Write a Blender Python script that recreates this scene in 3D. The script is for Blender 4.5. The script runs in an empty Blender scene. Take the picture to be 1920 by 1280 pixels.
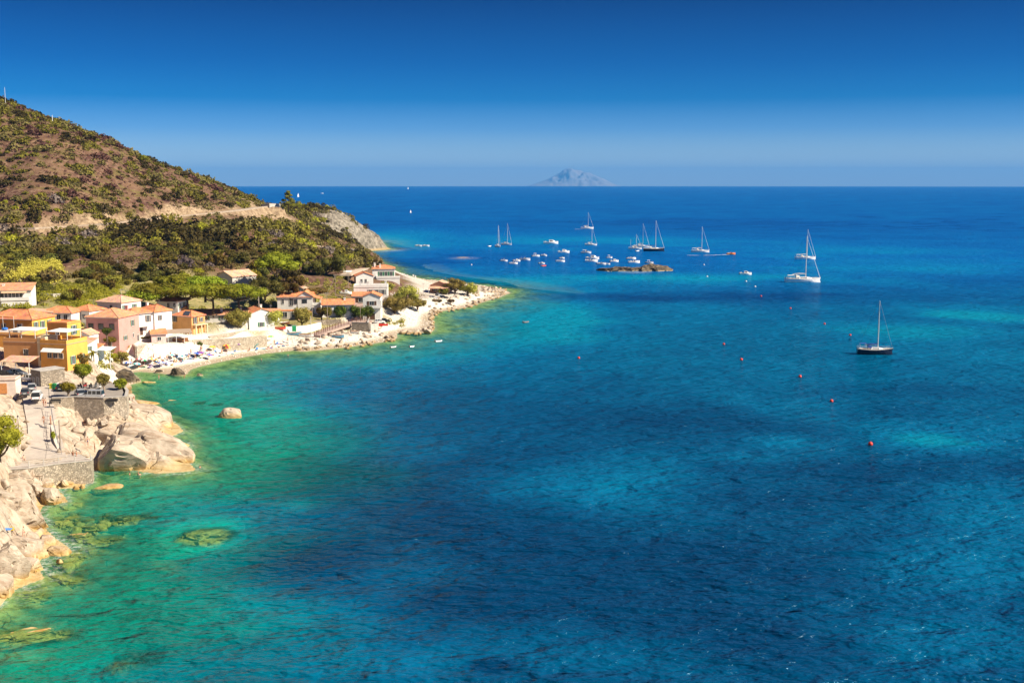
import bpy, bmesh, math, random
import numpy as np
from mathutils import Vector, Matrix, Euler, noise as mnoise
R = math.radians
scene = bpy.context.scene
C = scene.collection
# ------------------------------------------------------------------ camera
F = 2133.333; EYE = 341.0; CAMZ = 54.0; RE = 7.4e6
PITCH = math.atan((640 - EYE) / F)
cam = bpy.data.cameras.new('camera'); cam.lens = 40.0; cam.sensor_width = 36.0
cam.clip_start = 1.0; cam.clip_end = 400000.0
camo = bpy.data.objects.new('camera', cam); C.objects.link(camo)
camo.location = (0, 0, CAMZ); camo.rotation_euler = (R(90) - PITCH, 0, 0)
scene.camera = camo
# ------------------------------------------------------------------ sky, sun, exposure
SUN_AZ = R(108); SUN_EL = R(40)          # azimuth clockwise from +Y
world = bpy.data.worlds.new("World"); scene.world = world; world.use_nodes = True
nt = world.node_tree; N = nt.nodes; L = nt.links
bg = N['Background']; bg.inputs[1].default_value = 0.1
sky = N.new('ShaderNodeTexSky'); sky.sky_type = 'NISHITA'; sky.sun_disc = False
sky.sun_elevation = SUN_EL; sky.sun_rotation = SUN_AZ; sky.altitude = 50; sky.air_density = 1.0; sky.dust_density = 0.4; sky.ozone_density = 2.5
tc = N.new('ShaderNodeTexCoord'); sx = N.new('ShaderNodeSeparateXYZ'); L.new(tc.outputs['Generated'], sx.inputs[0])
mr = N.new('ShaderNodeMapRange'); mr.inputs[1].default_value = -0.02; mr.inputs[2].default_value = 0.70
L.new(sx.outputs[2], mr.inputs[0])
rp = N.new('ShaderNodeValToRGB'); L.new(mr.outputs[0], rp.inputs[0])
SKYRAMP = [(-0.02,(.56,.66,.90)),(0.0,(.56,.66,.90)),(0.02,(.38,.52,.80)),(0.045,(.13,.31,.66)),(0.07,(.006,.178,.47)),(0.10,(.0,.118,.36)),(0.155,(.0,.055,.20)),(0.70,(.03,.14,.34))]
cr = rp.color_ramp
for i, (e, c) in enumerate(SKYRAMP):
    pos = (e + 0.02) / 0.72
    el = cr.elements[i] if i < 2 else cr.elements.new(pos)
    el.position = pos
for i, (e, c) in enumerate(SKYRAMP):
    cr.elements[i].position = (e + 0.02) / 0.72; cr.elements[i].color = (*c, 1)
mx = N.new('ShaderNodeMix'); mx.data_type = 'RGBA'; mx.blend_type = 'MULTIPLY'; mx.inputs[0].default_value = 1
L.new(sky.outputs[0], mx.inputs[6]); L.new(rp.outputs[0], mx.inputs[7])
L.new(mx.outputs[2], bg.inputs[0])
sl = bpy.data.lights.new('sun', 'SUN'); sl.energy = 5.0; sl.angle = R(0.53); sl.color = (1.0, 0.88, 0.70)
so = bpy.data.objects.new('sun', sl); C.objects.link(so)
sd = Vector((math.sin(SUN_AZ) * math.cos(SUN_EL), math.cos(SUN_AZ) * math.cos(SUN_EL), math.sin(SUN_EL)))
so.rotation_euler = (-sd).to_track_quat('-Z', 'Y').to_euler(); so.location = (300, 100, 300)
vs = scene.view_settings; vs.view_transform = 'Standard'; vs.look = 'None'; vs.gamma = 1; vs.use_curve_mapping = False
vs.exposure = 1.0
scene.render.engine = 'CYCLES'
scene.cycles.transparent_max_bounces = 16
scene.cycles.max_bounces = 6
# ------------------------------------------------------------------ pixel -> place helpers (photo pixels, 1920 wide)
_f = Vector((0, math.cos(PITCH), -math.sin(PITCH))); _u = Vector((0, math.sin(PITCH), math.cos(PITCH))); _r = Vector((1, 0, 0))
CP = Vector((0, 0, CAMZ))
def ray(px, py): return _r * (px - 960) + _u * (640 - py) + _f * F
def PX(px, py, z=0.0):
    d = ray(px, py); t = (z - CAMZ) / d.z; return CP + d * t
def PD(px, py, D):
    d = ray(px, py); return CP + d * (D / d.y)
def SEA(px, py):
    d = ray(px, py); hr = math.hypot(d.x, d.y); a = -d.z / hr
    q = a * a - 2 * CAMZ / RE
    r = RE * (a - math.sqrt(max(q, 0)))
    return Vector((d.x / hr * r, d.y / hr * r, -r * r / (2 * RE)))
def scl(px, py, z=0):      # photo pixels per metre there
    p = PX(px, py, z) - CP; return F / p.dot(_f)
def lin(c):
    if isinstance(c, str):
        c = c.lstrip('#'); c = [int(c[i:i + 2], 16) / 255 for i in (0, 2, 4)]
        return tuple(((x + .055) / 1.055) ** 2.4 if x > .04045 else x / 12.92 for x in c)
    return tuple(c)
# ------------------------------------------------------------------ tagging
def tag(o, label=None, cat=None, group=None, kind=None):
    if label: o['label'] = label
    if cat: o['category'] = cat
    if group: o['group'] = group
    if kind: o['kind'] = kind
    return o
def thing(name, label, cat, loc=(0, 0, 0), rz=0, group=None):
    o = bpy.data.objects.new(name, None); C.objects.link(o); o.empty_display_size = 1
    o.location = loc; o.rotation_euler = (0, 0, rz); return tag(o, label, cat, group)
kids = {}
def meshobj(name, me, parent=None, loc=None, rot=None):
    o = bpy.data.objects.new(name, me); C.objects.link(o)
    if parent: o.parent = parent; kids.setdefault(parent.name, []).append(o)
    if loc is not None: o.location = loc
    if rot is not None: o.rotation_euler = rot
    return o
def dup(root, loc, rz=None, label=None, group=None, scale=None, recolor=None):
    r = root.copy(); C.objects.link(r); r.location = loc
    if rz is not None: r.rotation_euler = (0, 0, rz)
    if label: r['label'] = label
    if group: r['group'] = group
    if scale: r.scale = (scale,) * 3 if not isinstance(scale, tuple) else scale
    for ch in kids.get(root.name, []):
        c = ch.copy(); C.objects.link(c); c.parent = r; kids.setdefault(r.name, []).append(c)
        for g in kids.get(ch.name, []):
            d = g.copy(); C.objects.link(d); d.parent = c; kids.setdefault(c.name, []).append(d)
    if recolor:
        for c in kids.get(r.name, []):
            k = c.name.split('.')[0]
            if k in recolor:
                c.material_slots[0].link = 'OBJECT'; c.material_slots[0].material = recolor[k]
    return r
# ------------------------------------------------------------------ mesh builder
class MB:
    def __init__(s): s.v = []; s.f = []
    def add(s, vs, fs):
        b = len(s.v); s.v += [tuple(v) for v in vs]; s.f += [tuple(b + i for i in f) for f in fs]; return s
    def box(s, x0, x1, y0, y1, z0, z1):
        return s.add([(x0,y0,z0),(x1,y0,z0),(x1,y1,z0),(x0,y1,z0),(x0,y0,z1),(x1,y0,z1),(x1,y1,z1),(x0,y1,z1)],
                     [(0,3,2,1),(4,5,6,7),(0,1,5,4),(1,2,6,5),(2,3,7,6),(3,0,4,7)])
    def prism(s, pts, z0, z1):
        n = len(pts)
        return s.add([(p[0], p[1], z0) for p in pts] + [(p[0], p[1], z1) for p in pts],
                     [tuple(range(n - 1, -1, -1)), tuple(range(n, 2 * n))] + [(i, (i + 1) % n, n + (i + 1) % n, n + i) for i in range(n)])
    def tube(s, pts, rad, n=6, cap=True):
        pts = [Vector(p) for p in pts]
        if not isinstance(rad, (list, tuple)): rad = [rad] * len(pts)
        vs = []; up = Vector((0.01, 0.02, 1))
        for i, p in enumerate(pts):
            t = (pts[min(i + 1, len(pts) - 1)] - pts[max(i - 1, 0)])
            t = t.normalized() if t.length > 1e-9 else Vector((0, 0, 1))
            a = t.cross(Vector((0, 1, 0.01)) if abs(t.z) > .9 else up).normalized(); b = t.cross(a)
            for k in range(n):
                q = 2 * math.pi * k / n; vs.append(p + (a * math.cos(q) + b * math.sin(q)) * rad[i])
        fs = [(i * n + k, i * n + (k + 1) % n, (i + 1) * n + (k + 1) % n, (i + 1) * n + k) for i in range(len(pts) - 1) for k in range(n)]
        if cap: fs += [tuple(range(n - 1, -1, -1)), tuple(range((len(pts) - 1) * n, len(pts) * n))]
        return s.add(vs, fs)
    def loft(s, rings, closed=True, cap=True):
        n = len(rings[0]); vs = [p for r in rings for p in r]
        m = n if closed else n - 1
        fs = [(i * n + k, i * n + (k + 1) % n, (i + 1) * n + (k + 1) % n, (i + 1) * n + k) for i in range(len(rings) - 1) for k in range(m)]
        if cap: fs += [tuple(range(n - 1, -1, -1)), tuple(range((len(rings) - 1) * n, len(rings) * n))]
        return s.add(vs, fs)
    def ball(s, c, r, n=8, m=6, rz=None, z0=-1.0):
        rz = rz or r; rings = []
        for i in range(m + 1):
            a = -math.pi / 2 + math.pi * i / m
            zz = max(math.sin(a), z0)
            rings.append([(c[0] + r * math.cos(a) * math.cos(2 * math.pi * k / n), c[1] + r * math.cos(a) * math.sin(2 * math.pi * k / n), c[2] + rz * zz) for k in range(n)])
        return s.loft(rings, cap=False)
    def mesh(s, name, mat, smooth=False):
        me = bpy.data.meshes.new(name); me.from_pydata(s.v, [], s.f)
        if mat: me.materials.append(mat)
        bm = bmesh.new(); bm.from_mesh(me); bmesh.ops.recalc_face_normals(bm, faces=bm.faces); bm.to_mesh(me); bm.free()
        if smooth: me.polygons.foreach_set('use_smooth', [True] * len(me.polygons))
        me.update(); return me
    def build(s, name, mat, parent=None, smooth=False): return meshobj(name, s.mesh(name, mat, smooth), parent)
def np_mesh(name, verts, faces, mat, smooth=False):
    me = bpy.data.meshes.new(name); nv = len(verts); nf = len(faces); k = faces.shape[1]
    me.vertices.add(nv); me.vertices.foreach_set('co', np.asarray(verts, dtype=np.float32).ravel())
    me.loops.add(nf * k); me.loops.foreach_set('vertex_index', np.asarray(faces, dtype=np.int32).ravel())
    me.polygons.add(nf); me.polygons.foreach_set('loop_start', np.arange(0, nf * k, k, dtype=np.int32))
    me.polygons.foreach_set('loop_total', np.full(nf, k, dtype=np.int32))
    if smooth: me.polygons.foreach_set('use_smooth', np.ones(nf, dtype=bool))
    me.update(calc_edges=True)
    if mat: me.materials.append(mat)
    return me
# ------------------------------------------------------------------ materials
MATS = {}
def newmat(name):
    m = bpy.data.materials.new(name); m.use_nodes = True; return m, m.node_tree.nodes, m.node_tree.links, m.node_tree.nodes['Principled BSDF']
def mixc(N, L, fac, a, b, blend='MIX'):
    x = N.new('ShaderNodeMix'); x.data_type = 'RGBA'; x.blend_type = blend
    for s, val in ((x.inputs[0], fac), (x.inputs[6], a), (x.inputs[7], b)):
        if hasattr(val, 'is_output') or hasattr(val, 'links'): L.new(val, s)
        elif isinstance(val, (int, float)): s.default_value = val
        else: s.default_value = (*val, 1) if len(val) == 3 else val
    return x.outputs[2]
def noise(N, L, scale, detail=3, rough=.5, vec=None, dist=0):
    n = N.new('ShaderNodeTexNoise'); n.inputs['Scale'].default_value = scale; n.inputs['Detail'].default_value = detail
    n.inputs['Roughness'].default_value = rough; n.inputs['Distortion'].default_value = dist
    if vec is None:
        g = N.get('GEO') or N.new('ShaderNodeNewGeometry'); g.name = 'GEO'; vec = g.outputs['Position']
    L.new(vec, n.inputs['Vector']); return n.outputs[0]
def mrange(N, L, val, a, b, c=0., d=1.):
    m = N.new('ShaderNodeMapRange'); L.new(val, m.inputs[0])
    for i, x in enumerate((a, b, c, d)): m.inputs[i + 1].default_value = x
    return m.outputs[0]
def bump(N, L, b, h, strength, dist):
    n = N.new('ShaderNodeBump'); n.inputs['Strength'].default_value = strength; n.inputs['Distance'].default_value = dist
    L.new(h, n.inputs['Height']); L.new(n.outputs[0], b.inputs['Normal']); return n
def M(name, col, rough=.7, var=.12, scale=1.2, spec=.3, metal=0, bmp=0, bscale=8, fine=0):
    """painted / plain surface with uneven colour and a little relief"""
    if name in MATS: return MATS[name]
    m, N, L, b = newmat(name); c = lin(col)
    n = noise(N, L, scale, 4, .6)
    f = mrange(N, L, n, .3, .7)
    dk = tuple(x * (1 - var) for x in c); lt = tuple(min(x * (1 + var), .95) for x in c)
    o = mixc(N, L, f, dk, lt)
    if fine:
        n2 = noise(N, L, bscale, 3, .6); o = mixc(N, L, mrange(N, L, n2, .35, .7, 0, fine), o, tuple(x * .55 for x in c))
    L.new(o, b.inputs['Base Color']); b.inputs['Roughness'].default_value = rough
    b.inputs['Specular IOR Level'].default_value = spec; b.inputs['Metallic'].default_value = metal
    if bmp: bump(N, L, b, noise(N, L, bscale, 4, .6), bmp, .1)
    MATS[name] = m; return m
def stucco(name, col):
    if name in MATS: return MATS[name]
    m, N, L, b = newmat(name); c = lin(col)
    f = mrange(N, L, noise(N, L, .5, 5, .65), .3, .7)
    o = mixc(N, L, f, tuple(x * .86 for x in c), tuple(min(x * 1.08, .9) for x in c))
    mp = N.new('ShaderNodeMapping'); mp.inputs['Scale'].default_value = (1.6, 1.6, .25)
    g = N.get('GEO'); L.new(g.outputs['Position'], mp.inputs[0])
    st = mrange(N, L, noise(N, L, 1.0, 4, .7, mp.outputs[0]), .55, .8, 0, .35)
    o = mixc(N, L, st, o, tuple(x * .55 for x in c))
    L.new(o, b.inputs['Base Color']); b.inputs['Roughness'].default_value = .85; b.inputs['Specular IOR Level'].default_value = .2
    bump(N, L, b, noise(N, L, 6, 4, .6), .3, .04); MATS[name] = m; return m
def rooftile(name, col):
    if name in MATS: return MATS[name]
    m, N, L, b = newmat(name); c = lin(col)
    f = mrange(N, L, noise(N, L, .6, 5, .7), .3, .7)
    o = mixc(N, L, f, tuple(x * .7 for x in c), tuple(min(x * 1.25, .9) for x in c))
    v = N.new('ShaderNodeTexVoronoi'); v.inputs['Scale'].default_value = 2.6; g = N.get('GEO'); L.new(g.outputs['Position'], v.inputs[0])
    o = mixc(N, L, .35, o, v.outputs['Color'], 'SOFT_LIGHT')
    o = mixc(N, L, mrange(N, L, noise(N, L, 1.7, 4, .7), .55, .75, 0, .5), o, (.42, .36, .28))
    L.new(o, b.inputs['Base Color']); b.inputs['Roughness'].default_value = .85; b.inputs['Specular IOR Level'].default_value = .2
    w = N.new('ShaderNodeTexWave'); w.inputs['Scale'].default_value = 1.5; w.inputs['Distortion'].default_value = .6
    t = N.new('ShaderNodeTexCoord'); L.new(t.outputs['Object'], w.inputs[0]); bump(N, L, b, w.outputs[1], .7, .08)
    MATS[name] = m; return m
def stone(name, col, bs=1.4, mortar=.5):
    if name in MATS: return MATS[name]
    m, N, L, b = newmat(name); c = lin(col)
    v = N.new('ShaderNodeTexVoronoi'); v.feature = 'DISTANCE_TO_EDGE'; v.inputs['Scale'].default_value = bs
    g = N.new('ShaderNodeNewGeometry'); g.name = 'GEO'; L.new(g.outputs['Position'], v.inputs[0])
    v2 = N.new('ShaderNodeTexVoronoi'); v2.inputs['Scale'].default_value = bs; L.new(g.outputs['Position'], v2.inputs[0])
    hs = N.new('ShaderNodeSeparateColor'); L.new(v2.outputs['Color'], hs.inputs[0])
    o = mixc(N, L, hs.outputs[0], tuple(x * .68 for x in c), tuple(min(1, x * 1.35) for x in c))
    o = mixc(N, L, mrange(N, L, noise(N, L, .4, 4, .6), .4, .75, 0, .5), o, (c[0] * .7, c[1] * .62, c[2] * .5))
    e = mrange(N, L, v.outputs['Distance'], 0, .09)
    o = mixc(N, L, e, tuple(x * mortar for x in c), o)
    L.new(o, b.inputs['Base Color']); b.inputs['Roughness'].default_value = .9; b.inputs['Specular IOR Level'].default_value = .15
    bump(N, L, b, e, .8, .12); MATS[name] = m; return m
def leafmat(name, c1, c2, c3=None, trans=.25):
    if name in MATS: return MATS[name]
    m, N, L, b = newmat(name)
    c1, c2 = lin(c1), lin(c2)
    f = mrange(N, L, noise(N, L, .22, 3, .6), .32, .68)
    o = mixc(N, L, f, c1, c2)
    f2 = mrange(N, L, noise(N, L, 1.9, 2, .6), .3, .75)
    o = mixc(N, L, f2, mixc(N, L, .5, o, tuple(x * .45 for x in c1)), mixc(N, L, .45, o, lin(c3) if c3 else tuple(min(1, x * 1.9) for x in c2)))
    oi = N.new('ShaderNodeObjectInfo'); hv = N.new('ShaderNodeHueSaturation'); L.new(o, hv.inputs['Color'])
    L.new(mrange(N, L, oi.outputs['Random'], 0, 1, .455, .52), hv.inputs['Hue']); L.new(mrange(N, L, oi.outputs['Random'], 0, 1, .6, 1.45), hv.inputs['Value'])
    L.new(hv.outputs[0], b.inputs['Base Color']); b.inputs['Roughness'].default_value = .75; b.inputs['Specular IOR Level'].default_value = .15
    tr = N.new('ShaderNodeBsdfTranslucent'); L.new(hv.outputs[0], tr.inputs[0])
    ms = N.new('ShaderNodeMixShader'); ms.inputs[0].default_value = trans
    L.new(b.outputs[0], ms.inputs[1]); L.new(tr.outputs[0], ms.inputs[2])
    L.new(ms.outputs[0], N['Material Output'].inputs['Surface']); MATS[name] = m; return m
# ------------------------------------------------------------------ numpy noise
def _hash(ix, iy, seed):
    h = (ix.astype(np.int64) * 374761393 + iy.astype(np.int64) * 668265263 + seed * 1274126177) & 0x7fffffff
    h = ((h ^ (h >> 13)) * 1274126177) & 0x7fffffff
    return ((h ^ (h >> 16)) & 0xffff) / 65535.0
def vnoise(x, y, seed=0):
    ix = np.floor(x); iy = np.floor(y); fx = x - ix; fy = y - iy
    fx = fx * fx * (3 - 2 * fx); fy = fy * fy * (3 - 2 * fy)
    a = _hash(ix, iy, seed); b = _hash(ix + 1, iy, seed); c = _hash(ix, iy + 1, seed); d = _hash(ix + 1, iy + 1, seed)
    return (a * (1 - fx) + b * fx) * (1 - fy) + (c * (1 - fx) + d * fx) * fy
def fbm(x, y, oct=4, seed=0, gain=.5):
    s = 0; a = 1; t = 0
    for i in range(oct):
        s = s + a * vnoise(x * 2 ** i, y * 2 ** i, seed + i * 7); t += a; a *= gain
    return s / t
def sstep(a, b, x): t = np.clip((x - a) / (b - a), 0, 1); return t * t * (3 - 2 * t)
# ================================================================== TERRAIN
def P2(px, py, z=0): p = PX(px, py, z); return (p.x, p.y)
shore_px = [(-400,1650),(-220,1330),(-80,1200),(0,1137),(22,1108),(60,1092),(84,1084),(70,1060),(78,1046),(130,1034),(128,1024),(104,1008),(86,990),(74,962),(82,947),(104,946),(128,940),(118,926),(100,912),(118,916),(150,914),(166,905),(172,884),(196,878),(224,874),(262,884),(296,888),(346,885),(369,881),(354,866),(340,846),(342,834),(322,818),(345,808),(334,796),(308,782),(286,771),(258,759),(243,746),(238,734),(238,723),(258,718),(261,708),(246,698),(264,697),(290,699),(318,702),(350,702),(358,692),(380,686),(414,678),(455,670),(496,663),(551,657),(567,659),(605,656),(641,652),(702,644),(730,639),(745,634),(744,625),(763,621),(790,624),(812,621),(815,610),(805,596),(824,584),(850,580),(878,576),(913,564),(940,556),(957,549),(946,543),(905,535),(860,529),(800,524),(748,514),(728,500),(708,488),(690,478),(678,471),(700,470),(734,467)]
shore = [P2(*p) for p in shore_px]
shore += [(-108, 965), (-122, 1050), (-190, 1200), (-350, 1400), (-1300, 1500), (-1300, 60), (-300, 40)]
SH = np.array(shore)
def sdist(x, y):
    x = np.asarray(x, float); y = np.asarray(y, float)
    n = len(SH); best = np.full(x.shape, 1e18); ins = np.zeros(x.shape, bool)
    for i in range(n):
        ax, ay = SH[i]; bx, by = SH[(i + 1) % n]
        dx, dy = bx - ax, by - ay
        t = np.clip(((x - ax) * dx + (y - ay) * dy) / (dx * dx + dy * dy), 0, 1)
        best = np.minimum(best, (x - ax - t * dx) ** 2 + (y - ay - t * dy) ** 2)
        c = ((ay > y) != (by > y))
        if dy != 0: ins ^= c & (x < ax + (y - ay) / dy * dx)
    return np.where(ins, 1, -1) * np.sqrt(best)
ctrl = [  # px, py, z
(-60,1130,5),(10,1100,3),(40,1060,3.2),(30,1000,5),(0,960,7),(-100,1000,10),(55,970,2.6),(90,932,2.2),(20,905,6),(100,890,2.6),(160,893,1.3),
(20,875,4.2),(-60,880,5),(100,862,4.2),(160,860,4.0),(75,830,5.4),(86,790,7.6),(78,765,9.2),(70,745,10),(60,725,10.3),(100,735,10),(170,748,10),(225,748,9.8),
(20,790,10.5),(0,830,8.5),(30,760,11),(-80,800,13),(130,805,6.2),(106,790,7.6),(112,815,6.5),(120,838,5.0),(180,800,5.4),(235,795,4.4),(258,775,3),(300,800,2.3),(320,808,1.5),(200,835,4.2),(250,835,3.5),(130,850,3.4),(175,866,1.6),(320,850,2.0),
(205,722,7),(150,700,8),(100,690,9.5),(50,690,10.5),(0,700,11.5),(0,745,12),(-80,720,14),(225,715,4.5),
(50,668,10.6),(110,668,9.6),(150,670,8.3),(175,672,6.8),(200,676,4.6),(225,688,2.6),(250,688,1.8),
(300,684,1.4),(350,672,2.1),(400,668,1.5),(480,650,1.7),(420,650,2.6),(560,642,1.9),(620,634,2.0),(500,636,2.6),(690,632,1.6),
(270,652,6.5),(330,640,6.3),(380,630,6),(450,622,5.5),(520,616,4),(560,616,3.5),(600,606,4),(650,600,4.2),(690,606,3),(720,610,2.4),(760,600,2.1),(800,588,1.8),(850,570,2),(900,556,2),(930,550,1.3),
(0,640,13),(100,625,12),(160,610,11.5),(250,605,9.5),(300,600,8.8),(350,590,9),(430,592,7.5),(500,590,7),(560,582,7.2),(620,590,6),(700,585,5),(760,572,4),(820,550,3.3),(870,545,3),
(0,585,15.5),(-120,585,17),(100,580,15.5),(200,565,15),(240,548,16.5),(300,560,13.5),(400,570,11),(480,570,9.5),(540,555,11),(600,558,9.5),(650,548,9.2),(700,540,9),(740,530,7.5),(790,532,4.5),
(0,530,20.5),(-150,530,23),(100,530,20),(200,520,20.5),(300,520,18.7),(400,520,17.5),(470,520,15.5),(560,520,15),(640,515,14.5),(690,512,12),(720,503,9),
(0,480,26),(-150,480,29),(100,480,25.7),(200,480,25),(300,480,24),(400,480,23),(500,478,22.5),(600,480,20),(660,478,16),(690,483,9),
(0,432,32.5),(-150,435,34),(100,427,33),(200,420,34),(300,409,35.3),(400,400,37),(450,393,38),(490,387,39),(520,387,38.6),(450,420,34.5),(550,422,32),(590,440,27)]
ctrlD = [  # px, py, distance
(0,380,545),(0,300,590),(0,240,620),(0,186,650),(-150,380,540),(-150,240,600),(-150,130,650),(100,400,535),(100,330,575),(100,262,615),(100,222,645),(200,390,565),(200,330,605),(200,262,655),
(300,385,605),(300,345,640),(300,304,685),(400,375,660),(400,342,712),(450,353,735),(482,376,740),(350,322,700),(250,282,670),(50,200,648),
(-150,170,770),(0,232,770),(100,270,770),(200,310,770),(300,350,790),(400,380,810),(470,402,840),(540,400,760),
(560,400,850),(595,393,880),(625,391,900),(650,400,905),(668,412,910),(690,432,915),(710,450,918),(600,425,800),(640,432,850),(660,450,862),(640,415,875),(625,400,960),(560,420,980)]
CT = [];
for px, py, z in ctrl: p = PX(px, py, z); CT.append((p.x, p.y, z))
for px, py, D in ctrlD: p = PD(px, py, D); CT.append((p.x, p.y, p.z))
CT += [(-250, 1200, 10), (-600, 1300, 10), (-900, 700, 160), (-700, 900, 70), (-800, 400, 110), (-500, 250, 60), (-300, 120, 40),(-600,650,130),(-500,550,90)]
CT = np.array(CT); _S = 100.0
def _phi(r2): return np.where(r2 > 1e-12, .5 * r2 * np.log(np.maximum(r2, 1e-12)), 0)
_n = len(CT); _X = CT[:, :2] / _S
_A = np.zeros((_n + 3, _n + 3)); _d2 = ((_X[:, None] - _X[None]) ** 2).sum(-1)
_A[:_n, :_n] = _phi(_d2) + np.eye(_n) * 1e-3
_A[:_n, _n] = 1; _A[:_n, _n + 1:] = _X; _A[_n, :_n] = 1; _A[_n + 1:, :_n] = _X.T
_w = np.linalg.solve(_A, np.concatenate([CT[:, 2], np.zeros(3)]))
def tps(x, y):
    xs = x / _S; ys = y / _S; o = _w[_n] + _w[_n + 1] * xs + _w[_n + 2] * ys
    for i in range(_n): o = o + _w[i] * _phi((xs - _X[i, 0]) ** 2 + (ys - _X[i, 1]) ** 2)
    return o
pads = []      # (x, y, radius, z) flattened building ground, filled by the house table
# the hill road, as points in place
road_px = [(-160,436,34),(-60,432,33.2),(0,430,32.6),(60,428,33),(120,425,33.1),(180,421,33.8),(240,415,34.5),(300,408,35.4),(350,403.5,36.2),(400,399,37),(445,394,37.8),(480,389,38.5),(497,387.5,38.8),(520,388,38.6)]
road_w = [PX(*p) for p in road_px]
rw = [PX(62,716,10.45), PX(72,742,10.15), PX(74,768,9.3), PX(80,795,7.6), PX(84,820,6.0), PX(83,842,5.0), PX(80,860,4.5)]
def polydist(x, y, pts):
    best = np.full(np.shape(x), 1e18); zz = np.zeros(np.shape(x)); side = np.zeros(np.shape(x))
    for i in range(len(pts) - 1):
        a, b = pts[i], pts[i + 1]; dx, dy = b[0] - a[0], b[1] - a[1]; l2 = dx * dx + dy * dy
        t = np.clip(((x - a[0]) * dx + (y - a[1]) * dy) / l2, 0, 1)
        d = (x - a[0] - t * dx) ** 2 + (y - a[1] - t * dy) ** 2
        m = d < best; best = np.where(m, d, best); zz = np.where(m, a[2] + t * (b[2] - a[2]), zz)
        side = np.where(m, ((x - a[0]) * dy - (y - a[1]) * dx) / math.sqrt(l2), side)
    return np.sqrt(best), zz, side
def zones(x, y, d):
    """granite, pebble, head-rock weights"""
    n = (fbm(x / 12, y / 12, 3, 5) - .5)
    gran = sstep(298, 288, y + n * 4)
    gran = gran * np.where(x > -400, 1, 0)
    peb = sstep(24, 15, d + n * 14) * sstep(290, 298, y) * sstep(700, 640, y)
    head = sstep(25, 15, d * .55 + n * 14) * sstep(720, 800, y)
    return gran, peb, head
def height(x, y, detail=True):
    x = np.asarray(x, float); y = np.asarray(y, float)
    d = sdist(x, y); T = tps(x, y)
    gran, peb, head = zones(x, y, d)
    n1 = fbm(x / 26, y / 26, 4, 3) - .5; n2 = fbm(x / 5, y / 5, 4, 11) - .5
    hill = sstep(330, 420, y) * sstep(30, 60, d)
    T = T + hill * (n1 * 4.5 + n2 * 1.2)
    for (a, b, r, z) in pads:
        w = sstep(r + 6, r, np.hypot(x - a, y - b)); T = T * (1 - w) + (z - .05) * w
    if detail:
        # granite: tilted slabs parted by creases
        ca, sa = math.cos(R(28)), math.sin(R(28)); u = x * ca + y * sa; v = -x * sa + y * ca
        wx = (fbm(x / 9, y / 9, 3, 21) - .5) * 6
        r1 = np.abs(fbm((u + wx) / 14, (v + wx) / 5.5, 3, 31) - .5) * 2
        r2 = np.abs(fbm((u + wx) / 5, (v - wx) / 2.2, 3, 41) - .5) * 2
        bl = fbm((u + wx) / 9, v / 4, 2, 51)
        st = np.floor(bl * 7) / 7 + sstep(.0, .35, (bl * 7) % 1) / 7
        g = gran * sstep(0, 9, d)
        T = T + g * (-2.2 * sstep(.10, .0, r1) - .9 * sstep(.09, .0, r2) + (st - .5) * 5.0 + n2 * .9)
        hr = head * sstep(0, 8, d); T = T + hr * (-3.0 * sstep(.14, 0, r1) + n2 * 3 - 1.2 * sstep(.12, 0, r2))
        T = T + peb * n2 * .5
    w = 10 * np.maximum(peb, 0) + 6 * (1 - peb)
    land = np.maximum(T, .5) * sstep(0, 1, np.clip(d / w, 0, 1) * .85 + .0) 
    land = np.maximum(land, .04 + np.clip(d, 0, 3) * .08)
    dr, rz, sd_ = polydist(x, y, road_w)
    wr = sstep(7, 3.2, dr); land = land * (1 - wr) + (rz - .15) * wr
    dr, rz, sd_ = polydist(x, y, rw); wr = sstep(5.2, 3.4, dr); land = land * (1 - wr) + (rz - .12) * wr
    slope = .13 + .2 * sstep(330, 300, y) + .1 * head
    sn = fbm(x / 7, y / 7, 4, 61)
    sea = -np.minimum(-d * slope, 10.) - .05
    sea = sea + sstep(1, 10, -d) * (sn - .5) * 3.2 * sstep(60, 25, -d)
    sea = np.minimum(sea, -.06)
    return np.where(d > 0, land, sea)
def H(x, y): return float(height(np.array([x]), np.array([y]))[0])
def G(px, py):
    """where the sight line of a photo pixel first meets the land or water"""
    d = ray(px, py); ts = np.concatenate([np.arange(70, 1250, 1.5)]) / d.y
    X = d.x * ts; Y = d.y * ts; Z = CAMZ + d.z * ts
    hh = np.maximum(height(X, Y), 0); k = np.argmax(Z < hh)
    if not (Z < hh).any(): return PX(px, py, 0)
    k = max(k, 1); a = Z[k - 1] - hh[k - 1]; b = hh[k] - Z[k]; t = a / (a + b + 1e-9); tt = ts[k - 1] + (ts[k] - ts[k - 1]) * t
    return Vector((d.x * tt, d.y * tt, max(0, CAMZ + d.z * tt)))
# ================================================================== BUILDINGS
WHITE = stucco('white_stucco', (.74, .72, .68)); CREAM = stucco('cream_stucco', (.74, .62, .40)); YEL = stucco('ochre_stucco', (.80, .40, .09))
ORG = stucco('orange_stucco', (.70, .36, .14)); PINK = stucco('pink_stucco', (.62, .30, .26)); LPINK = stucco('pale_pink_stucco', (.70, .50, .46)); GREYW = stucco('grey_stucco', (.52, .49, .44))
TILE = rooftile('terracotta_tiles', (.66, .26, .12)); TILE2 = rooftile('worn_terracotta_tiles', (.64, .31, .17)); TILE3 = rooftile('faded_terracotta_tiles', (.66, .39, .26))
STONE = stone('rubble_stone', (.34, .29, .23), 2.6, .62); STONEL = stone('pale_rubble_stone', (.48, .41, .32), 2.4, .68)
PANE = M('window_glass', (.03, .035, .045), .15, .2, 1, .6); FRAME = M('window_frame_paint', (.62, .60, .55), .5)
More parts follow.
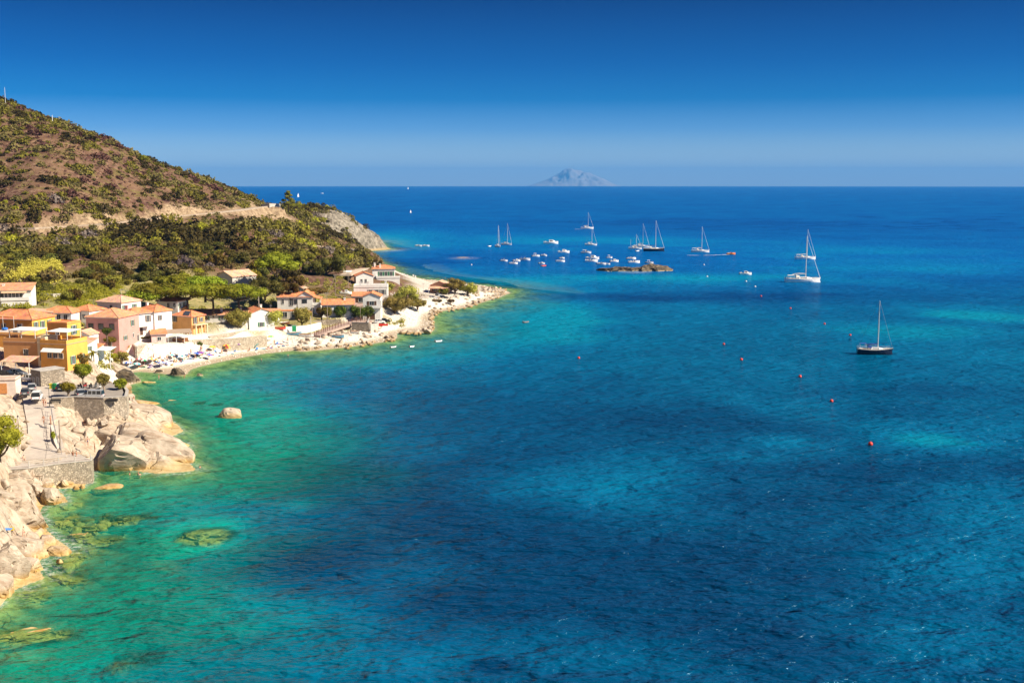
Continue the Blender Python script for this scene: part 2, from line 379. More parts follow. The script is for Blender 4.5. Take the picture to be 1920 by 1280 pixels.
SHG = M('green_shutter', (.05, .16, .09), .6); SHB = M('brown_shutter', (.10, .05, .03), .6); SHGR = M('grey_shutter', (.22, .23, .22), .6)
DOORM = M('wood_door', (.28, .12, .05), .6); AWN = M('white_canvas', (.72, .70, .66), .8, .06); AWNT = M('tan_canvas', (.62, .40, .24), .8); METAL = M('grey_metal', (.32, .32, .33), .5, metal=.3)
CONC = M('concrete', (.42, .39, .35), .85, .2, .8, bmp=.3); TERR = M('terrace_floor', (.45, .33, .25), .85, .15)
SOLAR = M('solar_glass', (.05, .06, .09), .2, .1, 1, .6); RAILW = M('white_rail', (.7, .7, .68), .5)
def window(par, face, u, v, w, h, W, D, sh=None, door=False, frame=FRAME):
    """face f (front, u from right corner), r (right side, u from front corner), l (left side)"""
    def tr(mb):
        vs = []
        for (a, b, c) in mb.v:      # a along face, b outwards, c up
            if face == 'f': vs.append((W / 2 - u - a, -D / 2 - b, v + c))
            elif face == 'r': vs.append((W / 2 + b, -D / 2 + u + a, v + c))
            else: vs.append((-W / 2 - b, -D / 2 + u + a, v + c))
        mb.v = vs; return mb
    t = .10
    m = MB(); m.box(-w/2 - t, -w/2, .003, .10, -t, h + t); m.box(w/2, w/2 + t, .003, .10, -t, h + t); m.box(-w/2, w/2, .003, .10, h, h + t); m.box(-w/2, w/2, .003, .16, -t, 0)
    if not door: m.box(-.03, .03, .02, .07, 0, h)
    nm = 'door' if door else 'window'
    if door:
        o = tr(MB().box(-w/2, w/2, .003, .05, 0, h)).build('door', sh or DOORM, par); tr(m).build('frame', frame, o)
        return o
    o = tr(m).build('window', frame, par)
    tr(MB().box(-w/2, w/2, .003, .03, 0, h)).build('pane', PANE, o)
    if sh:
        for s in (-1, 1):
            q = MB(); x0, x1 = sorted((s * (w/2 + t), s * (w + t))); q.box(x0, x1, .01, .07, -.03, h + .03)
            for k in range(3): q.box(x0 + .06, x1 - .06, .07, .10, h * (k + .2) / 3.2, h * (k + .75) / 3.2)
            tr(q).build('shutter', sh, par)
    return o
def roofmesh(kind, W, D, h, rh, o=.35, t=.16):
    m = MB(); x, y = W / 2 + o, D / 2 + o
    if kind == 'hip':
        k = min(x, y) * .95; 
        if x > y: a, b = (-x + k, 0), (x - k, 0)
        else: a, b = (0, -y + k), (0, y - k)
        z0 = h - .02
        m.add([(-x,-y,z0),(x,-y,z0),(x,y,z0),(-x,y,z0),(-x,-y,z0+t),(x,-y,z0+t),(x,y,z0+t),(-x,y,z0+t),(a[0],a[1],h+rh),(b[0],b[1],h+rh)],
              [(0,3,2,1),(0,1,5,4),(1,2,6,5),(2,3,7,6),(3,0,4,7)] + ([(4,5,9,8),(5,6,9),(6,7,8,9),(7,4,8)] if x > y else [(4,5,8),(5,6,9,8),(6,7,9),(7,4,8,9)]))
    elif kind in ('gx', 'gy'):
        if kind == 'gx':    # ridge along x
            pr = [(-y, h - o*rh/(D/2)), (0, h + rh), (y, h - o*rh/(D/2))]; e = x
            A = [(-e, p, z) for p, z in pr] + [(-e, p, z + t) for p, z in pr]; B = [(e, p, z) for p, z in pr] + [(e, p, z + t) for p, z in pr]
        else:
            pr = [(-x, h - o*rh/(W/2)), (0, h + rh), (x, h - o*rh/(W/2))]; e = y
            A = [(p, -e, z) for p, z in pr] + [(p, -e, z + t) for p, z in pr]; B = [(p, e, z) for p, z in pr] + [(p, e, z + t) for p, z in pr]
        idx = [0, 1, 2, 5, 4, 3]; m.loft([[A[i] for i in idx], [B[i] for i in idx]])
    elif kind == 'shf':     # falls to the front
        k = (2 * y); A = [(-x,-y,h),(-x,y,h+rh),(-x,y,h+rh+t),(-x,-y,h+t)]; m.loft([A, [(x, b, c) for a, b, c in A]])
    elif kind == 'shr':     # falls to the right
        A = [(x,-y,h),(-x,-y,h+rh),(-x,-y,h+rh+t),(x,-y,h+t)]; m.loft([A, [(a, y, c) for a, b, c in A]])
    elif kind == 'flat':
        m.box(-W/2-.1, W/2+.1, -D/2-.1, D/2+.1, h, h+.15)
    return m
houses = {}
def house(label, px, py, z, th, W, D, h, roof='gx', rh=1.6, wall=WHITE, tile=TILE, wins=(), chim=(), found=4, name='house', cat='house', par_=.45, pad=True, group='houses of the seaside village', parapet=None):
    th = R(th); c = PX(px, py, z); cx = Vector((W / 2 * math.cos(th) - (-D / 2) * math.sin(th), W / 2 * math.sin(th) + (-D / 2) * math.cos(th), 0))
    loc = c - cx; e = thing(name, label, cat, loc, th, group)
    m = MB(); x, y = W / 2, D / 2
    if roof == 'gx': m.loft([[(-x,-y,-found),(-x,y,-found),(-x,y,h),(-x,0,h+rh),(-x,-y,h)],[(x,-y,-found),(x,y,-found),(x,y,h),(x,0,h+rh),(x,-y,h)]])
    elif roof == 'gy': m.loft([[(-x,-y,-found),(x,-y,-found),(x,-y,h),(0,-y,h+rh),(-x,-y,h)],[(-x,y,-found),(x,y,-found),(x,y,h),(0,y,h+rh),(-x,y,h)]])
    elif roof == 'shf': m.loft([[(-x,-y,-found),(-x,y,-found),(-x,y,h+rh),(-x,-y,h)],[(x,-y,-found),(x,y,-found),(x,y,h+rh),(x,-y,h)]])
    elif roof == 'shr': m.loft([[(-x,-y,-found),(x,-y,-found),(x,-y,h),(-x,-y,h+rh)],[(-x,y,-found),(x,y,-found),(x,y,h),(-x,y,h+rh)]])
    else: m.box(-x, x, -y, y, -found, h)
    m.build('wall', wall, e)
    r = roofmesh(roof, W, D, h + .004, rh).build('roof', tile, e)
    if roof == 'hip' and W > 3:
        q = MB(); X, Y = x + .35, y + .35; k = min(X, Y) * .95
        a, b = ((-X + k, 0, h+rh+.02), (X - k, 0, h+rh+.02)) if X > Y else ((0, -Y + k, h+rh+.02), (0, Y - k, h+rh+.02))
        q.tube([a, b], .12, 5)
        for cx_, cy_, e_ in ((X,-Y, b if X > Y else a), (-X,-Y,a), (X,Y,b), (-X,Y, a if X > Y else b)): q.tube([(cx_, cy_, h + .16), e_], .11, 5)
        q.build('ridge_cap', tile, r)
    if roof == 'gx': MB().tube([(-x-.35, 0, h+rh+.16), (x+.35, 0, h+rh+.16)], .13, 5).build('ridge_cap', tile, r)
    if roof == 'gy': MB().tube([(0, -y-.35, h+rh+.16), (0, y+.35, h+rh+.16)], .13, 5).build('ridge_cap', tile, r)
    if roof == 'flat' and par_:
        q = MB(); H2 = h + .15 + par_; q.box(-x, x, -y, -y+.22, h+.15, H2); q.box(-x, x, y-.22, y, h+.15, H2); q.box(-x, -x+.22, -y+.22, y-.22, h+.15, H2); q.box(x-.22, x, -y+.22, y-.22, h+.15, H2)
        q.build('parapet', parapet or wall, e)
    if roof in ('hip', 'gx', 'shf'):
        MB().tube([(-x-.35, -y-.42, h+(.0 if roof != 'gx' else -.2)), (x+.35, -y-.42, h+(.0 if roof != 'gx' else -.2))], .08, 5).build('gutter', METAL, e)
    for wsp in wins: window(e, wsp[0], wsp[1], wsp[2], wsp[3], wsp[4], W, D, *(wsp[5:]))
    for (cx_, cy_, ch) in chim:
        q = MB().box(cx_-.35, cx_+.35, cy_-.3, cy_+.3, h, h + ch); q.box(-.48+cx_, .48+cx_, cy_-.42, cy_+.42, h+ch, h+ch+.12)
        q.build('chimney', wall, r)
    if label[0:4] != 'smal' and W > 5 and len(houses) % 2 == 0:
        q = MB(); ax, ay, zt = W * .22, D * .1, h + (rh * .7 if roof != 'flat' else .2); q.tube([(ax, ay, zt - .4), (ax, ay, zt + 2.2)], .035, 4)
        for k in range(4): q.box(ax - .5 + .05 * k, ax + .5 - .05 * k, ay - .02, ay + .02, zt + 1.5 + .18 * k, zt + 1.54 + .18 * k)
        q.build('aerial', METAL, r)
    houses[label] = e
    if pad:
        rr = math.hypot(W, D) / 2 * .8; pads.append((loc.x, loc.y, rr, z))
    return e
def ext(par, name, mat, fn, smooth=False):
    m = MB(); fn(m); return m.build(name, mat, par, smooth)
def awning(par, mat, x0, x1, y0, y1, z0, z1, posts=(), pz=0, nm='awning'):
    m = MB().add([(x0,y0,z0),(x1,y0,z0),(x1,y1,z1),(x0,y1,z1),(x0,y0,z0+.08),(x1,y0,z0+.08),(x1,y1,z1+.08),(x0,y1,z1+.08)], [(0,3,2,1),(4,5,6,7),(0,1,5,4),(1,2,6,5),(2,3,7,6),(3,0,4,7)])
    o = m.build(nm, mat, par)
    for (a, b) in posts: MB().box(a-.07, a+.07, b-.07, b+.07, pz, z0).build('post', RAILW, par)
    return o
def balcony(par, x0, x1, y0, y1, z, mat=WHITE, rail='bars', rh=.95):
    MB().box(x0, x1, y0, y1, z-.18, z).build('balcony', mat, par)
    m = MB()
    if rail == 'bars':
        m.box(x0, x1, y0, y0+.05, z+rh-.05, z+rh); m.box(x1-.05, x1, y0, y1, z+rh-.05, z+rh)
        for k in range(int((x1-x0)/.3)+1): m.box(x0+k*.3, x0+k*.3+.035, y0+.01, y0+.045, z, z+rh-.05)
        for k in range(int((y1-y0)/.3)+1): m.box(x1-.045, x1-.01, y0+k*.3, y0+k*.3+.035, z, z+rh-.05)
    else:
        m.box(x0, x1, y0, y0+.14, z, z+rh); m.box(x1-.14, x1, y0+.14, y1, z, z+rh); m.box(x0, x0+.14, y0+.14, y1, z, z+rh)
    m.build('railing', mat if rail != 'bars' else METAL, par)
SW = lambda f, us, v, w, h, sh=None: [(f, u, v, w, h, sh) for u in us]
# --- far left white house above the hedge
e = house('white house with terracotta roof and orange awning above a green hedge at the left edge', 60, 575, 15.0, 13, 14, 8, 5.2, 'shf', 1.7, WHITE, TILE2, [('f',9.2,2.9,2.2,1.7)] + SW('f',(3,4.1,5.2,6.3,7.4),3.1,.75,1.3), found=5, chim=[(-2,1,1.6)])
awning(e, AWNT, -1.6, 5.8, -5.6, -4.02, 4.6, 5.1); balcony(e, -1.8, 6.6, -5.8, -4.0, 2.4, WHITE, 'solid', .8)
ext(e, 'balcony_base', WHITE, lambda m: m.box(-1.6, 6.4, -5.6, -4.0, -4, 2.2))
# --- yellow apartment complex
e = house('ochre building with hipped tile roof and green shutters behind the terraces', 61, 623, 13.3, -14, 15, 10, 3.4, 'hip', 2.2, YEL, TILE, SW('r',(1.6,),.6,1.0,2.0,SHG)+SW('r',(4.4,),.6,1.0,2.0,SHG)+SW('r',(7.4,),.6,1.0,2.0,SHG)+[('f',4,.8,1.3,1.3,None)]+[('f',9,.8,1.3,1.3,None)], found=8)
for k in range(4): MB().tube([(-6.5+k*3.4, -7.5, 0), (-6.5+k*3.4, -7.5, 4.6)], .05, 5).build('awning_pole', RAILW, e)
awning(e, M('orange_canvas', (.75,.25,.05), .8), -3.6, 3.4, -7.4, -6.2, 4.3, 4.0, nm='awning')
e = house('flat roofed ochre block with cluttered roof terrace at the left edge', 42, 655, 11.4, -10, 9, 7, 3.8, 'flat', 0, YEL, TERR, [('f',7.4,.6,.7,1.6)], found=6, par_=.35)
MB().loft([[(-3.2,-2,4.0),(-3.2,0,4.0),(-3.4,0,4.5),(-3.4,-2,4.5)],[(-.6,-1.6,4.0),(-.6,-.4,4.0),(.2,-.6,4.6),(.2,-1.4,4.6)]]).build('stored_dinghy', AWN, e)
MB().box(1.2,2.6,-2.2,-1.2,3.98,4.9).build('storage_box', M('grey_plastic', (.3,.3,.3), .6), e); MB().ball((-1.8,-1.0,4.9), .8, 10, 6, .4).build('blue_cover', M('blue_tarp', (.03,.15,.5), .6), e)
ext(e, 'roof_ledge', TILE3, lambda m: m.box(-4.6, 4.6, -4.2, -3.5, -.2, 0))
e = house('lower ochre block with one dark square window beside the parking pergola', 72, 676, 10.4, -12, 9.5, 6, 4.4, 'flat', 0, ORG, TERR, [('f',3.3,1.2,1.2,1.5,None),('r',1.6,.4,1.0,2.0,SHG),('r',4.2,.4,1.0,2.0,SHG)], found=3, par_=.9)
awning(e, AWN, -3.5, 4.0, -2.6, 2.4, 7.3, 7.5, [(-3.3,-2.4),(0,-2.4),(3.8,-2.4),(3.8,2.2)], 4.6)
e = house('tall ochre block with white awning and row of small windows under the terrace', 127, 692, 9.2, -16, 7.5, 8, 5.9, 'flat', 0, YEL, TERR, SW('f',(1.7,3.3,4.9),2.6,1.1,1.2)+SW('r',(2.2,5.6),1.0,1.0,1.9,SHG), found=3, par_=.9)
awning(e, AWN, -2.9, 2.9, -5.2, -4.02, 4.1, 4.9); 
awning(e, AWN, -3.6, 2.6, -2.0, 3.4, 8.6, 8.8, [(-3.4,-1.8),(-.5,-1.8),(2.4,-1.8),(2.4,3.2)], 6.1)
e = house('narrow cream yellow tower between the two ochre blocks', 87, 684, 9.8, -12, 2.2, 5, 6.4, 'flat', 0, CREAM, TERR, [('f',1.1,1,.9,2.0,None),('r',2.5,3.6,1,1.6,SHG)], found=3, par_=.3)
e = house('upper orange block with green shuttered window on its sunny side', 128, 652, 11.6, -16, 6, 5.5, 6.2, 'flat', 0, YEL, TILE, [('r',2.6,3.2,1.1,2.3,SHG),('r',2.6,.2,1.1,1.9,None),('f',3,3.4,1.1,1.4,None)], found=6, par_=.25)
# --- white houses behind the yellow complex
e = house('white house with two dark windows and white balcony behind the ochre block', 134, 606, 13.0, -8, 9.5, 7, 2.9, 'hip', 1.7, WHITE, TILE, SW('f',(1.7,3.9),1.0,1.1,1.5)+[('f',7.5,1,1,1.5,SHGR)], found=5)
balcony(e, -.5, 4.8, -5.2, -3.5, 0, WHITE, 'solid', .9)
e = house('white house with plain terracotta roof left of the pink house', 168, 604, 12.8, -22, 6.8, 7, 3.2, 'hip', 1.6, WHITE, TILE, SW('r',(2,4.6),.9,1,1.4,SHG)+SW('f',(2.,4.6),.9,1,1.4), found=6)
e = house('grey walled low annex with flat roof by the hedge', 96, 600, 14.0, 5, 7, 6, 2.2, 'shr', .6, GREYW, TILE3, [('f',2,.5,1,1)], found=4)
e = house('white house with pale tiled hipped roof in front of the scrub', 228, 586, 14.6, -24, 9.5, 8.5, 2.9, 'hip', 1.9, WHITE, TILE3, SW('r',(1.4,5.6),.8,.9,1.3,SHG)+SW('f',(4,),.8,1,1.3), found=5)
# --- pink house
e = house('large pink two storey house with three dark shuttered windows above the beach wall', 224, 650, 6.9, -12, 10.3, 11.3, 8.3, 'hip', 2.2, PINK, TILE2,
  [('f',2.1,4.9,1.5,1.6,None,False,SHB),('f',5.6,4.9,1.5,1.6,None,False,SHB),('f',8.8,4.9,1.5,1.6,None,False,SHB),('f',8.4,1.1,1.1,1.1,None,False,SHB),('r',3.4,1.6,1,1.2,SHG),('r',7.6,5.2,1,1.7,SHG),('r',7.6,1.8,.8,1.1,None),('r',10.2,.3,.9,1.9,None)], found=3, chim=[(2,4.5,2.4)])
window(e, 'f', 3.0, 0, 1.1, 2.3, 10.3, 11.3, SHB, True)
# --- white two storey block right of pink house
e = house('white two storey house joined to the right of the pink house', 291, 626, 8.4, -34, 8.5, 6.5, 6.6, 'hip', 1.7, WHITE, TILE, [('r',2,4,.7,1.5,SHB),('f',2,4.2,.9,1.4,SHGR),('f',6,4.2,.9,1.4,SHGR)], found=4, chim=[(-3,0,2.2)])
e2 = house('white facade with two slit windows and small porch on columns', 290, 625, 8.5, 48, 8.0, 6, 6.4, 'hip', 1.6, WHITE, TILE, [('f',2,3.8,.8,1.9,SHB),('f',6,3.6,.8,1.9,SHB)], found=4)
window(e2, 'f', 4.4, 0, 1, 2.2, 8.0, 6, SHB, True); awning(e2, AWN, -2.6, 2, -4.6, -3.02, 2.6, 2.9, [(-2.4,-4.4),(1.8,-4.4)], 0)
e = house('white house end with four grey shuttered windows beside the orange house', 315, 618, 8.6, 30, 4.6, 6, 6.4, 'hip', 1.4, WHITE, TILE, SW('f',(1.0,3.5),4.3,.6,1.4,SHB)+SW('f',(1.0,3.5),1.1,.6,1.4,SHGR), found=4)
e = house('white house with hipped roof standing behind the two storey block', 334, 592, 11.2, -10, 7.2, 7, 4.6, 'hip', 1.6, WHITE, TILE, SW('f',(1.1,),2.6,.8,1.5)+SW('f',(3.2,),2.6,.8,1.5)+SW('r',(1.5,4.5),2.4,.8,1.5,SHG), found=4, chim=[(-2.2,0,1.9)])
e = house('low pale pink annex with tiled shed roof and open beach bar porch', 312, 641, 6.5, 20, 4.2, 6, 2.4, 'shf', .9, LPINK, TILE, [('f',2,.6,1,1)], found=2)
awning(e, M('reed_roof', (.34,.26,.19), .9), 2.3, 9.6, -3.4, 2.6, 2.5, 3.0, [(2.6,-3.2),(5,-3.2),(7.3,-3.2),(9.3,-3.2),(9.3,2.4)], -.6, 'porch_roof')
ext(e, 'counter', DOORM, lambda m: m.box(4, 8.6, -.3, .3, -.5, .6))
# --- orange house with solar panel
e = house('orange house with dark solar panel on its roof and a small balcony', 360, 624, 7.0, -28, 8.0, 6.0, 5.0, 'hip', 1.7, ORG, TILE, [('f',7.0,3.2,.9,1.7,SHB),('r',1.6,2.8,.9,2.0,SHB),('r',4.3,3.2,.8,1.2,SHB)], found=3)
ext(e, 'solar_panel', SOLAR, lambda m: m.add([(.3,-2.9,5.42),(2.9,-2.9,5.42),(1.9,-1.1,6.45),(-.4,-1.1,6.45),(.3,-2.9,5.52),(2.9,-2.9,5.52),(1.9,-1.1,6.55),(-.4,-1.1,6.55)], [(0,3,2,1),(4,5,6,7),(0,1,5,4),(1,2,6,5),(2,3,7,6),(3,0,4,7)]))
ext(e, 'balcony', CREAM, lambda m: m.box(4.0, 5.4, -2.6, 2.8, 2.3, 2.5)); ext(e, 'railing', METAL, lambda m: [m.box(5.3, 5.36, -2.6, 2.8, 3.35, 3.42)] + [m.box(5.3, 5.34, -2.6+k*.4, -2.56+k*.4, 2.5, 3.35) for k in range(14)])
for yy in (-2.4, .1, 2.6): ext(e, 'column', CREAM, lambda m: m.box(5.0, 5.3, yy-.15, yy+.15, -1, 2.3))
e = house('small orange wing left of the solar panel house', 337, 606, 8.6, -22, 4, 5, 4.4, 'shf', 1.0, ORG, TILE2, [('f',.9,2.0,.8,1.5,SHB),('f',3.0,2.0,.8,1.5,SHB)], found=4)
# --- low row behind the beach
e = house('low grey white building with one small green window behind the beach', 427, 612, 6.6, 6, 7.6, 5, 3.7, 'flat', 0, GREYW, CONC, [('f',3.3,1.2,.8,1.2,SHG)], found=3, par_=.2)
e = house('long low house with terracotta roof left of the white gable', 462, 601, 8.6, 4, 21, 6, 1.9, 'shf', 1.3, WHITE, TILE2, SW('f',(3,8,13,18),.4,.9,1.1,SHG), found=4, chim=[(2,0,2),(8,1,2)])
e = house('white walled house with bare sunny gable behind the round tree', 468, 619, 5.2, -62, 9, 8.5, 5.4, 'gx', 1.6, WHITE, TILE, [('r',4,1,1,1.4,SHG),('f',3,.6,1,1.6,SHG)], found=3, chim=[(0,1,2.4)])
e = house('low terracotta roofed outbuilding right of the round tree', 520, 600, 7.2, 3, 9.5, 6, 2.0, 'shf', 1.2, WHITE, TILE2, [('f',2,.3,1.4,1.4),('f',5,.3,1.4,1.4)], found=3)
e = house('small terracotta roofed shed between two garden trees', 583, 596, 6.4, 10, 4.6, 4, 1.8, 'gy', .9, TILE3, TILE, [('f',2.3,.2,.9,1.4,SHB)], found=3, name='garden_shed', cat='shed')
# --- house K
e = house('white two level villa with low terracotta gable and open veranda', 586, 582, 7.6, 4, 12.6, 7.5, 5.0, 'gx', 1.3, WHITE, TILE, [('f',10.6,2.6,.8,1.6,None),('f',7.6,1.9,1.3,2.5,None),('f',3.4,2.8,1.4,1.4,SHG)], found=4)
ext(e, 'raised_gable', WHITE, lambda m: m.loft([[(1.0,-3.9,-4),(6.4,-3.9,-4),(6.4,-3.9,5.2),(3.7,-3.9,6.9),(1.0,-3.9,5.2)],[(1.0,3.85,-4),(6.4,3.85,-4),(6.4,3.85,5.2),(3.7,3.85,6.9),(1.0,3.85,5.2)]]))
ext(e, 'gable_roof', TILE, lambda m: m.loft([[(.7,-4.3,5.02),(3.7,-4.3,6.95),(6.8,-4.3,5.02),(6.8,-4.3,5.2),(3.7,-4.3,7.15),(.7,-4.3,5.2)],[(.7,4.2,5.02),(3.7,4.2,6.95),(6.8,4.2,5.02),(6.8,4.2,5.2),(3.7,4.2,7.15),(.7,4.2,5.2)]]))
MB().box(-.2,1.0,-3.98,-3.9,2.6,4.1).build('pane', PANE, e)
MB().box(2.6,4.4,-3.98,-3.9,2.7,4.1).build('window', PANE, e)
ext(e, 'veranda', WHITE, lambda m: [m.box(6.42, 9.2, -3.4, 3.4, 1.8, 2.0), m.box(9.06, 9.2, -3.4, 3.4, 2.0, 2.9), m.box(6.42, 9.06, -3.4, -3.26, 2.0, 2.9), m.box(6.5,9.0,-3.2,3.2,-4,1.8)])
ext(e, 'veranda_roof', TILE, lambda m: m.loft([[(6.3,-3.8,4.9),(9.4,-3.8,4.1),(9.4,-3.8,4.25),(6.3,-3.8,5.05)],[(6.3,3.8,4.9),(9.4,3.8,4.1),(9.4,3.8,4.25),(6.3,3.8,5.05)]]))
for yy in (-3.2, 0, 3.2): ext(e, 'column', WHITE, lambda m: m.box(8.9, 9.1, yy-.1, yy+.1, 2.9, 4.1))
e = house('low terrace annex under the white villa with dark openings', 562, 596, 6.0, 4, 8.5, 4, 2.5, 'flat', 0, GREYW, TILE, [('f',2,.3,2,1.8),('f',5.4,.3,2,1.8)], found=3, par_=0)
# --- house L, M
e = house('low white house with terracotta roof behind the clipped green bushes', 664, 592, 6.0, 8, 11.4, 6.5, 4.2, 'gx', 1.5, WHITE, TILE, [('f',9.6,1.8,1.4,1.6),('f',6,1.8,1,1.4,SHG),('f',2.4,1.8,1,1.4,SHG)], found=3, chim=[(2.4,-.6,2.0)])
e = house('tall white house with brown door and red framed windows by the slipway', 714, 600, 4.2, 2, 6.4, 7.5, 8.6, 'gy', 1.3, WHITE, TILE, [('f',3.2,5.4,1.6,1.5,SHB),('f',4.6,2.4,1.6,.8,None),('r',2,5.4,1.2,1.5,SHB)], found=3)
window(e, 'f', 3.4, .2, 2.6, 2.3, 6.4, 7.5, SHB, True); balcony(e, -1.6, 3.8, -5.0, -3.75, 4.7, WHITE, 'solid', .8)
e = house('pale pink house wing with terracotta roof left of the tall white house', 699, 578, 6.2, 2, 7.8, 6, 4.6, 'shf', 1.3, LPINK, TILE, [('f',4.4,2.4,1.9,1.6,SHB)], found=5)
e = house('flat roofed white house with chimneys and parapet terrace', 727, 568, 7.6, 4, 13, 8, 6.0, 'flat', 0, WHITE, CONC, [('f',1.8,3.4,1.1,1.8,SHGR),('f',4.2,3.4,1.1,1.8,SHGR),('f',6.6,3.4,1.1,1.8,SHGR)], found=5, par_=.8, chim=[(-4,-3,2.2),(5.8,-3.4,2.4),(-1,-3.4,2.2)])
# --- houses N
e = house('white gabled house with two arched windows facing the path', 700, 538, 9.2, 14, 7.4, 7, 4.9, 'gy', 1.4, WHITE, TILE, [('f',3.2,2.0,.8,1.5,None),('f',5,2.0,.8,1.5,None),('r',2,2,1.4,1.7),('r',5,2,1.4,1.7)], found=4)
e = house('highest white house with bright terracotta roof at the end of the path', 741, 522, 9.9, 8, 10.4, 8, 4.4, 'hip', 1.6, WHITE, TILE, [('f',1.8,1.0,1.2,2.2,SHG),('f',4.2,1.0,1.2,2.2,SHG),('f',6.6,1.0,1.2,2.2,SHG)], found=5, chim=[(-4,1,2.5),(-1.6,-3,2.3)])
balcony(e, -3.6, 7.4, -6.6, -4.0, .6, WHITE, 'solid', .8)
ext(e, 'terrace_base', WHITE, lambda m: m.box(-3.4, 7.2, -6.4, -4.0, -5, .4))
# --- point house, hill house
e = house('terracotta gabled cottage alone on the rocky point', 842, 549, 3.4, -8, 9.0, 7, 3.4, 'gy', 1.9, M('earth_wall',(.5,.3,.2),.85), TILE3, [('f',3,.8,1.6,1.6,SHB),('f',6.4,.8,1.4,1.6,SHB)], found=3)
awning(e, TILE3, -4.6, 4.6, -7, -3.52, 2.2, 2.9, [(-4.4,-6.8),(0,-6.8),(4.4,-6.8)], -.4, 'porch_roof')
e = house('grey gabled house with patched terracotta roof on the slope above the pines', 436, 534, 16.6, -38, 9.0, 11, 2.9, 'gy', 1.8, GREYW, TILE3, [('f',4.5,.6,1.2,1.2)], found=5, group='hillside houses')
e = house('small roof half hidden in pines behind the white villa', 573, 554, 11.4, 0, 5.5, 6, 2.2, 'gy', 1.4, WHITE, TILE3, [('f',2.7,.5,1,1.2)], found=4, group='hillside houses')
# --- small houses in front of the pink house
e = house('small white house with worn tiled lean-to roof below the pink house', 163, 674, 7.6, -14, 3.2, 4.8, 3.9, 'shf', 1.2, WHITE, TILE3, [('f',2.4,1.2,.9,1.9,None),('r',1.6,2.3,.8,1.0,SHG)], found=3)
e = house('little white hut with shed roof and canvas sail shade beside it', 183, 677, 6.2, -10, 2.9, 3.4, 3.4, 'shf', .8, WHITE, TILE, [('f',1.4,.8,1.0,1.9,None)], found=3)
awning(e, AWN, 1.55, 5.2, -1.6, 1.8, 2.9, 3.5, [(5.0,-1.4)], -2)
e = house('low tiled roof between the ochre block and the pink house', 167, 641, 10.2, -10, 4.6, 5, 2.0, 'gy', 1.0, WHITE, TILE3, [('f',2.3,.4,.9,1.2,None)], found=5)
# --- stone store by the parking and its neighbours
e = house('plain rubble stone building with flat roof beside the parked cars', 77.5, 727.5, 10.1, -38, 3.9, 5.6, 3.6, 'flat', 0, STONE, CONC, [('f',1.2,.2,.8,2.0,None),('f',2.9,1.2,.6,.8,None)], found=2, name='stone_building', cat='building', par_=0)
e = house('pale garage with orange wooden door at the left edge', 30, 737, 11.0, 8, 6.4, 4, 2.7, 'flat', 0, M('lime_plaster', (.68,.58,.50), .9), TERR, [], found=2, name='garage', cat='garage', par_=.25)
MB().box(-2.6, 1.5, -2.1, -2.003, 0, 2.1).build('door', M('orange_wood', (.55,.24,.08), .6, .2, 3), e)
# parking pergola
e = thing('pergola', 'tan tiled carport roof on posts below the ochre block', 'carport', PX(58, 700, 10.4), R(-10))
awning(e, TILE3, -7.4, 0, -.5, 3.8, 2.6, 3.4, [(-7.2,-.3),(-3.6,-.3),(-.2,-.3)], -.3, 'roof')
pads.append((PX(40,700,10.4).x, PX(40,700,10.4).y, 6, 10.4))
# ================================================================== GROUND SHEET
def polar(az0, az1, na, r0, r1, nr, power=None):
    az = np.radians(np.linspace(az0, az1, na)); rr = np.exp(np.linspace(math.log(r0), math.log(r1), nr))
    A, RR = np.meshgrid(az, rr); return RR * np.sin(A), RR * np.cos(A)
def gridfaces(nr, na):
    i = np.arange(nr - 1)[:, None] * na + np.arange(na - 1)[None]; return np.stack([i, i + 1, i + na + 1, i + na], -1).reshape(-1, 4)
def addattr(me, name, arr):
    a = me.attributes.new(name, 'FLOAT', 'POINT'); a.data.foreach_set('value', np.asarray(arr, dtype=np.float32).ravel())
na, nr = 515, 600
gx, gy = polar(-36, 2.0, na, 70, 1500, nr)
# denser rings where the land lies in view
rr = np.concatenate([np.exp(np.linspace(math.log(70), math.log(110), 30))[:-1], np.exp(np.linspace(math.log(110), math.log(1000), 530))[:-1], np.exp(np.linspace(math.log(1000), math.log(1500), nr - 558))])
az = np.radians(np.linspace(-36, 6.0, na)); A_, RR_ = np.meshgrid(az, rr); gx, gy = RR_ * np.sin(A_), RR_ * np.cos(A_)
gz = height(gx, gy); gd = sdist(gx, gy)
gran, peb, head = zones(gx, gy, gd)
fc = gridfaces(nr, na); zf = gz.ravel()
fc = fc[(zf[fc].max(1) > -9.6)]
used = np.zeros(nr * na, bool); used[fc.ravel()] = True; remap = np.cumsum(used) - 1
V = np.stack([gx.ravel(), gy.ravel(), zf], 1)[used]
# material of the ground
m, N, L, b = newmat('ground'); g = N.new('ShaderNodeNewGeometry'); g.name = 'GEO'
def at(n): a = N.new('ShaderNodeAttribute'); a.attribute_name = n; return a.outputs['Fac']
sp = N.new('ShaderNodeSeparateXYZ'); L.new(g.outputs['Position'], sp.inputs[0]); Z = sp.outputs[2]
nA = noise(N, L, .05, 5, .6); nB = noise(N, L, .35, 5, .7); nC = noise(N, L, 1.6, 4, .7)
soil = mixc(N, L, mrange(N, L, nA, .38, .62), (.085,.040,.032), (.17,.10,.058))
soil = mixc(N, L, mrange(N, L, nB, .48, .70), soil, (.27,.175,.11))
soil = mixc(N, L, mrange(N, L, nC, .50, .68, 0, .75), soil, (.065,.038,.028))
nD = noise(N, L, .12, 4, .6); soil = mixc(N, L, mrange(N, L, nD, .52, .62, 0, .65), soil, (.15,.13,.035))
lowg = mixc(N, L, mrange(N, L, nB, .4, .6), (.30,.25,.10), (.16,.17,.045))
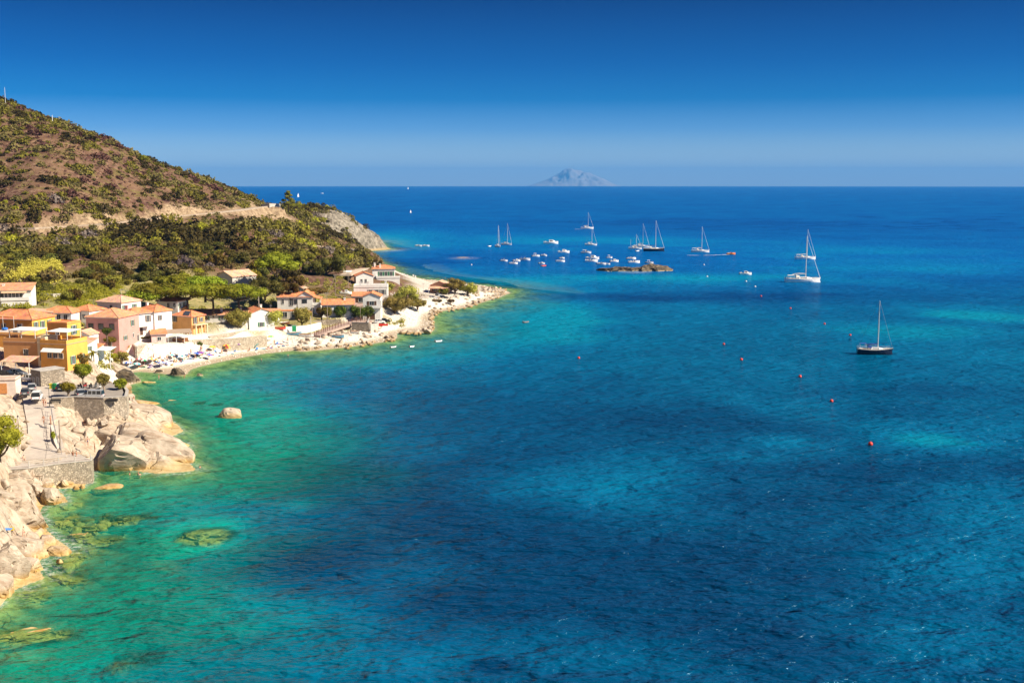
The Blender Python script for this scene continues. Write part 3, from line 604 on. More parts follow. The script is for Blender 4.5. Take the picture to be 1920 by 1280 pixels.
lowg = mixc(N, L, mrange(N, L, nC, .45, .7, 0, .7), lowg, (.42,.32,.20))
col = mixc(N, L, at('low'), soil, lowg)
gr = mixc(N, L, mrange(N, L, nB, .35, .7), (.36,.295,.225), (.56,.475,.375))
gr = mixc(N, L, mrange(N, L, nA, .45, .65, 0, .5), gr, (.50,.34,.20))
mpg = N.new('ShaderNodeMapping'); mpg.inputs['Rotation'].default_value = (0, 0, R(28)); mpg.inputs['Scale'].default_value = (.25, 1.3, .8); L.new(g.outputs['Position'], mpg.inputs[0])
nS = noise(N, L, .9, 5, .7, mpg.outputs[0]); gr = mixc(N, L, mrange(N, L, nS, .50, .64, 0, .75), gr, (.25,.17,.11))
crk = N.new('ShaderNodeTexVoronoi'); crk.feature = 'DISTANCE_TO_EDGE'; crk.inputs['Scale'].default_value = .32; 
mpc = N.new('ShaderNodeMapping'); mpc.inputs['Rotation'].default_value = (0, 0, R(25)); mpc.inputs['Scale'].default_value = (.45, 1.2, .6); L.new(g.outputs['Position'], mpc.inputs[0])
dst = N.new('ShaderNodeVectorMath'); dst.operation = 'ADD'; nvv = N.new('ShaderNodeTexNoise'); nvv.inputs['Scale'].default_value = .5; L.new(g.outputs['Position'], nvv.inputs[0]); L.new(mpc.outputs[0], dst.inputs[0]); L.new(nvv.outputs[1], dst.inputs[1]); L.new(dst.outputs[0], crk.inputs[0])
ckm = mrange(N, L, noise(N, L, .12, 3, .6), .50, .62); ce0 = mrange(N, L, crk.outputs['Distance'], 0, .03, 1, 0); cmul = N.new('ShaderNodeMath'); cmul.operation = 'MULTIPLY'; L.new(ce0, cmul.inputs[0]); L.new(ckm, cmul.inputs[1]); ce = mrange(N, L, cmul.outputs[0], 0, 1, 1, 0)
gr = mixc(N, L, mrange(N, L, cmul.outputs[0], 0, 1, 0, .7), gr, (.17,.12,.08))
stain = mrange(N, L, Z, .3, 1.7, 1, 0)
gr = mixc(N, L, stain, gr, mixc(N, L, mrange(N, L, nB, .4, .6), (.40,.27,.11), (.52,.41,.22)))
col = mixc(N, L, at('gran'), col, gr)
pe = mixc(N, L, mrange(N, L, noise(N, L, 2.2, 4, .8), .35, .65), (.46,.41,.34), (.82,.77,.69))
pe = mixc(N, L, mrange(N, L, Z, .25, .9, .8, 0), pe, (.33,.25,.15))
col = mixc(N, L, at('peb'), col, pe)
hd = mixc(N, L, mrange(N, L, noise(N, L, .25, 6, .75), .38, .62), (.085,.075,.055), (.33,.29,.23))
hd = mixc(N, L, mrange(N, L, Z, .4, 2.2, .8, 0), hd, (.36,.26,.12))
col = mixc(N, L, at('head'), col, hd)
# under water: pale sand between weed covered stones
uw = mixc(N, L, mrange(N, L, noise(N, L, .22, 5, .7), .42, .6), (.34,.36,.20), (.10,.12,.045))
uw = mixc(N, L, mrange(N, L, noise(N, L, .8, 4, .7), .5, .7, 0, .6), uw, (.045,.06,.03))
col = mixc(N, L, mrange(N, L, Z, -.35, .05, 1, 0), col, uw)
col = mixc(N, L, at('cut'), col, mixc(N, L, mrange(N, L, noise(N, L, .45, 5, .8), .4, .6), (.17,.115,.07), (.40,.30,.19)))
L.new(col, b.inputs['Base Color']); b.inputs['Roughness'].default_value = .9; b.inputs['Specular IOR Level'].default_value = .12
bn = bump(N, L, b, mixc(N, L, .5, nS, nC), .8, .6)
bn2 = N.new('ShaderNodeBump'); bn2.inputs['Distance'].default_value = .5; bn2.inputs['Strength'].default_value = .8; L.new(ce, bn2.inputs['Height']); L.new(bn.outputs[0], bn2.inputs['Normal']); L.new(bn2.outputs[0], b.inputs['Normal'])
GROUND = m
me = np_mesh('ground', V, remap[fc], GROUND, True); me.set_sharp_from_angle(angle=R(33))
gT = gz.ravel()[used]; gX = gx.ravel()[used]; gY = gy.ravel()[used]; gD = gd.ravel()[used]
addattr(me, 'gran', gran.ravel()[used]); addattr(me, 'peb', np.maximum(peb.ravel()[used], sstep(62, 50, gD) * sstep(500, 520, gY) * sstep(660, 630, gY) * sstep(7, 4, gT) * .8)); addattr(me, 'head', head.ravel()[used])
low = sstep(23, 19, gT) * sstep(470, 430, gY) * sstep(300, 320, gY)
addattr(me, 'low', low)
dr, rz_, sd_ = polydist(gX, gY, road_w)
cut = np.maximum(sstep(15, 6, dr) * sstep(.45, .62, fbm(gX / 15, gY / 15, 3, 77)), sstep(7, 4.5, dr) * .8)
cut = np.maximum(cut, sstep(30, 10, np.hypot(gX - road_w[-2].x, gY - road_w[-2].y)))
addattr(me, 'cut', cut * (gY > 400))
go = meshobj('ground', me); tag(go, kind='structure')
# far ground so the hill carries on outside the frame
bx, by = polar(-100, -36, 60, 70, 1500, 60); bz = height(bx, by, False)
me = np_mesh('hills', np.stack([bx.ravel(), by.ravel(), bz.ravel() - .02], 1), gridfaces(60, 60), GROUND, True); tag(meshobj('hills', me), kind='structure')
# ================================================================== SEA
sx_, sy_ = [], []
azl = np.radians(np.concatenate([np.linspace(-75, -37, 60)[:-1], np.linspace(-37, 37, 430)[:-1], np.linspace(37, 75, 60)]))
rl = np.concatenate([np.exp(np.linspace(math.log(45), math.log(1600), 360))[:-1], np.exp(np.linspace(math.log(1600), math.log(60000), 90))])
A_, RR_ = np.meshgrid(azl, rl); wx, wy = RR_ * np.sin(A_), RR_ * np.cos(A_)
wz = -RR_ ** 2 / (2 * RE)
wd = -sdist(wx, wy); depth = -height(wx, wy, True)
depth = np.where(wd < 0, 0, np.maximum(depth, .02))
REEFS = [(120,955,-.5,1.6,1.0,.8,'yellow weedy stone just under the water by the blocky boulder'),(140,978,-.6,2.2,1.2,.8,'submerged stone in the cluster off the pointed slab'),(165,992,-.7,2.0,1.3,.8,'outer submerged stone of the cluster off the pointed slab'),(118,985,-.4,1.5,1.2,.7,'small submerged stone near the shore'),(150,1008,-.3,1.8,1.1,.7,'orange brown stone breaking the surface'),(196,1012,-.7,2.6,1.2,.8,'weedy flat stone off the foam washed rock'),(222,975,-.8,2.8,1.5,.9,'left half of the long submerged reef'),(262,970,-.8,2.4,.9,.9,'right half of the long submerged reef'),(385,1005,-.85,3.4,2.4,1.0,'deep olive reef patch in bright green water'),(122,1053,-.45,1.6,1.0,.8,'pale round stone under the shallow water'),(142,1046,-.5,1.4,.8,.7,'stone behind the pale round one'),(112,1088,-.45,3.0,1.4,.8,'brown reef sloping out from the lowest rock'),(52,1118,-.5,2.6,1.3,.8,'weedy ledge under the lower left shallows'),(48,1192,-.30,4.6,1.3,.8,'long tan reef awash in the lower left corner'),(108,1186,-.45,1.6,.7,.7,'tip of the long reef in the lower left'),(262,1236,-1.6,2.2,1.3,1.0,'pale green drowned boulder near the lower left'),(222,1251,-1.6,1.3,.8,.8,'smaller drowned boulder beside the pale green one'),(253,1156,-1.6,1.2,.6,.8,'small drowned boulder in deeper green water'),(375,757,-.6,1.6,.7,.7,'drowned stone left of the lone boulder'),(400,757,-.6,1.9,.6,.7,'drowned slab beside the lone boulder')]
_rr = np.random.default_rng(808)
for _k in range(16):
    _x, _y = _rr.uniform(96, 205), _rr.uniform(948, 1075)
    if _x > 96 + (_y - 930) * .1: REEFS.append((_x, _y, _rr.uniform(-.7, -.35), _rr.uniform(.6, 1.3), _rr.uniform(.4, .8), .6, 'small weedy stone under the shallow water off the left rocks'))
# patches of sand (turquoise, +) and seagrass (navy, -) on the sea bed: photo px, py, half width, half height, amount
patches = [(960,640,240,50,.22),(760,700,200,40,.12),(650,1010,220,90,-.14),(720,900,200,60,-.08),(388,1000,75,42,.42),(1250,523,330,10,.55),(850,570,150,40,.42),(1000,590,120,35,.35),(1180,600,300,40,.12),
(1840,590,100,12,.45),(1700,620,160,18,.35),(1750,822,110,18,.34),(1460,826,60,14,.30),(1400,860,70,12,.2),(1850,960,190,60,.26),(1800,1060,200,60,.25),(1110,930,190,70,.22),(1200,900,160,60,.2),
(1600,470,260,14,.3),(1250,452,220,8,.3),(980,450,260,14,.3),(740,440,90,14,.3),(1550,505,200,10,.25),(1800,500,160,8,.22),(460,1140,120,50,.14),(620,1165,130,50,.14),(1000,1210,260,40,.12),(560,950,50,14,.2),(1800,1200,180,50,.2),(700,1250,220,40,.22),(1200,1240,200,50,.12),
(1010,1000,240,70,-.15),(1180,1120,360,90,-.14),(820,870,240,60,-.15),(1000,800,340,34,-.12),(1380,990,260,80,-.15),(600,1060,120,50,-.28),(900,1130,140,30,-.25),(1500,930,340,30,-.12),(1500,1200,260,60,-.2),(920,1248,40,14,-.5),(1100,556,300,9,-.28),(1500,556,300,12,-.18),(1300,780,260,24,-.10),(1700,730,220,18,-.12),(560,900,120,60,-.12),(1500,420,500,12,-.15),(800,490,80,10,-.25),(1700,880,300,20,-.2),(1350,690,200,24,.1)]
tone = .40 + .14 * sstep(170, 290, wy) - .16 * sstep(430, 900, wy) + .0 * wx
wn1 = fbm(wx / 70, wy / 70, 4, 91) - .5; wn2 = fbm(wx / 22, wy / 22, 4, 92) - .5
jx = wx + wn1 * 40; jy = wy + wn2 * 40
for px, py, hw, hh, am in patches:
    p = SEA(px, py); sc = scl(px, py); D = p.y
    rx = hw / sc; ry = hh * D * D / (F * CAMZ)
    q = np.sqrt(((wx + wn2 * rx * .9 - p.x) / rx) ** 2 + ((wy + wn1 * ry * 1.1 - p.y) / ry) ** 2)
    tone = tone + am * sstep(1.7, .1, q + wn2 * .5)
tone = tone + wn1 * .34 + wn2 * .26
green = sstep(54, 4, wd + wn2 * 34) * sstep(400, 280, wy) + .25 * sstep(16, 1, wd + wn2 * 10)
green = np.clip(green, 0, 1)
tone = tone + .25 * sstep(70, 10, wd)
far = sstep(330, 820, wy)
WREF = .30
m, N, L, b = newmat('sea_water'); g = N.new('ShaderNodeNewGeometry'); g.name = 'GEO'
tn = at('tone'); n1 = noise(N, L, .03, 5, .65); n2 = noise(N, L, .16, 4, .6)
ad = N.new('ShaderNodeMath'); ad.operation = 'MULTIPLY_ADD'; L.new(n1, ad.inputs[0]); ad.inputs[1].default_value = .34; L.new(tn, ad.inputs[2])
ad2 = N.new('ShaderNodeMath'); ad2.operation = 'MULTIPLY_ADD'; L.new(n2, ad2.inputs[0]); ad2.inputs[1].default_value = .16; L.new(ad.outputs[0], ad2.inputs[2])
def ramp(N, L, fac, stops):
    r = N.new('ShaderNodeValToRGB'); e = r.color_ramp.elements
    for i in range(len(stops) - 2): e.new(.5)
    for i, (p, c) in enumerate(stops): e[i].position = p
    for i, (p, c) in enumerate(stops): e[i].position = p; e[i].color = (*c, 1)
    L.new(fac, r.inputs[0]); return r.outputs[0]
deep = ramp(N, L, ad2.outputs[0], [(.20,(.0003,.030,.084)),(.45,(.0004,.058,.138)),(.72,(.0005,.108,.220)),(1.0,(.0006,.185,.270))])
grn = ramp(N, L, ad2.outputs[0], [(.20,(.0004,.052,.056)),(.48,(.0006,.120,.092)),(.72,(.001,.225,.150)),(1.0,(.003,.36,.21))])
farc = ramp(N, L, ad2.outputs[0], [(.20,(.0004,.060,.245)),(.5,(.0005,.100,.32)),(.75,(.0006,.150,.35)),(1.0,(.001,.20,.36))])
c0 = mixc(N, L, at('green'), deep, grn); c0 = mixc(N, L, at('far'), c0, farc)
foamn = mrange(N, L, noise(N, L, 1.1, 6, .8), .46, .60); fm = N.new('ShaderNodeMath'); fm.operation = 'MULTIPLY'; L.new(at('foam'), fm.inputs[0]); L.new(foamn, fm.inputs[1])
c0 = mixc(N, L, fm.outputs[0], c0, (.75,.78,.76))
N.remove(b); b = N.new('ShaderNodeBsdfDiffuse'); L.new(c0, b.inputs['Color'])
gl = N.new('ShaderNodeBsdfGlossy'); gl.inputs['Roughness'].default_value = .13; gl.inputs['Color'].default_value = (.50, .78, 1, 1); fr = N.new('ShaderNodeFresnel'); fr.inputs[0].default_value = 1.33
fx = mrange(N, L, fr.outputs[0], .02, .60, .006, WREF); wmix = N.new('ShaderNodeMixShader'); L.new(fx, wmix.inputs[0]); L.new(b.outputs[0], wmix.inputs[1]); L.new(gl.outputs[0], wmix.inputs[2])
def wavemap(rot, s):
    mp = N.new('ShaderNodeMapping'); mp.inputs['Rotation'].default_value = (0, 0, R(rot)); mp.inputs['Scale'].default_value = s; L.new(g.outputs['Position'], mp.inputs[0]); return mp.outputs[0]
wA = noise(N, L, .42, 3, .55, wavemap(16, (.5, 1.0, 1)), .12); wB = noise(N, L, 1.3, 3, .6, wavemap(4, (.55, 1.0, 1)), .15); wC = noise(N, L, .16, 3, .6, wavemap(6, (.6, 1.0, 1)), .4)
b1 = N.new('ShaderNodeBump'); b1.inputs['Distance'].default_value = 1.65; L.new(wA, b1.inputs['Height']); b1.inputs['Strength'].default_value = 1
b2 = N.new('ShaderNodeBump'); b2.inputs['Distance'].default_value = .42; L.new(wB, b2.inputs['Height']); L.new(b1.outputs[0], b2.inputs['Normal']); b2.inputs['Strength'].default_value = 1
b3 = N.new('ShaderNodeBump'); b3.inputs['Distance'].default_value = 2.4; L.new(wC, b3.inputs['Height']); L.new(b2.outputs[0], b3.inputs['Normal']); b3.inputs['Strength'].default_value = 1
[L.new(b3.outputs[0], q) for q in (b.inputs['Normal'], gl.inputs['Normal'], fr.inputs['Normal'])]
tp = N.new('ShaderNodeBsdfTransparent'); tp.inputs[0].default_value = (.80, .97, .66, 1)
ms = N.new('ShaderNodeMixShader'); L.new(at('opac'), ms.inputs[0]); L.new(tp.outputs[0], ms.inputs[1]); L.new(wmix.outputs[0], ms.inputs[2])
L.new(ms.outputs[0], N['Material Output'].inputs['Surface'])
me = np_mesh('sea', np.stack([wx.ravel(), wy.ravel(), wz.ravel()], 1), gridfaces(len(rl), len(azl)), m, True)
foam = np.zeros(wx.shape)
for px, py, r, am in [(342,838,5,1.2),(350,812,4,.8),(125,1030,5,1),(40,1090,6,1),(100,1072,6,.9),(372,878,4,.8),(300,787,3,.5),(95,950,3,.5),(930,560,8,.6),(820,595,6,.6),(640,655,12,.35),(1190,509,14,.45),(870,484,9.1,.35),(712,468,30,.8)]:
    p = SEA(px, py); rr_ = r * (1 if r < 10 else .6); foam = np.maximum(foam, am * sstep(rr_ * 1.6, rr_ * .4, np.hypot(wx - p.x, (wy - p.y) * .7)) * np.where(r < 9, sstep(5, .5, wd), 1) * (np.abs(wd) < (1e9 if r >= 9 else 7)))
foam = np.maximum(foam, (.55 + .45 * sstep(300, 280, wy)) * sstep(2.2, .4, np.abs(wd + wn2 * 2)))
op = 1 - np.exp(-depth / 2.3); op = np.clip(np.maximum(op, .16), 0, 1); op = np.where(wd > 45, 1, op); op = np.maximum(op, sstep(16, 40, wd)); op = np.maximum(op, foam * .5)
for px, py, z, sx, sy, sz, lab in REEFS:
    p = SEA(px, py); q = np.hypot((wx - p.x) / (sx * 1.35), (wy - p.y) / (sy * 2.0)); tgt = .22 if z > -1 else .62
    op = np.where(q < 1.3, np.minimum(op, tgt + (1 - tgt) * sstep(.75, 1.3, q)), op)
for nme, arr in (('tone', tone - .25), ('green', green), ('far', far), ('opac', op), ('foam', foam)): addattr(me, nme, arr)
seao = meshobj('sea', me); tag(seao, kind='structure')
m2, N2, L2, b_2 = newmat('sea_bed_silt'); b_2.inputs['Base Color'].default_value = (.02, .05, .06, 1); b_2.inputs['Roughness'].default_value = 1
# ================================================================== ROADS, WALLS
def ribbon(name, pts, w, mat, th=.12, kind='structure'):
    m = MB(); rings = []
    for i, p in enumerate(pts):
        p = Vector(p); t = Vector(pts[min(i+1, len(pts)-1)]) - Vector(pts[max(i-1, 0)]); n = Vector((-t.y, t.x, 0)).normalized()
        ww = w[i] if isinstance(w, (list, tuple)) else w
        a, b_ = p + n * ww / 2, p - n * ww / 2
        rings.append([(a.x, a.y, a.z - th*6), (b_.x, b_.y, b_.z - th*6), (b_.x, b_.y, b_.z), (a.x, a.y, a.z)])
    m.loft(rings); o = m.build(name, mat); return tag(o, kind=kind)
def wall(name, label, pts, h, mat, w=.35, cap=None, cat='wall', found=3, group=None, parent=None):
    """a wall whose top runs h above pts"""
    rings = []; rc = []
    for i, p in enumerate(pts):
        p = Vector(p); t = Vector(pts[min(i+1, len(pts)-1)]) - Vector(pts[max(i-1, 0)]); n = Vector((-t.y, t.x, 0)).normalized() * w / 2
        hh = h[i] if isinstance(h, (list, tuple)) else h
        rings.append([(p.x+n.x, p.y+n.y, p.z-found), (p.x-n.x, p.y-n.y, p.z-found), (p.x-n.x, p.y-n.y, p.z+hh), (p.x+n.x, p.y+n.y, p.z+hh)])
        n = n * 1.25; rc.append([(p.x+n.x, p.y+n.y, p.z+hh+.004), (p.x-n.x, p.y-n.y, p.z+hh+.004), (p.x-n.x, p.y-n.y, p.z+hh+.12), (p.x+n.x, p.y+n.y, p.z+hh+.12)])
    e = thing(name, label, cat, (0, 0, 0), 0, group)
    MB().loft(rings).build('masonry', mat, e)
    if cap: MB().loft(rc).build('coping', cap, e)
    return e
def railing(name, label, pts, h=1.05, step=1.6, mat=RAILW, rails=3, post=.05, cat='railing', group=None):
    e = thing(name, label, cat, (0, 0, 0), 0, group); pts = [Vector(p) for p in pts]
    for k in range(rails):
        zz = h * (k + 1) / rails; MB().tube([(p.x, p.y, p.z + zz) for p in pts], .03, 4).build('rail', mat, e)
    pm = MB().box(-post, post, -post, post, -.1, h + .04).mesh('post', mat)
    for i in range(len(pts) - 1):
        n = max(1, int((pts[i+1] - pts[i]).length / step))
        for k in range(n + (i == len(pts) - 2)):
            q = pts[i].lerp(pts[i+1], k / n); meshobj('post', pm, e, q)
    return e
ASPH = M('beige_asphalt', (.30,.265,.23), .9, .15, .4, bmp=.2, fine=.3); PAV = M('pale_paving', (.46,.40,.34), .9, .15, .6, bmp=.2, fine=.3); ROADC = M('hill_road', (.30,.25,.20), .9, .15, .3)  # asphalt in its own pale beige, paler paving, hill road
ribbon('road', [Vector((p.x, p.y, p.z + .06)) for p in road_w], 4.6, ROADC)
# outer parapet of the hill road, paler retaining face
n_ = []
for i, p in enumerate(road_w[1:-1]):
    t = road_w[min(i+2, len(road_w)-1)] - road_w[i]; nn = Vector((t.y, -t.x, 0)).normalized(); n_.append(p + nn * 3.5)
wall('road_parapet', 'long low stone parapet along the seaward edge of the hillside road', n_, .5, M('parapet_stone', (.36,.29,.22), .9, .25, .7), .4, found=2.2)
q = [PX(490,388,38.6), PX(505,386.5,39.2), PX(525,387.5,38.6)]
wall('retaining_wall', 'pale concrete retaining wall at the bend of the hillside road', q, 1.6, CONC, .4, CONC, found=3)
q = [PX(489,382.5,40.0) + Vector((0,4,0)), PX(505,383,40.2), PX(526,385,39.4)]
railing('guard_rail', 'guard rail on top of the wall at the bend of the road', q, .9, 1.5, M('rusty_rail', (.16,.10,.07), .7), 2)
# foreground road down to the promenade
ribbon('road', [Vector((p.x, p.y, p.z + .12)) for p in rw], [6.5,6.0,5.4,5.4,5.8,6.8,8.0], PAV)
MB().loft([[(p.x-.06, p.y, p.z+.122), (p.x+.06, p.y, p.z+.122), (p.x+.06, p.y, p.z+.135), (p.x-.06, p.y, p.z+.135)] for p in [v + Vector((.5,0,0)) for v in rw[2:]]]).build('road_marking', M('faded_paint',(.3,.26,.22),.9)).__setitem__('kind', 'structure')
# promenade terrace and its stone wall
pr = [PX(-40,884,4.3), PX(0,880,4.3), PX(54,876,4.3), PX(110,868,4.3), PX(170,862,4.3)]
pt = [Vector((p.x, p.y, p.z)) for p in pr]
MB().prism([(p.x, p.y) for p in pt] + [(p.x, p.y) for p in (PX(150,852,4.3), PX(118,848,4.3), PX(60,845,4.4), PX(0,858,4.4), PX(-40,866,4.4))], 2.6, 4.36).build('promenade', PAV).__setitem__('kind', 'structure')
wall('promenade_wall', 'rough grey stone wall under the promenade above the golden rock', [Vector((p.x, p.y, 0.2)) for p in pt] + [Vector((PX(172,856,4.3).x, PX(172,856,4.3).y, .2))], 4.0, stone('dark_rubble', (.42,.36,.28), 2.8, .6), .5, CONC, found=1)
railing('railing', 'pale metal railing along the promenade edge', [Vector((p.x, p.y, 4.32)) for p in pt], 1.1, 2.4, M('pale_metal', (.55,.52,.47), .5), 3, .06)
# parking deck on its stone wall
pk = [PX(98,752,10.2), PX(140,750,10.2), PX(195,752,10.2), PX(236,751,10.0)]
bk = [PX(226,722,9.6), PX(180,722,10.0), PX(140,722,10.2), PX(112,722,10.3), PX(96,735,10.2)]
MB().prism([(p.x, p.y) for p in pk + bk], 9.2, 10.26).build('parking_area', ASPH).__setitem__('kind', 'structure')
wall('parking_wall', 'high rubble stone wall carrying the small car park above the rocks', [Vector((p.x, p.y, 6)) for p in [PX(96,756,9.6)] + pk] + [Vector((PX(239,741,9.6).x, PX(239,741,9.6).y, 6)), Vector((PX(228,722,9.6).x, PX(228,722,9.6).y, 6))], [4.0,4.9,4.9,4.9,4.9,4.6,4.2], STONEL, .5, CONC, found=3.5)
railing('railing', 'thin metal railing on the wall beside the sloping road', [PX(96,770,9.3), PX(101,800,7.8), PX(108,830,6.3), PX(115,850,4.9)], 1.0, 1.6, METAL, 2, .04)
wall('road_wall', 'low pale wall along the right side of the sloping road', [PX(92,768,8.7), PX(97,798,7.2), PX(104,830,5.6), PX(113,850,4.4)], .4, M('lime_wall', (.55,.49,.42), .9), .5, found=.3)
# beach walls
def W3(pl, z): return [Vector((PX(x, y, z).x, PX(x, y, z).y, z)) for x, y in pl]
wall('terrace_wall', 'shaded rubble retaining wall below the pink house', W3([(224,652),(236,660),(256,678)], 2.2), [4.6,4.6,4.4], STONE, .5, found=2)
wall('terrace_wall', 'sunlit pale rubble wall of the square garden terrace above the beach', W3([(256,678),(275,673),(298,668)], 2.2), 4.4, STONEL, .5, CONC, found=2)
wall('terrace_wall', 'low wall with stairs between the ivy hedges and the beach tree', W3([(298,669),(320,664),(352,660)], 2.4), 3.6, STONEL, .5, found=2)
wall('terrace_wall', 'long pale stone retaining wall behind the sunbathers', W3([(352,658),(385,654),(430,650),(470,645),(500,641)], 2.6), [3.4,3.0,2.6,2.4,2.2], STONEL, .5, found=2)
wall('terrace_wall', 'low pale wall under the beach restaurant terrace', W3([(392,640),(440,632),(462,628)], 4.2), 1.6, STONEL, .4, CONC, found=2)
wall('white_fence_wall', 'low white wall with green gate behind the round tree and boats', W3([(498,623),(535,621),(575,618),(602,612)], 3.8), 1.5, WHITE, .3, found=2)
e = thing('garden_gate', 'small bright green door in the low white wall', 'gate', W3([(552,621)], 3.8)[0] + Vector((0,-.3,0))); MB().box(-.7,.7,-.05,.05,0,2.0).build('door', M('bright_green', (.03,.38,.14), .5), e); MB().box(-.85,.85,-.02,.1,2.0,2.15).build('frame', FRAME, e)
wall('garden_wall', 'low rubble wall in front of the low white houses', W3([(575,607),(612,604),(640,603)], 4.6), .9, STONE, .35, found=2)
# terraces of the sunny village floor: slipway ramp
rp_ = [PX(590,628,2.9), PX(618,617,3.6), PX(645,608,4.4), (PX(668,602,5.0)), PX(692,600,5.0)]
ribbon('slipway', [Vector((p.x, p.y, p.z)) for p in rp_], 4.2, M('ramp_paving', (.40,.29,.24), .9, .15))
railing('railing', 'dark brown railing along the curved ramp above the pebble beach', [Vector((p.x+.3, p.y-2.0, p.z)) for p in rp_], 1.1, 1.5, M('rust_brown_rail', (.16,.07,.045), .7), 3, .07)
railing('railing', 'dark brown railing on the landward side of the curved ramp', [Vector((p.x-.3, p.y+2.0, p.z)) for p in rp_], 1.1, 1.5, M('rust_brown_rail', (.16,.07,.045), .7), 2, .07)
wall('quay_wall', 'stone quay wall in shade under the head of the ramp', W3([(660,618),(690,619),(694,602)], 2.6), [2.6,2.6,2.6], STONE, .5, CONC, found=2)
wall('quay_wall', 'pale end wall of the little quay beside the slipway', W3([(694,620),(707,616),(712,606)], 2.4), [2.4,2.0,1.4], CONC, .4, found=2)
ribbon('path', [Vector((p.x, p.y, p.z + .15)) for p in [PX(648,515,14.6), PX(668,507,13.4), PX(690,500,12), PX(700,492,10.6), PX(690,486,9.4)]], 5, M('dirt_path', (.5,.40,.30), .95))
ribbon('path', [Vector((p.x, p.y, G(*q).z + .12)) for q in [(520,449),(545,453),(575,459),(600,462),(640,468)] for p in [G(*q)]], 2.4, M('dirt_path', (.5,.40,.30), .95), .05)
wall('field_wall', 'low dry stone wall on the terraced slope below the dark oak', [G(568,492), G(600,497), G(640,494)], .9, STONE, .5, found=1)
wall('field_wall', 'low grey wall among the green scrub behind the hedge', [G(78,556) , G(100,557), G(128,556)], 1.1, GREYW, .4, found=2)
# ================================================================== VEGETATION
rng = np.random.default_rng(7)
def leafquads(cen, nrm, size, rs, flat=.5):
    n = len(cen); a = rs.normal(size=(n, 3)); nn = nrm * flat + rs.normal(size=(n, 3)) * (1 - flat) * .8
    nn /= np.linalg.norm(nn, axis=1, keepdims=True) + 1e-9
    t = np.cross(nn, a); t /= np.linalg.norm(t, axis=1, keepdims=True) + 1e-9; bt = np.cross(nn, t)
    s = (size * rs.uniform(.6, 1.4, n))[:, None]; s2 = s * rs.uniform(.45, .9, (n, 1))
    v = np.stack([cen - t * s, cen - bt * s2, cen + t * s, cen + bt * s2], 1).reshape(-1, 3)
    return v, np.arange(4 * n).reshape(-1, 4)
def lobes_mesh(name, lobes, n, size, mat, seed, floor=None, core=True):
    rs = np.random.default_rng(seed); vs, fs, k = [], [], 0
    ar = np.array([(l[3] * l[4] + l[3] * l[5] + l[4] * l[5]) for l in lobes]); ar = ar / ar.sum()
    for l, w in zip(lobes, ar):
        c = np.array(l[:3]); r = np.array(l[3:6]); m = max(8, int(n * w))
        d = rs.normal(size=(m, 3)); d /= np.linalg.norm(d, axis=1, keepdims=True)
        clump = rs.normal(size=(14, 3)); clump /= np.linalg.norm(clump, axis=1, keepdims=True)
        near = (d @ clump.T).max(1); rad = .80 + .24 * np.clip((near - .75) * 4, 0, 1) * rs.uniform(.5, 1.2, m) + rs.normal(0, .04, m)
        p = c + d * r * rad[:, None]
        if floor is not None: p = p[p[:, 2] > floor]; d = d[:len(p)] if len(p) == m else (p - c) / r
        v, f = leafquads(p, d, size, rs); vs.append(v); fs.append(f + k); k += len(v)
        if core:
            bm = bmesh.new(); bmesh.ops.create_icosphere(bm, subdivisions=1, radius=1)
            cv = np.array([tuple(x.co) for x in bm.verts]) * r * .74 * rs.uniform(.85, 1.1, (len(bm.verts), 1)) + c
            cf = np.array([[x.index for x in q.verts] + [q.verts[2].index] for q in bm.faces]); bm.free()
            cf4 = cf.copy(); vs.append(cv); 
            # triangles doubled as quads would be degenerate: keep them as leaf-like quads through their midpoints
            e1 = (cv[cf4[:, 2]] + cv[cf4[:, 0]]) / 2; vs.append(e1); nb = len(cv)
            fs.append(np.stack([cf4[:, 0], cf4[:, 1], cf4[:, 2], nb + np.arange(len(cf4))], 1) + k); k += nb + len(e1)
    return np_mesh(name, np.concatenate(vs), np.concatenate(fs), mat)
LG = leafmat('maquis_leaf', (.070,.080,.012), (.18,.155,.020), (.33,.26,.040))
LD = leafmat('dark_oak_leaf', (.040,.056,.012), (.105,.105,.018), (.24,.20,.035))
LO = leafmat('olive_scrub_leaf', (.095,.080,.028), (.19,.15,.045), (.28,.22,.075))
LB = leafmat('dry_heather', (.085,.040,.030), (.16,.085,.055), (.26,.16,.10))
LP = leafmat('pine_needle', (.11,.155,.008), (.24,.28,.014), (.42,.43,.04))
LY = leafmat('fresh_yellow_green_leaf', (.19,.21,.012), (.38,.36,.03), (.55,.49,.06), .4)
LT = leafmat('tamarisk_leaf', (.17,.17,.025), (.34,.30,.055), (.50,.43,.11))
LR = leafmat('reed_leaf', (.38,.33,.04), (.56,.46,.08), (.75,.62,.18), .4)
LGG = leafmat('hedge_leaf', (.05,.11,.012), (.10,.18,.02), (.2,.3,.04))
LGR = leafmat('grey_thorn', (.16,.13,.11), (.24,.2,.17), (.34,.28,.24))
BARK = M('bark', (.12,.08,.055), .9, .3, 1.5); PALEB = M('pale_bark', (.28,.22,.17), .9, .3, 1.5)
def blob(r, h, k, rs):
    ls = [(0, 0, h * .42, r * .7, r * .7, h * .55)]
    for i in range(k):
        a = rs.uniform(0, 2 * math.pi); q = r * rs.uniform(.35, .75); s = rs.uniform(.32, .5) * r
        ls.append((q * math.cos(a), q * math.sin(a), h * rs.uniform(.25, .7), s, s, s * rs.uniform(.6, .9)))
    return ls
shrub_meshes = {}
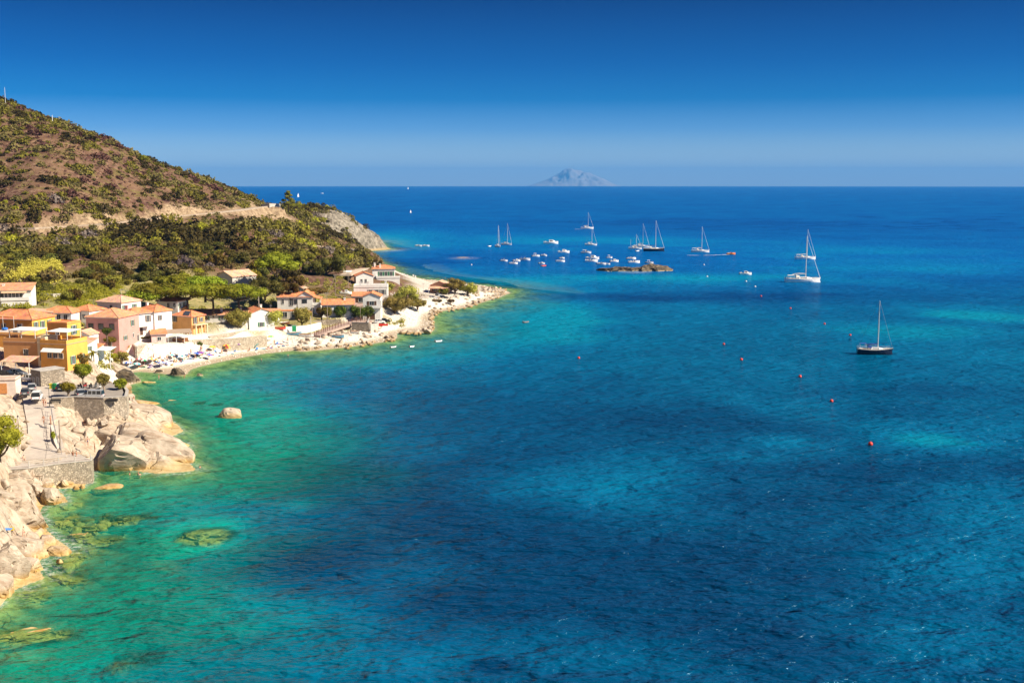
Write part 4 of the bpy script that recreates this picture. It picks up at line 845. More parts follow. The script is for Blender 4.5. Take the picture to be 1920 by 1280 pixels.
for key, mt in (('g', LG), ('d', LD), ('o', LO), ('b', LB), ('gr', LGR), ('y', LY)):
    shrub_meshes[key] = []
    for i in range(4):
        rs = np.random.default_rng(hash(key) % 1 + 100 + i * 13 + ord(key[0]))
        shrub_meshes[key].append(lobes_mesh('foliage', blob(1, .95, 4 + i % 3, rs), 520, .095, mt, 50 + i, -.1))
SHL = {'g': 'rounded mid green maquis shrub', 'd': 'dark green mastic bush', 'o': 'olive brown dry shrub', 'b': 'low reddish brown heather bush', 'gr': 'bare greyish thorny shrub', 'y': 'bright yellow green bush'}
stem_m = MB().tube([(0,0,-.6),(0.03,0,.2),(.1,.05,.6)], [.07,.05,.03], 5).mesh('stem', BARK)
def shrub(key, x, y, z, r, h, label, group=None, name='shrub', cat='shrub', i=None, rz=0):
    e = thing(name, label, cat, (x, y, z - .1 * r), rz, group); e.scale = (r, r, h)
    meshobj('foliage', shrub_meshes[key][(i if i is not None else rng.integers(4))], e); meshobj('stem', stem_m, e); return e
# --- scatter on the hill
def scatter(n, az0, az1, r0, r1, seed):
    rs = np.random.default_rng(seed); a = np.radians(rs.uniform(az0, az1, n)); r = np.sqrt(rs.uniform(r0 ** 2, r1 ** 2, n)); return r * np.sin(a), r * np.cos(a), rs
X, Y, rs = scatter(16000, -30, -6, 395, 960, 3)
Zh = height(X, Y); Dd = sdist(X, Y); dr, _, sd2 = polydist(X, Y, road_w)
gran_, peb_, head_ = zones(X, Y, Dd)
dens_n = fbm(X / 34, Y / 34, 4, 201); fine_n = fbm(X / 9, Y / 9, 3, 205)
below = sd2 > 0       # seaward of the road
upper = sstep(45, 85, Zh)
dens = np.where((Zh < 37) & (Y < 620), sstep(.38, .52, dens_n) * .9 + .12, .16 + .84 * sstep(.39, .50, dens_n))
dens = np.where((Zh < 17.5) & (Y < 450), .0, dens)
dens = dens * sstep(2, 12, Dd) * (1 - head_ * .93) * (dr > 4.6)
pix = lambda x, y, z: (960 + F * x / ((y * math.cos(PITCH)) - (z - CAMZ) * math.sin(PITCH)), 640 - F * ((z - CAMZ) * math.cos(PITCH) + y * math.sin(PITCH)) / (y * math.cos(PITCH) - (z - CAMZ) * math.sin(PITCH)))
PXX, PYY = pix(X, Y, Zh)
dens = np.where((PXX > 690) , 0, dens); dens = np.where((PXX > 560) & (PYY > 505), 0, dens)
clear = [(250,490,34,26),(205,470,18,22),(475,408,55,14),(505,395,40,10),(330,408,60,9),(145,495,28,18),(600,495,50,14),(240,575,30,40),(660,520,40,20),(420,520,50,16),(120,420,40,5)]
for cx, cy, hw, hh in clear: dens = np.where(((PXX - cx) / hw) ** 2 + ((PYY - cy) / hh) ** 2 < 1, dens * .06, dens)
keep = rs.uniform(0, 1, len(X)) < dens
idx = np.nonzero(keep)[0]; order = idx[np.argsort(np.hypot(X[idx], Y[idx]))]
# thin out so neighbours do not stack
sel = []; cell = {}
for i in order:
    r = 1.2 + 3.0 * rs.uniform() ** 2.2 + (1.0 if (Zh[i] < 33 and Y[i] < 640) else 0)
    ok = True; ci, cj = int(X[i] // 4), int(Y[i] // 4)
    for a in (-1, 0, 1):
        for b__ in (-1, 0, 1):
            for (xx, yy, rr2) in cell.get((ci + a, cj + b__), ()):
                if (xx - X[i]) ** 2 + (yy - Y[i]) ** 2 < (.55 * (r + rr2)) ** 2: ok = False
    if ok: cell.setdefault((ci, cj), []).append((X[i], Y[i], r)); sel.append((i, r))
LMK = [(20,450,'under the left end of the hillside road'),(90,465,'above the tall yellow reeds'),(150,445,'just below the road, left of the bare gully'),(210,450,'around the bare gully'),(280,440,'below the road, right of the bare gully'),(250,500,'at the foot of the bare gully'),(330,465,'above the bright pine grove'),(360,430,'below the middle of the road'),(420,475,'above the grey gabled house'),(430,430,'beside the bare patch below the road'),(490,470,'above the tall layered pine'),(500,420,'below the bend of the road'),(560,450,'above the very large oak'),(560,415,'behind the lone skyline pine'),(620,450,'between large oak and headland'),(640,400,'on top of the headland'),(30,370,'above the road at the left edge'),(30,290,'high on the hill at the left edge'),(120,380,'above the road below the left ridge'),(120,300,'in the middle of the upper hill'),(220,390,'on the steep bank above the road'),(230,330,'under the ridge with the bright bush'),(330,370,'on the right flank of the hill'),(400,375,'near the rocky cut above the road'),(460,375,'at the end of the ridge above the bend'),(60,500,'among the yellow reeds'),(650,480,'between large oak and path')]
sizew = lambda r: 'small' if r < 2.2 else 'large' if r > 3.2 else 'mid sized'
zone_txt = lambda i: min(LMK, key=lambda q: (q[0] - PXX[i]) ** 2 + ((q[1] - PYY[i]) * 1.6) ** 2)[2]
zone_old = lambda i: ('above the hillside road' if sd2[i] < 0 else 'on the slope below the hillside road') if PXX[i] < 500 else 'on the headland side of the slope'
spn = fbm(X / 22 + 40, Y / 22, 3, 555)
far_v, far_f, fk = {'g': [], 'd': [], 'o': [], 'b': [], 'gr': []}, {}, {}
cnt = 0
smalls = {}
for (i, r) in sel:
    t = float(np.clip(.5 + (spn[i] - .5) * 3.2 + rs.normal(0, .17), 0, .999)); up = Zh[i] > 45
    if t < .02 and rs.uniform() < .9: t = rs.uniform(.1, .9)
    key = ('b' if t < .22 else 'o' if t < .48 else 'g' if t < .78 else 'd') if up else ('gr' if t < .01 else 'b' if t < .02 else 'o' if t < .30 else 'y' if t < .38 else 'g' if t < .68 else 'd')
    h = r * rs.uniform(.65, 1.15) * (1.15 if not up else .85)
    if abs(PXX[i] - 960) < 1020 and cnt < 290:
        lab = sizew(r) + ' ' + SHL[key] + ' ' + zone_txt(i); shrub(key, X[i], Y[i], Zh[i], r, h, lab, lab.replace('bush', 'bushes').replace('shrub', 'shrubs'), i=int(rs.integers(4)), rz=rs.uniform(0, 6)); cnt += 1
    else: smalls.setdefault(key, []).append((X[i], Y[i], Zh[i] - .1, r, h))
# the rest of the hill scrub, joined
def joined(name, pts, mat, n, size, seed, label, floor=-.05):
    rs = np.random.default_rng(seed); vs = []; ns = []; ss = []
    for (x, y, z, r, h) in pts:
        d = rs.normal(size=(n, 3)); d[:, 2] = np.abs(d[:, 2]) * 1.0 - .12; d /= np.linalg.norm(d, axis=1, keepdims=True)
        rad = rs.uniform(.62, 1.05, (n, 1)); off = rs.normal(0, .18, (3, 3)); g = off[rs.integers(0, 3, n)]
        p = (d * rad + g * np.array([1, 1, .5])) * np.array([r, r, h]) + np.array([x, y, z]); vs.append(p); ns.append(d); ss.append(np.full(n, size * (.5 + .25 * r)))
    v, f = leafquads(np.concatenate(vs), np.concatenate(ns), np.concatenate(ss), rs)
    o = meshobj(name, np_mesh(name, v, f, mat)); return tag(o, label, 'scrub', kind='stuff')
for key, mt, nm in (('g', LG, 'green maquis scrub covering the upper hill'), ('d', LD, 'dark evergreen scrub scattered over the upper hill'), ('o', LO, 'olive brown dry scrub scattered over the upper hill'), ('b', LB, 'reddish heather bushes on the upper hill'), ('gr', LGR, 'grey thorny scrub on the slope'), ('y', LY, 'yellow green scrub on the slope')):
    if smalls.get(key): joined('hill_scrub', smalls[key], mt, 112, .52, 5 + ord(key[0]), nm)
# small dry tufts all over the hill
X2, Y2, rs = scatter(40000, -29, -6, 395, 940, 11)
Z2 = height(X2, Y2); D2 = sdist(X2, Y2); dr2, _, _ = polydist(X2, Y2, road_w); g2, p2, h2 = zones(X2, Y2, D2)
k2 = (dr2 > 6) & (D2 > 6) & (h2 < .5) & ((Z2 > 18) | (Y2 > 470)) & (rs.uniform(0, 1, len(X2)) < .35 + .65 * sstep(.35, .6, fbm(X2 / 18, Y2 / 18, 3, 301)))
P2_, Q2_ = pix(X2, Y2, Z2); k2 &= ~((P2_ > 560) & (Q2_ > 505))
ii = np.nonzero(k2)[0]
for key, mt, lo, hi in (('b', LB, 0, .55), ('o', LO, .55, .85), ('g', LG, .85, 1.01)):
    u = rs.uniform(0, 1, len(ii)); lowz = Z2[ii] < 42; lo2 = np.where(lowz, {'b': 0, 'o': .06, 'g': .55}[key], lo); hi2 = np.where(lowz, {'b': .06, 'o': .55, 'g': 1.01}[key], hi); s = ii[(u >= lo2) & (u < hi2)]
    joined('dry_undergrowth', [(X2[i], Y2[i], Z2[i], rs.uniform(.6, 1.3), rs.uniform(.4, .9)) for i in s], mt, 10, .46, 60 + ord(key), 'low %s undergrowth between the shrubs of the hill' % {'b': 'reddish brown', 'o': 'straw coloured', 'g': 'green'}[key])
# green and yellow growth behind the village
def patch(n, boxes, seed):
    rs = np.random.default_rng(seed); out = []
    for (x0, y0, x1, y1, k) in boxes:
        for _ in range(k):
            p = G(rs.uniform(x0, x1), rs.uniform(y0, y1)); out.append(p)
    return out, rs
pts, rs = patch(0, [(-10,508,112,532,120),(0,520,60,530,30),(60,500,110,520,50),(20,505,60,524,20)], 21)
joined('reed_bed', [(p.x, p.y, p.z, rs.uniform(1.2,2.2), rs.uniform(2.4,4.2)) for p in pts], LR, 150, .30, 22, 'tall yellow reeds at the foot of the slope on the left')
pts, rs = patch(0, [(62,535,225,562,120),(120,562,165,575,26),(0,572,60,586,18),(225,562,250,580,12)], 23)
joined('undergrowth', [(p.x, p.y, p.z, rs.uniform(1.,2.0), rs.uniform(1.0,2.0)) for p in pts], LY, 110, .26, 24, 'bright yellow green undergrowth behind the village')
pts, rs = patch(0, [(70,540,230,575,50),(110,528,260,548,50),(560,515,680,548,60),(180,650,235,690,26),(430,596,520,606,20),(235,578,480,594,70),(470,560,560,592,50),(0,592,60,606,14),(100,600,180,610,16),(590,550,665,575,28),(700,600,760,612,10)], 25)
joined('undergrowth', [(p.x, p.y, p.z, rs.uniform(.8,1.6), rs.uniform(.7,1.5)) for p in pts], LT, 90, .26, 26, 'olive green undergrowth between gardens and slope')
# pebbles and rubble of the beach and the point
rs = np.random.default_rng(301); PXs = rs.uniform(-190, 0, 60000); PYs = rs.uniform(292, 640, 60000); dd_ = sdist(PXs, PYs); kk_ = (dd_ > .3) & (dd_ < 26) & (rs.uniform(0, 1, 60000) < np.where(PXs > -95, .9, .35)); PXs, PYs = PXs[kk_], PYs[kk_]; PZs = height(PXs, PYs)
ok_ = (PYs < 560) | (PZs < 4); PXs, PYs, PZs = PXs[ok_], PYs[ok_], PZs[ok_]; ss_ = rs.uniform(.12, .42, len(PXs)) ** 1.2
oct_ = np.array([(1,0,0),(0,1,0),(-1,0,0),(0,-1,0),(0,0,.7),(0,0,-.7)]); of_ = np.array([(0,1,4),(1,2,4),(2,3,4),(3,0,4),(1,0,5),(2,1,5),(3,2,5),(0,3,5)])
aa_ = rs.uniform(0, 6.28, len(PXs)); vv_ = oct_[None] * ss_[:, None, None] * rs.uniform(.6, 1.3, (len(PXs), 6, 1)); vx = vv_[..., 0] * np.cos(aa_)[:, None] - vv_[..., 1] * np.sin(aa_)[:, None]; vy = vv_[..., 0] * np.sin(aa_)[:, None] + vv_[..., 1] * np.cos(aa_)[:, None]
vv_ = np.stack([vx + PXs[:, None], vy + PYs[:, None], vv_[..., 2] + PZs[:, None] + .05], -1).reshape(-1, 3)
tag(meshobj('pebbles', np_mesh('pebbles', vv_, (of_[None] + 6 * np.arange(len(PXs))[:, None, None]).reshape(-1, 3), M('pebble_stone', (.66,.60,.52), .9, .35, 1.2))), 'pale pebbles and rubble along the beach and the point', 'pebbles', kind='stuff')
# --- trees
def limb(m, a, b_, r0, r1, rs, k=3):
    a, b_ = Vector(a), Vector(b_); pts = [a]
    for i in range(1, k): t = i / k; pts.append(a.lerp(b_, t) + Vector(rs.normal(0, (b_ - a).length * .05, 3)))
    pts.append(b_); m.tube(pts, [r0 + (r1 - r0) * i / k for i in range(k + 1)], 6)
def tree(label, base, height_, rad, kind, mat, seed, name='tree', cat='tree', group=None, n=2600, size=.22, bark=BARK, trunk_h=None, rxy=(1, 1)):
    rs = np.random.default_rng(seed); e = thing(name, label, cat, base, 0, group)
    th_ = trunk_h if trunk_h is not None else height_ * .35; m = MB(); lobes = []
    if kind == 'umbrella':
        th_ = height_ * .55; k = 9
        m.tube([(0,0,-.8),(.1,0,th_*.5),(0,.1,th_)], [.45,.36,.28], 8)
        for i in range(k):
            a = 2 * math.pi * i / k + rs.uniform(-.3, .3); q = rad * (.55 if i % 2 else .74) * rs.uniform(.85, 1.1)
            c = (q * math.cos(a) * rxy[0], q * math.sin(a) * rxy[1], height_ * rs.uniform(.70, .82)); s = rad * rs.uniform(.30, .42)
            lobes.append((*c, s, s, s * .55)); limb(m, (0, .1, th_ * rs.uniform(.75, 1)), c, .18, .06, rs)
        for i in range(5):
            a = rs.uniform(0, 6.28); q = rad * .3; lobes.append((q * math.cos(a) * rxy[0], q * math.sin(a) * rxy[1], height_ * .86, rad * .42, rad * .42, height_ * .14))
    elif kind == 'round':
        m.tube([(0,0,-.6),(.05,0,th_*.6),(0,0,th_)], [.28,.22,.18], 7)
        lobes.append((0, 0, (height_ + th_) / 2, rad * .72, rad * .72, (height_ - th_) * .46))
        for i in range(10):
            a = 2.4 * i + rs.uniform(-.4, .4); el = rs.uniform(-.35, .9); q = rad * .62 * math.cos(el)
            c = (q * math.cos(a) * rxy[0], q * math.sin(a) * rxy[1], (height_ + th_) / 2 + (height_ - th_) * .36 * math.sin(el)); s = rad * rs.uniform(.28, .42)
            lobes.append((*c, s, s, s * .85)); limb(m, (0, 0, th_ * .85), c, .12, .04, rs)
    elif kind == 'mass':
        m.tube([(0,0,-.6),(.05,0,height_*.4)], [.4,.25], 7)
        for i in range(16):
            a = rs.uniform(0, 6.28); q = rad * math.sqrt(rs.uniform(0, .8)); s = rad * rs.uniform(.26, .42); zz = height_ * (.25 + .5 * rs.uniform() * (1 - (q / rad) ** 2 * .6))
            c = (q * math.cos(a) * rxy[0], q * math.sin(a) * rxy[1], zz); lobes.append((*c, s, s, s * .8)); limb(m, (0, 0, .5), c, .15, .05, rs)
    elif kind == 'layered':
        m.tube([(0,0,-.6),(.3,0,height_*.5),(.1,.2,height_*.95)], [.4,.28,.08], 7)
        for i in range(12):
            t = .3 + .7 * i / 11; a = 2.4 * i; q = rad * (1.05 - t) * rs.uniform(.6, 1.1); s = rad * rs.uniform(.30, .42) * (1.25 - .6 * t)
            c = (q * math.cos(a), q * math.sin(a), height_ * t * .95); lobes.append((*c, s, s, s * .5)); limb(m, (0.1, 0, height_ * t * .85), c, .12, .05, rs)
    m.build('trunk', bark, e, True)
    meshobj('crown', lobes_mesh('crown', lobes, n, size, mat, seed + 1), e); return e
def PB(px, py, z): return PX(px, py, z)
gp = 'umbrella pines behind the village'
for k, (px, py, z, h, r, txt) in enumerate([(262,588,12.2,7.5,6.6,'small flat topped umbrella pine at the left end of the pine grove'),(300,585,12.2,9.6,8.4,'broad umbrella pine above the white houses with hipped roofs'),(352,588,11.4,9.8,8.6,'umbrella pine in the middle of the bright green grove'),(400,590,10.6,10.2,9.0,'umbrella pine rising behind the long low tiled house'),(448,590,10.2,10.2,8.4,'rightmost rounded umbrella pine of the grove'),(330,560,14.8,8,7.4,'umbrella pine in the back row of the grove'),(385,562,14.6,8,7.4,'umbrella pine in front of the grey gabled house')]):
    tree(txt, PB(px, py, z), h, r, 'umbrella', LP, 300 + k, 'umbrella_pine', 'pine tree', gp, 3400, .27, rxy=(1.1, .9))
tree('tall layered pine with bright crown above the white villa', PB(520,556,12.4), 16, 8.2, 'umbrella', LP, 320, 'pine_tree', 'pine tree', None, 3400, .27)
tree('dark spreading pine beneath the tall bright pine', PB(497,560,12.2), 10.5, 7, 'mass', LD, 321, 'pine_tree', 'pine tree', None, 2600, .25)
tree('dark conifer with yellow green top right of the tall pine', PB(552,556,12.2), 10, 5.5, 'mass', LG, 322, 'pine_tree', 'pine tree', None, 2400, .25)
tree('low pine with rusty green crown beside the white villa', PB(590,566,9.6), 5.2, 5.0, 'umbrella', LT, 323, 'pine_tree', 'pine tree', None, 2000, .22)
tree('very large dark green oak on the slope above the field walls', G(612,515), 11, 9.4, 'mass', LD, 324, 'oak_tree', 'oak tree', None, 4200, .27, rxy=(1.2, .8))
tree('dark green oak beside the very large one', G(565,498), 8, 6.0, 'mass', LG, 325, 'oak_tree', 'oak tree', None, 2600, .25)
tree('lone dark pine on the skyline at the bend of the road', PD(541,396,712), 12.8, 5.4, 'layered', LG, 326, 'pine_tree', 'pine tree', None, 2400, .30)
tree('bright green round bush on the ridge line', G(267,303), 4.6, 4.2, 'mass', LP, 327, 'tree', 'tree', None, 1500, .28)
tree('leafy round tree with forked trunk on the beach edge', PB(512,623,3.8), 7.4, 4.3, 'round', LT, 330, 'beach_tree', 'tree', None, 2600, .2, trunk_h=2.0)
tree('dense round tree between the white villa and the boats', PB(566,612,4.4), 6.6, 4.0, 'round', LT, 331, 'beach_tree', 'tree', None, 2600, .2, trunk_h=.9)
tree('bushy olive green tree leaning over the beach wall', PB(448,622,5.4), 7.6, 4.6, 'round', LT, 332, 'beach_tree', 'tree', None, 2600, .2, trunk_h=1.0)
tree('small green tree under the veranda of the villa', PB(603,596,5.8), 4.2, 2.2, 'round', LG, 333, 'garden_tree', 'tree', None, 1200, .2, trunk_h=.6)
tree('slim green tree beside the pole at the low houses', PB(614,598,5.6), 4.6, 2.0, 'round', LG, 334, 'garden_tree', 'tree', None, 1200, .2, trunk_h=.6)
for k, (px, py, r, txt) in enumerate([(638,598,2.6,'leftmost of the clipped green bushes by the ramp'),(652,596,2.3,'second clipped green bush from the left by the ramp'),(664,597,2.3,'middle clipped green bush by the ramp'),(676,599,2.5,'rounded green bush right of the middle one by the ramp'),(690,598,2.4,'rightmost clipped green bush beside the tall white house')]):
    tree(txt, PB(px, py, 5.0), 5.2, r, 'round', LGG, 340 + k, 'garden_tree', 'tree', 'clipped green bushes by the ramp', 1100, .2, trunk_h=.3)
tree('huge tamarisk bush on the left of the pale shore', PB(740,590,3.2), 10.5, 6.2, 'mass', LT, 350, 'tamarisk_tree', 'tree', 'tamarisks on the point', 3200, .22)
tree('tall tamarisk bush behind the huge one on the pale shore', PB(764,574,3.8), 11.5, 6.8, 'mass', LT, 351, 'tamarisk_tree', 'tree', 'tamarisks on the point', 3200, .22)
tree('smaller tamarisk beside the white terrace', PB(726,548,6.0), 5.6, 4.2, 'mass', LT, 352, 'tamarisk_tree', 'tree', 'tamarisks on the point', 1600, .22)
tree('low tamarisk right of the tall one by the open shore', PB(783,578,3.0), 5.0, 3.4, 'mass', LT, 353, 'tamarisk_tree', 'tree', 'tamarisks on the point', 1500, .22)
tree('tallest round tamarisk behind the terracotta cottage', PB(853,551,2.8), 9.0, 5.0, 'mass', LT, 354, 'tamarisk_tree', 'tree', 'tamarisks on the point', 2200, .22)
tree('tamarisk at the seaward end of the point', PB(877,553,2.4), 6.6, 4.8, 'mass', LT, 355, 'tamarisk_tree', 'tree', 'tamarisks on the point', 2000, .22)
tree('small dark green tree at the cottage porch', PB(832,552,2.9), 4.0, 2.4, 'mass', LG, 356, 'tamarisk_tree', 'tree', 'tamarisks on the point', 1000, .22)
tree('dark tree on the sea side of the path end', PB(706,499,10.0), 4.6, 2.6, 'mass', LG, 357, 'tree', 'tree', None, 1000, .25)
# foreground trees
tree('round green tree on a pale trunk above the car park', PB(156,722,9.4), 5.2, 2.3, 'round', LP, 360, 'street_tree', 'tree', None, 2800, .12, trunk_h=1.6, bark=PALEB)
tree('yellow green bushy tree in front of the car park', PB(128,744,10.2), 3.3, 1.8, 'round', LY, 361, 'street_tree', 'tree', None, 2000, .11, trunk_h=.9, bark=PALEB)
tree('small feathery tree behind the silver minivan', PB(195,737,10.0), 4.3, 1.75, 'round', LT, 362, 'street_tree', 'tree', None, 2000, .11, trunk_h=1.5, bark=PALEB)
tree('bushy yellow green tree at the corner of the parking wall', PB(226,734,9.8), 2.9, 1.6, 'round', LP, 363, 'street_tree', 'tree', None, 1800, .11, trunk_h=.5, bark=PALEB)
tree('big yellow green tree cut by the left edge in front of the road', PB(-2,864,8.2), 9.4, 4.0, 'mass', LY, 364, 'tree', 'tree', None, 5200, .13, rxy=(.8, 1.1))
tree('small green tree in front of the pink house', PB(201,640,9.0), 4.0, 1.6, 'round', LGG, 365, 'garden_tree', 'tree', None, 900, .15, trunk_h=1.9)
tree('leafy bush climbing beside the ochre block', PB(150,690,8.6), 4.8, 2.4, 'mass', LT, 366, 'garden_tree', 'tree', None, 1500, .15)
tree('green bush on the beach by the blue parasol', PB(368,655,2.8), 3.4, 1.9, 'mass', LGG, 367, 'garden_tree', 'tree', None, 1000, .15)
tree('wispy green tree at the left end of the beach', PB(228,682,3.6), 4.4, 2.0, 'mass', LT, 368, 'garden_tree', 'tree', None, 1200, .15)
for px, py, z, r, h, key, lab in [(308,664,2.6,1.1,3.2,'y','left tall ivy hedge on the beach wall'),(318,662,2.6,1.1,3.2,'y','right tall ivy hedge on the beach wall'),(206,640,8.6,2.0,1.6,'y','yellow green bush under the wall of the pink house'),(213,670,4.5,1.8,1.6,'y','bush behind the small white huts'),(250,639,7.2,2.0,1.1,'g','dark rounded hedge on the square garden terrace'),(272,633,7.4,2.6,1.0,'g','long hedge below the white two storey house'),(175,612,11.0,2.3,2.2,'y','bright hedge between white house and pink house'),
     (40,590,14.6,4,2.8,'d','dark green hedge under the far left white house'),(20,590,14.6,4,2.6,'g','green hedge at the left edge under the white house'),(8,597,13.6,3,2.2,'y','yellow bush behind the ochre roof at the left edge'),(140,558,17,3.2,3.6,'g','grey green rounded tree in the reeds behind the village'),(128,560,17,2.6,3.0,'g','round olive shrub left of the grey green tree'),(470,602,7.8,2.2,1.8,'g','low shrub by the long tiled house'),
     (100,820,6.5,.6,1.4,'y','small plant at the foot of the wooden pole'),(58,716,10.4,.9,.9,'g','plant by the carport'),(715,608,2.8,1.6,1.0,'g','shrub at the foot of the tall white house'),(820,566,2.6,2.6,1.6,'o','pale dry bush on the rocky point'),(845,566,2.4,2.4,1.5,'o','second pale dry bush on the rocky point')]:
    shrub(key, *PX(px, py, z)[:2], z, r, h, lab, rz=px)
# palms
def palm(label, base, h, seed, nf=18, L_=2.4):
    rs = np.random.default_rng(seed); e = thing('palm_tree', label, 'palm tree', base)
    MB().tube([(0,0,-.5),(.1,0,h*.5),(0,.1,h)], [.22,.17,.16], 7).build('trunk', PALEB, e)
    m = MB()
    for i in range(nf):
        a = 2.4 * i; lift = rs.uniform(-.1, .9); p = []
        for k in range(5):
            t = k / 4; p.append((L_ * t * math.cos(a), L_ * t * math.sin(a), h + L_ * (lift * t - .75 * t * t)))
        for s in (-1, 1):
            for k in range(4):
                a_, b2 = Vector(p[k]), Vector(p[k + 1]); n = Vector((-math.sin(a), math.cos(a), -.35)) * s * .32
                m.add([a_, b2, b2 + n * (1 - (k + 1) / 5), a_ + n * (1 - k / 5)], [(0, 1, 2, 3)])
    m.build('crown', LG, e)
palm('palm with drooping fronds beside the small white hut', PB(176,684,6.4), 3.2, 1); palm('palm leaning by the ochre block and garden bush', PB(162,690,7.6), 2.6, 2, L_=1.8)
# ================================================================== ROCKS
m, N, L, b = newmat('granite'); nb_ = noise(N, L, .5, 5, .65); g = N.get('GEO'); sp = N.new('ShaderNodeSeparateXYZ'); L.new(g.outputs['Position'], sp.inputs[0])
gr = mixc(N, L, mrange(N, L, nb_, .35, .7), (.34,.275,.205), (.54,.455,.36))
mpp = N.new('ShaderNodeMapping'); mpp.inputs['Rotation'].default_value = (R(20), 0, R(28)); mpp.inputs['Scale'].default_value = (.25, 1.3, 1.0); L.new(g.outputs['Position'], mpp.inputs[0])
ns_ = noise(N, L, .8, 5, .7, mpp.outputs[0]); gr = mixc(N, L, mrange(N, L, ns_, .50, .64, 0, .75), gr, (.25,.17,.11))
ck = N.new('ShaderNodeTexVoronoi'); ck.feature = 'DISTANCE_TO_EDGE'; ck.inputs['Scale'].default_value = .35; dv = N.new('ShaderNodeVectorMath'); dv.operation = 'ADD'; tv = N.new('ShaderNodeTexNoise'); tv.inputs['Scale'].default_value = .6; L.new(g.outputs['Position'], tv.inputs[0]); L.new(mpp.outputs[0], dv.inputs[0]); L.new(tv.outputs[1], dv.inputs[1]); L.new(dv.outputs[0], ck.inputs[0])
ckm = mrange(N, L, noise(N, L, .22, 3, .6), .52, .62); ce0 = mrange(N, L, ck.outputs['Distance'], 0, .025, 1, 0); cmul = N.new('ShaderNodeMath'); cmul.operation = 'MULTIPLY'; L.new(ce0, cmul.inputs[0]); L.new(ckm, cmul.inputs[1]); ce = mrange(N, L, cmul.outputs[0], 0, 1, 1, 0); gr = mixc(N, L, mrange(N, L, cmul.outputs[0], 0, 1, 0, .7), gr, (.17,.12,.08))
gr = mixc(N, L, mrange(N, L, sp.outputs[2], .25, 1.5, 1, 0), gr, mixc(N, L, mrange(N, L, nb_, .4, .6), (.36,.21,.06), (.52,.38,.17)))
gr = mixc(N, L, mrange(N, L, sp.outputs[2], -.5, .12, 1, 0), gr, mixc(N, L, mrange(N, L, noise(N, L, 2, 4, .7), .4, .65), (.20,.20,.08), (.40,.36,.18)))
L.new(gr, b.inputs['Base Color']); b.inputs['Roughness'].default_value = .85; b.inputs['Specular IOR Level'].default_value = .2
q1 = bump(N, L, b, ns_, .8, .4); q2 = N.new('ShaderNodeBump'); q2.inputs['Distance'].default_value = .35; q2.inputs['Strength'].default_value = .8; L.new(ce, q2.inputs['Height']); L.new(q1.outputs[0], q2.inputs['Normal']); L.new(q2.outputs[0], b.inputs['Normal'])
GRAN = m
m, N, L, b = newmat('breakwater_stone'); nb_ = noise(N, L, .9, 4, .7); g = N.get('GEO'); sp = N.new('ShaderNodeSeparateXYZ'); L.new(g.outputs['Position'], sp.inputs[0]); oi = N.new('ShaderNodeObjectInfo')
gr = mixc(N, L, mrange(N, L, nb_, .35, .7), (.32,.27,.21), (.58,.52,.44)); gr = mixc(N, L, mrange(N, L, oi.outputs['Random'], 0, 1, 0, .5), gr, (.40,.28,.18))
gr = mixc(N, L, mrange(N, L, sp.outputs[2], .2, 1.1, 1, 0), gr, (.32,.20,.075))
L.new(gr, b.inputs['Base Color']); b.inputs['Roughness'].default_value = .9; bump(N, L, b, noise(N, L, 2, 4, .7), .6, .2); BWS = m
m, N, L, b = newmat('dark_reef_rock'); nb_ = noise(N, L, .35, 5, .7); g = N.get('GEO'); sp = N.new('ShaderNodeSeparateXYZ'); L.new(g.outputs['Position'], sp.inputs[0])
gr = mixc(N, L, mrange(N, L, nb_, .4, .62), (.035,.028,.02), (.17,.13,.08)); gr = mixc(N, L, mrange(N, L, sp.outputs[2], .1, .5, 1, 0), gr, (.32,.26,.15)); L.new(gr, b.inputs['Base Color']); b.inputs['Roughness'].default_value = .9; bump(N, L, b, noise(N, L, 1, 4, .7), .6, .4); DARKR = m
def rockmesh(name, seed, sub=4, cuts=7, box=.62, rough=.10, mat=None, nscale=1.6, lo=.62, hi=.92):
    rs = np.random.default_rng(seed); bm = bmesh.new(); bmesh.ops.create_icosphere(bm, subdivisions=sub, radius=1)
    v = np.array([tuple(x.co) for x in bm.verts]); f = np.array([[q.index for q in p.verts] for p in bm.faces]); bm.free()
    v = np.sign(v) * np.abs(v) ** box; v /= np.abs(v).max()
    for i in range(cuts):
        n = rs.normal(size=3); n[2] = abs(n[2]) * .6; n /= np.linalg.norm(n); o = rs.uniform(lo, hi); d = v @ n; v = v - np.where(d > o, (d - o) * .97, 0)[:, None] * n
    off = rs.uniform(0, 50, 3)
    dsp = np.array([mnoise.fractal(Vector(p) * nscale + Vector(off), .9, 2.1, 4) for p in v]); nn = v / np.linalg.norm(v, axis=1, keepdims=True)
    if sub >= 4:
        cr_ = np.array([abs(mnoise.noise(Vector((p[0] * 1.1, p[1] * 2.4, p[2] * 2.0)) + Vector(off))) for p in v]); dsp = dsp - 1.3 * sstep(.05, .0, cr_)
    v = v + nn * (dsp * rough)[:, None]
    me = np_mesh(name, v, f, mat, sub >= 4)
    if sub >= 4: me.set_sharp_from_angle(angle=R(24))
    return me
def rock(label, px, py, z, s, rot, seed, name='granite_rock', mat=None, cat='rock', group=None, sub=4, **k):
    p = PX(px, py, z); me = rockmesh(name, seed, sub, mat=mat or GRAN, **k); o = meshobj(name, me, None, p, tuple(R(a) for a in rot)); o.scale = s
    return tag(o, label, cat, group)
rock('great granite block with dark overhang rising over the swimmers', 234, 862, 1.4, (4.8, 4.0, 5.0), (32, 8, 14), 401, nscale=1.1)
rock('long sunlit whaleback slab running down to the surf below the great block', 304, 858, .4, (8.2, 4.0, 4.2), (14, 21, -8), 402, nscale=1.2, box=.75)
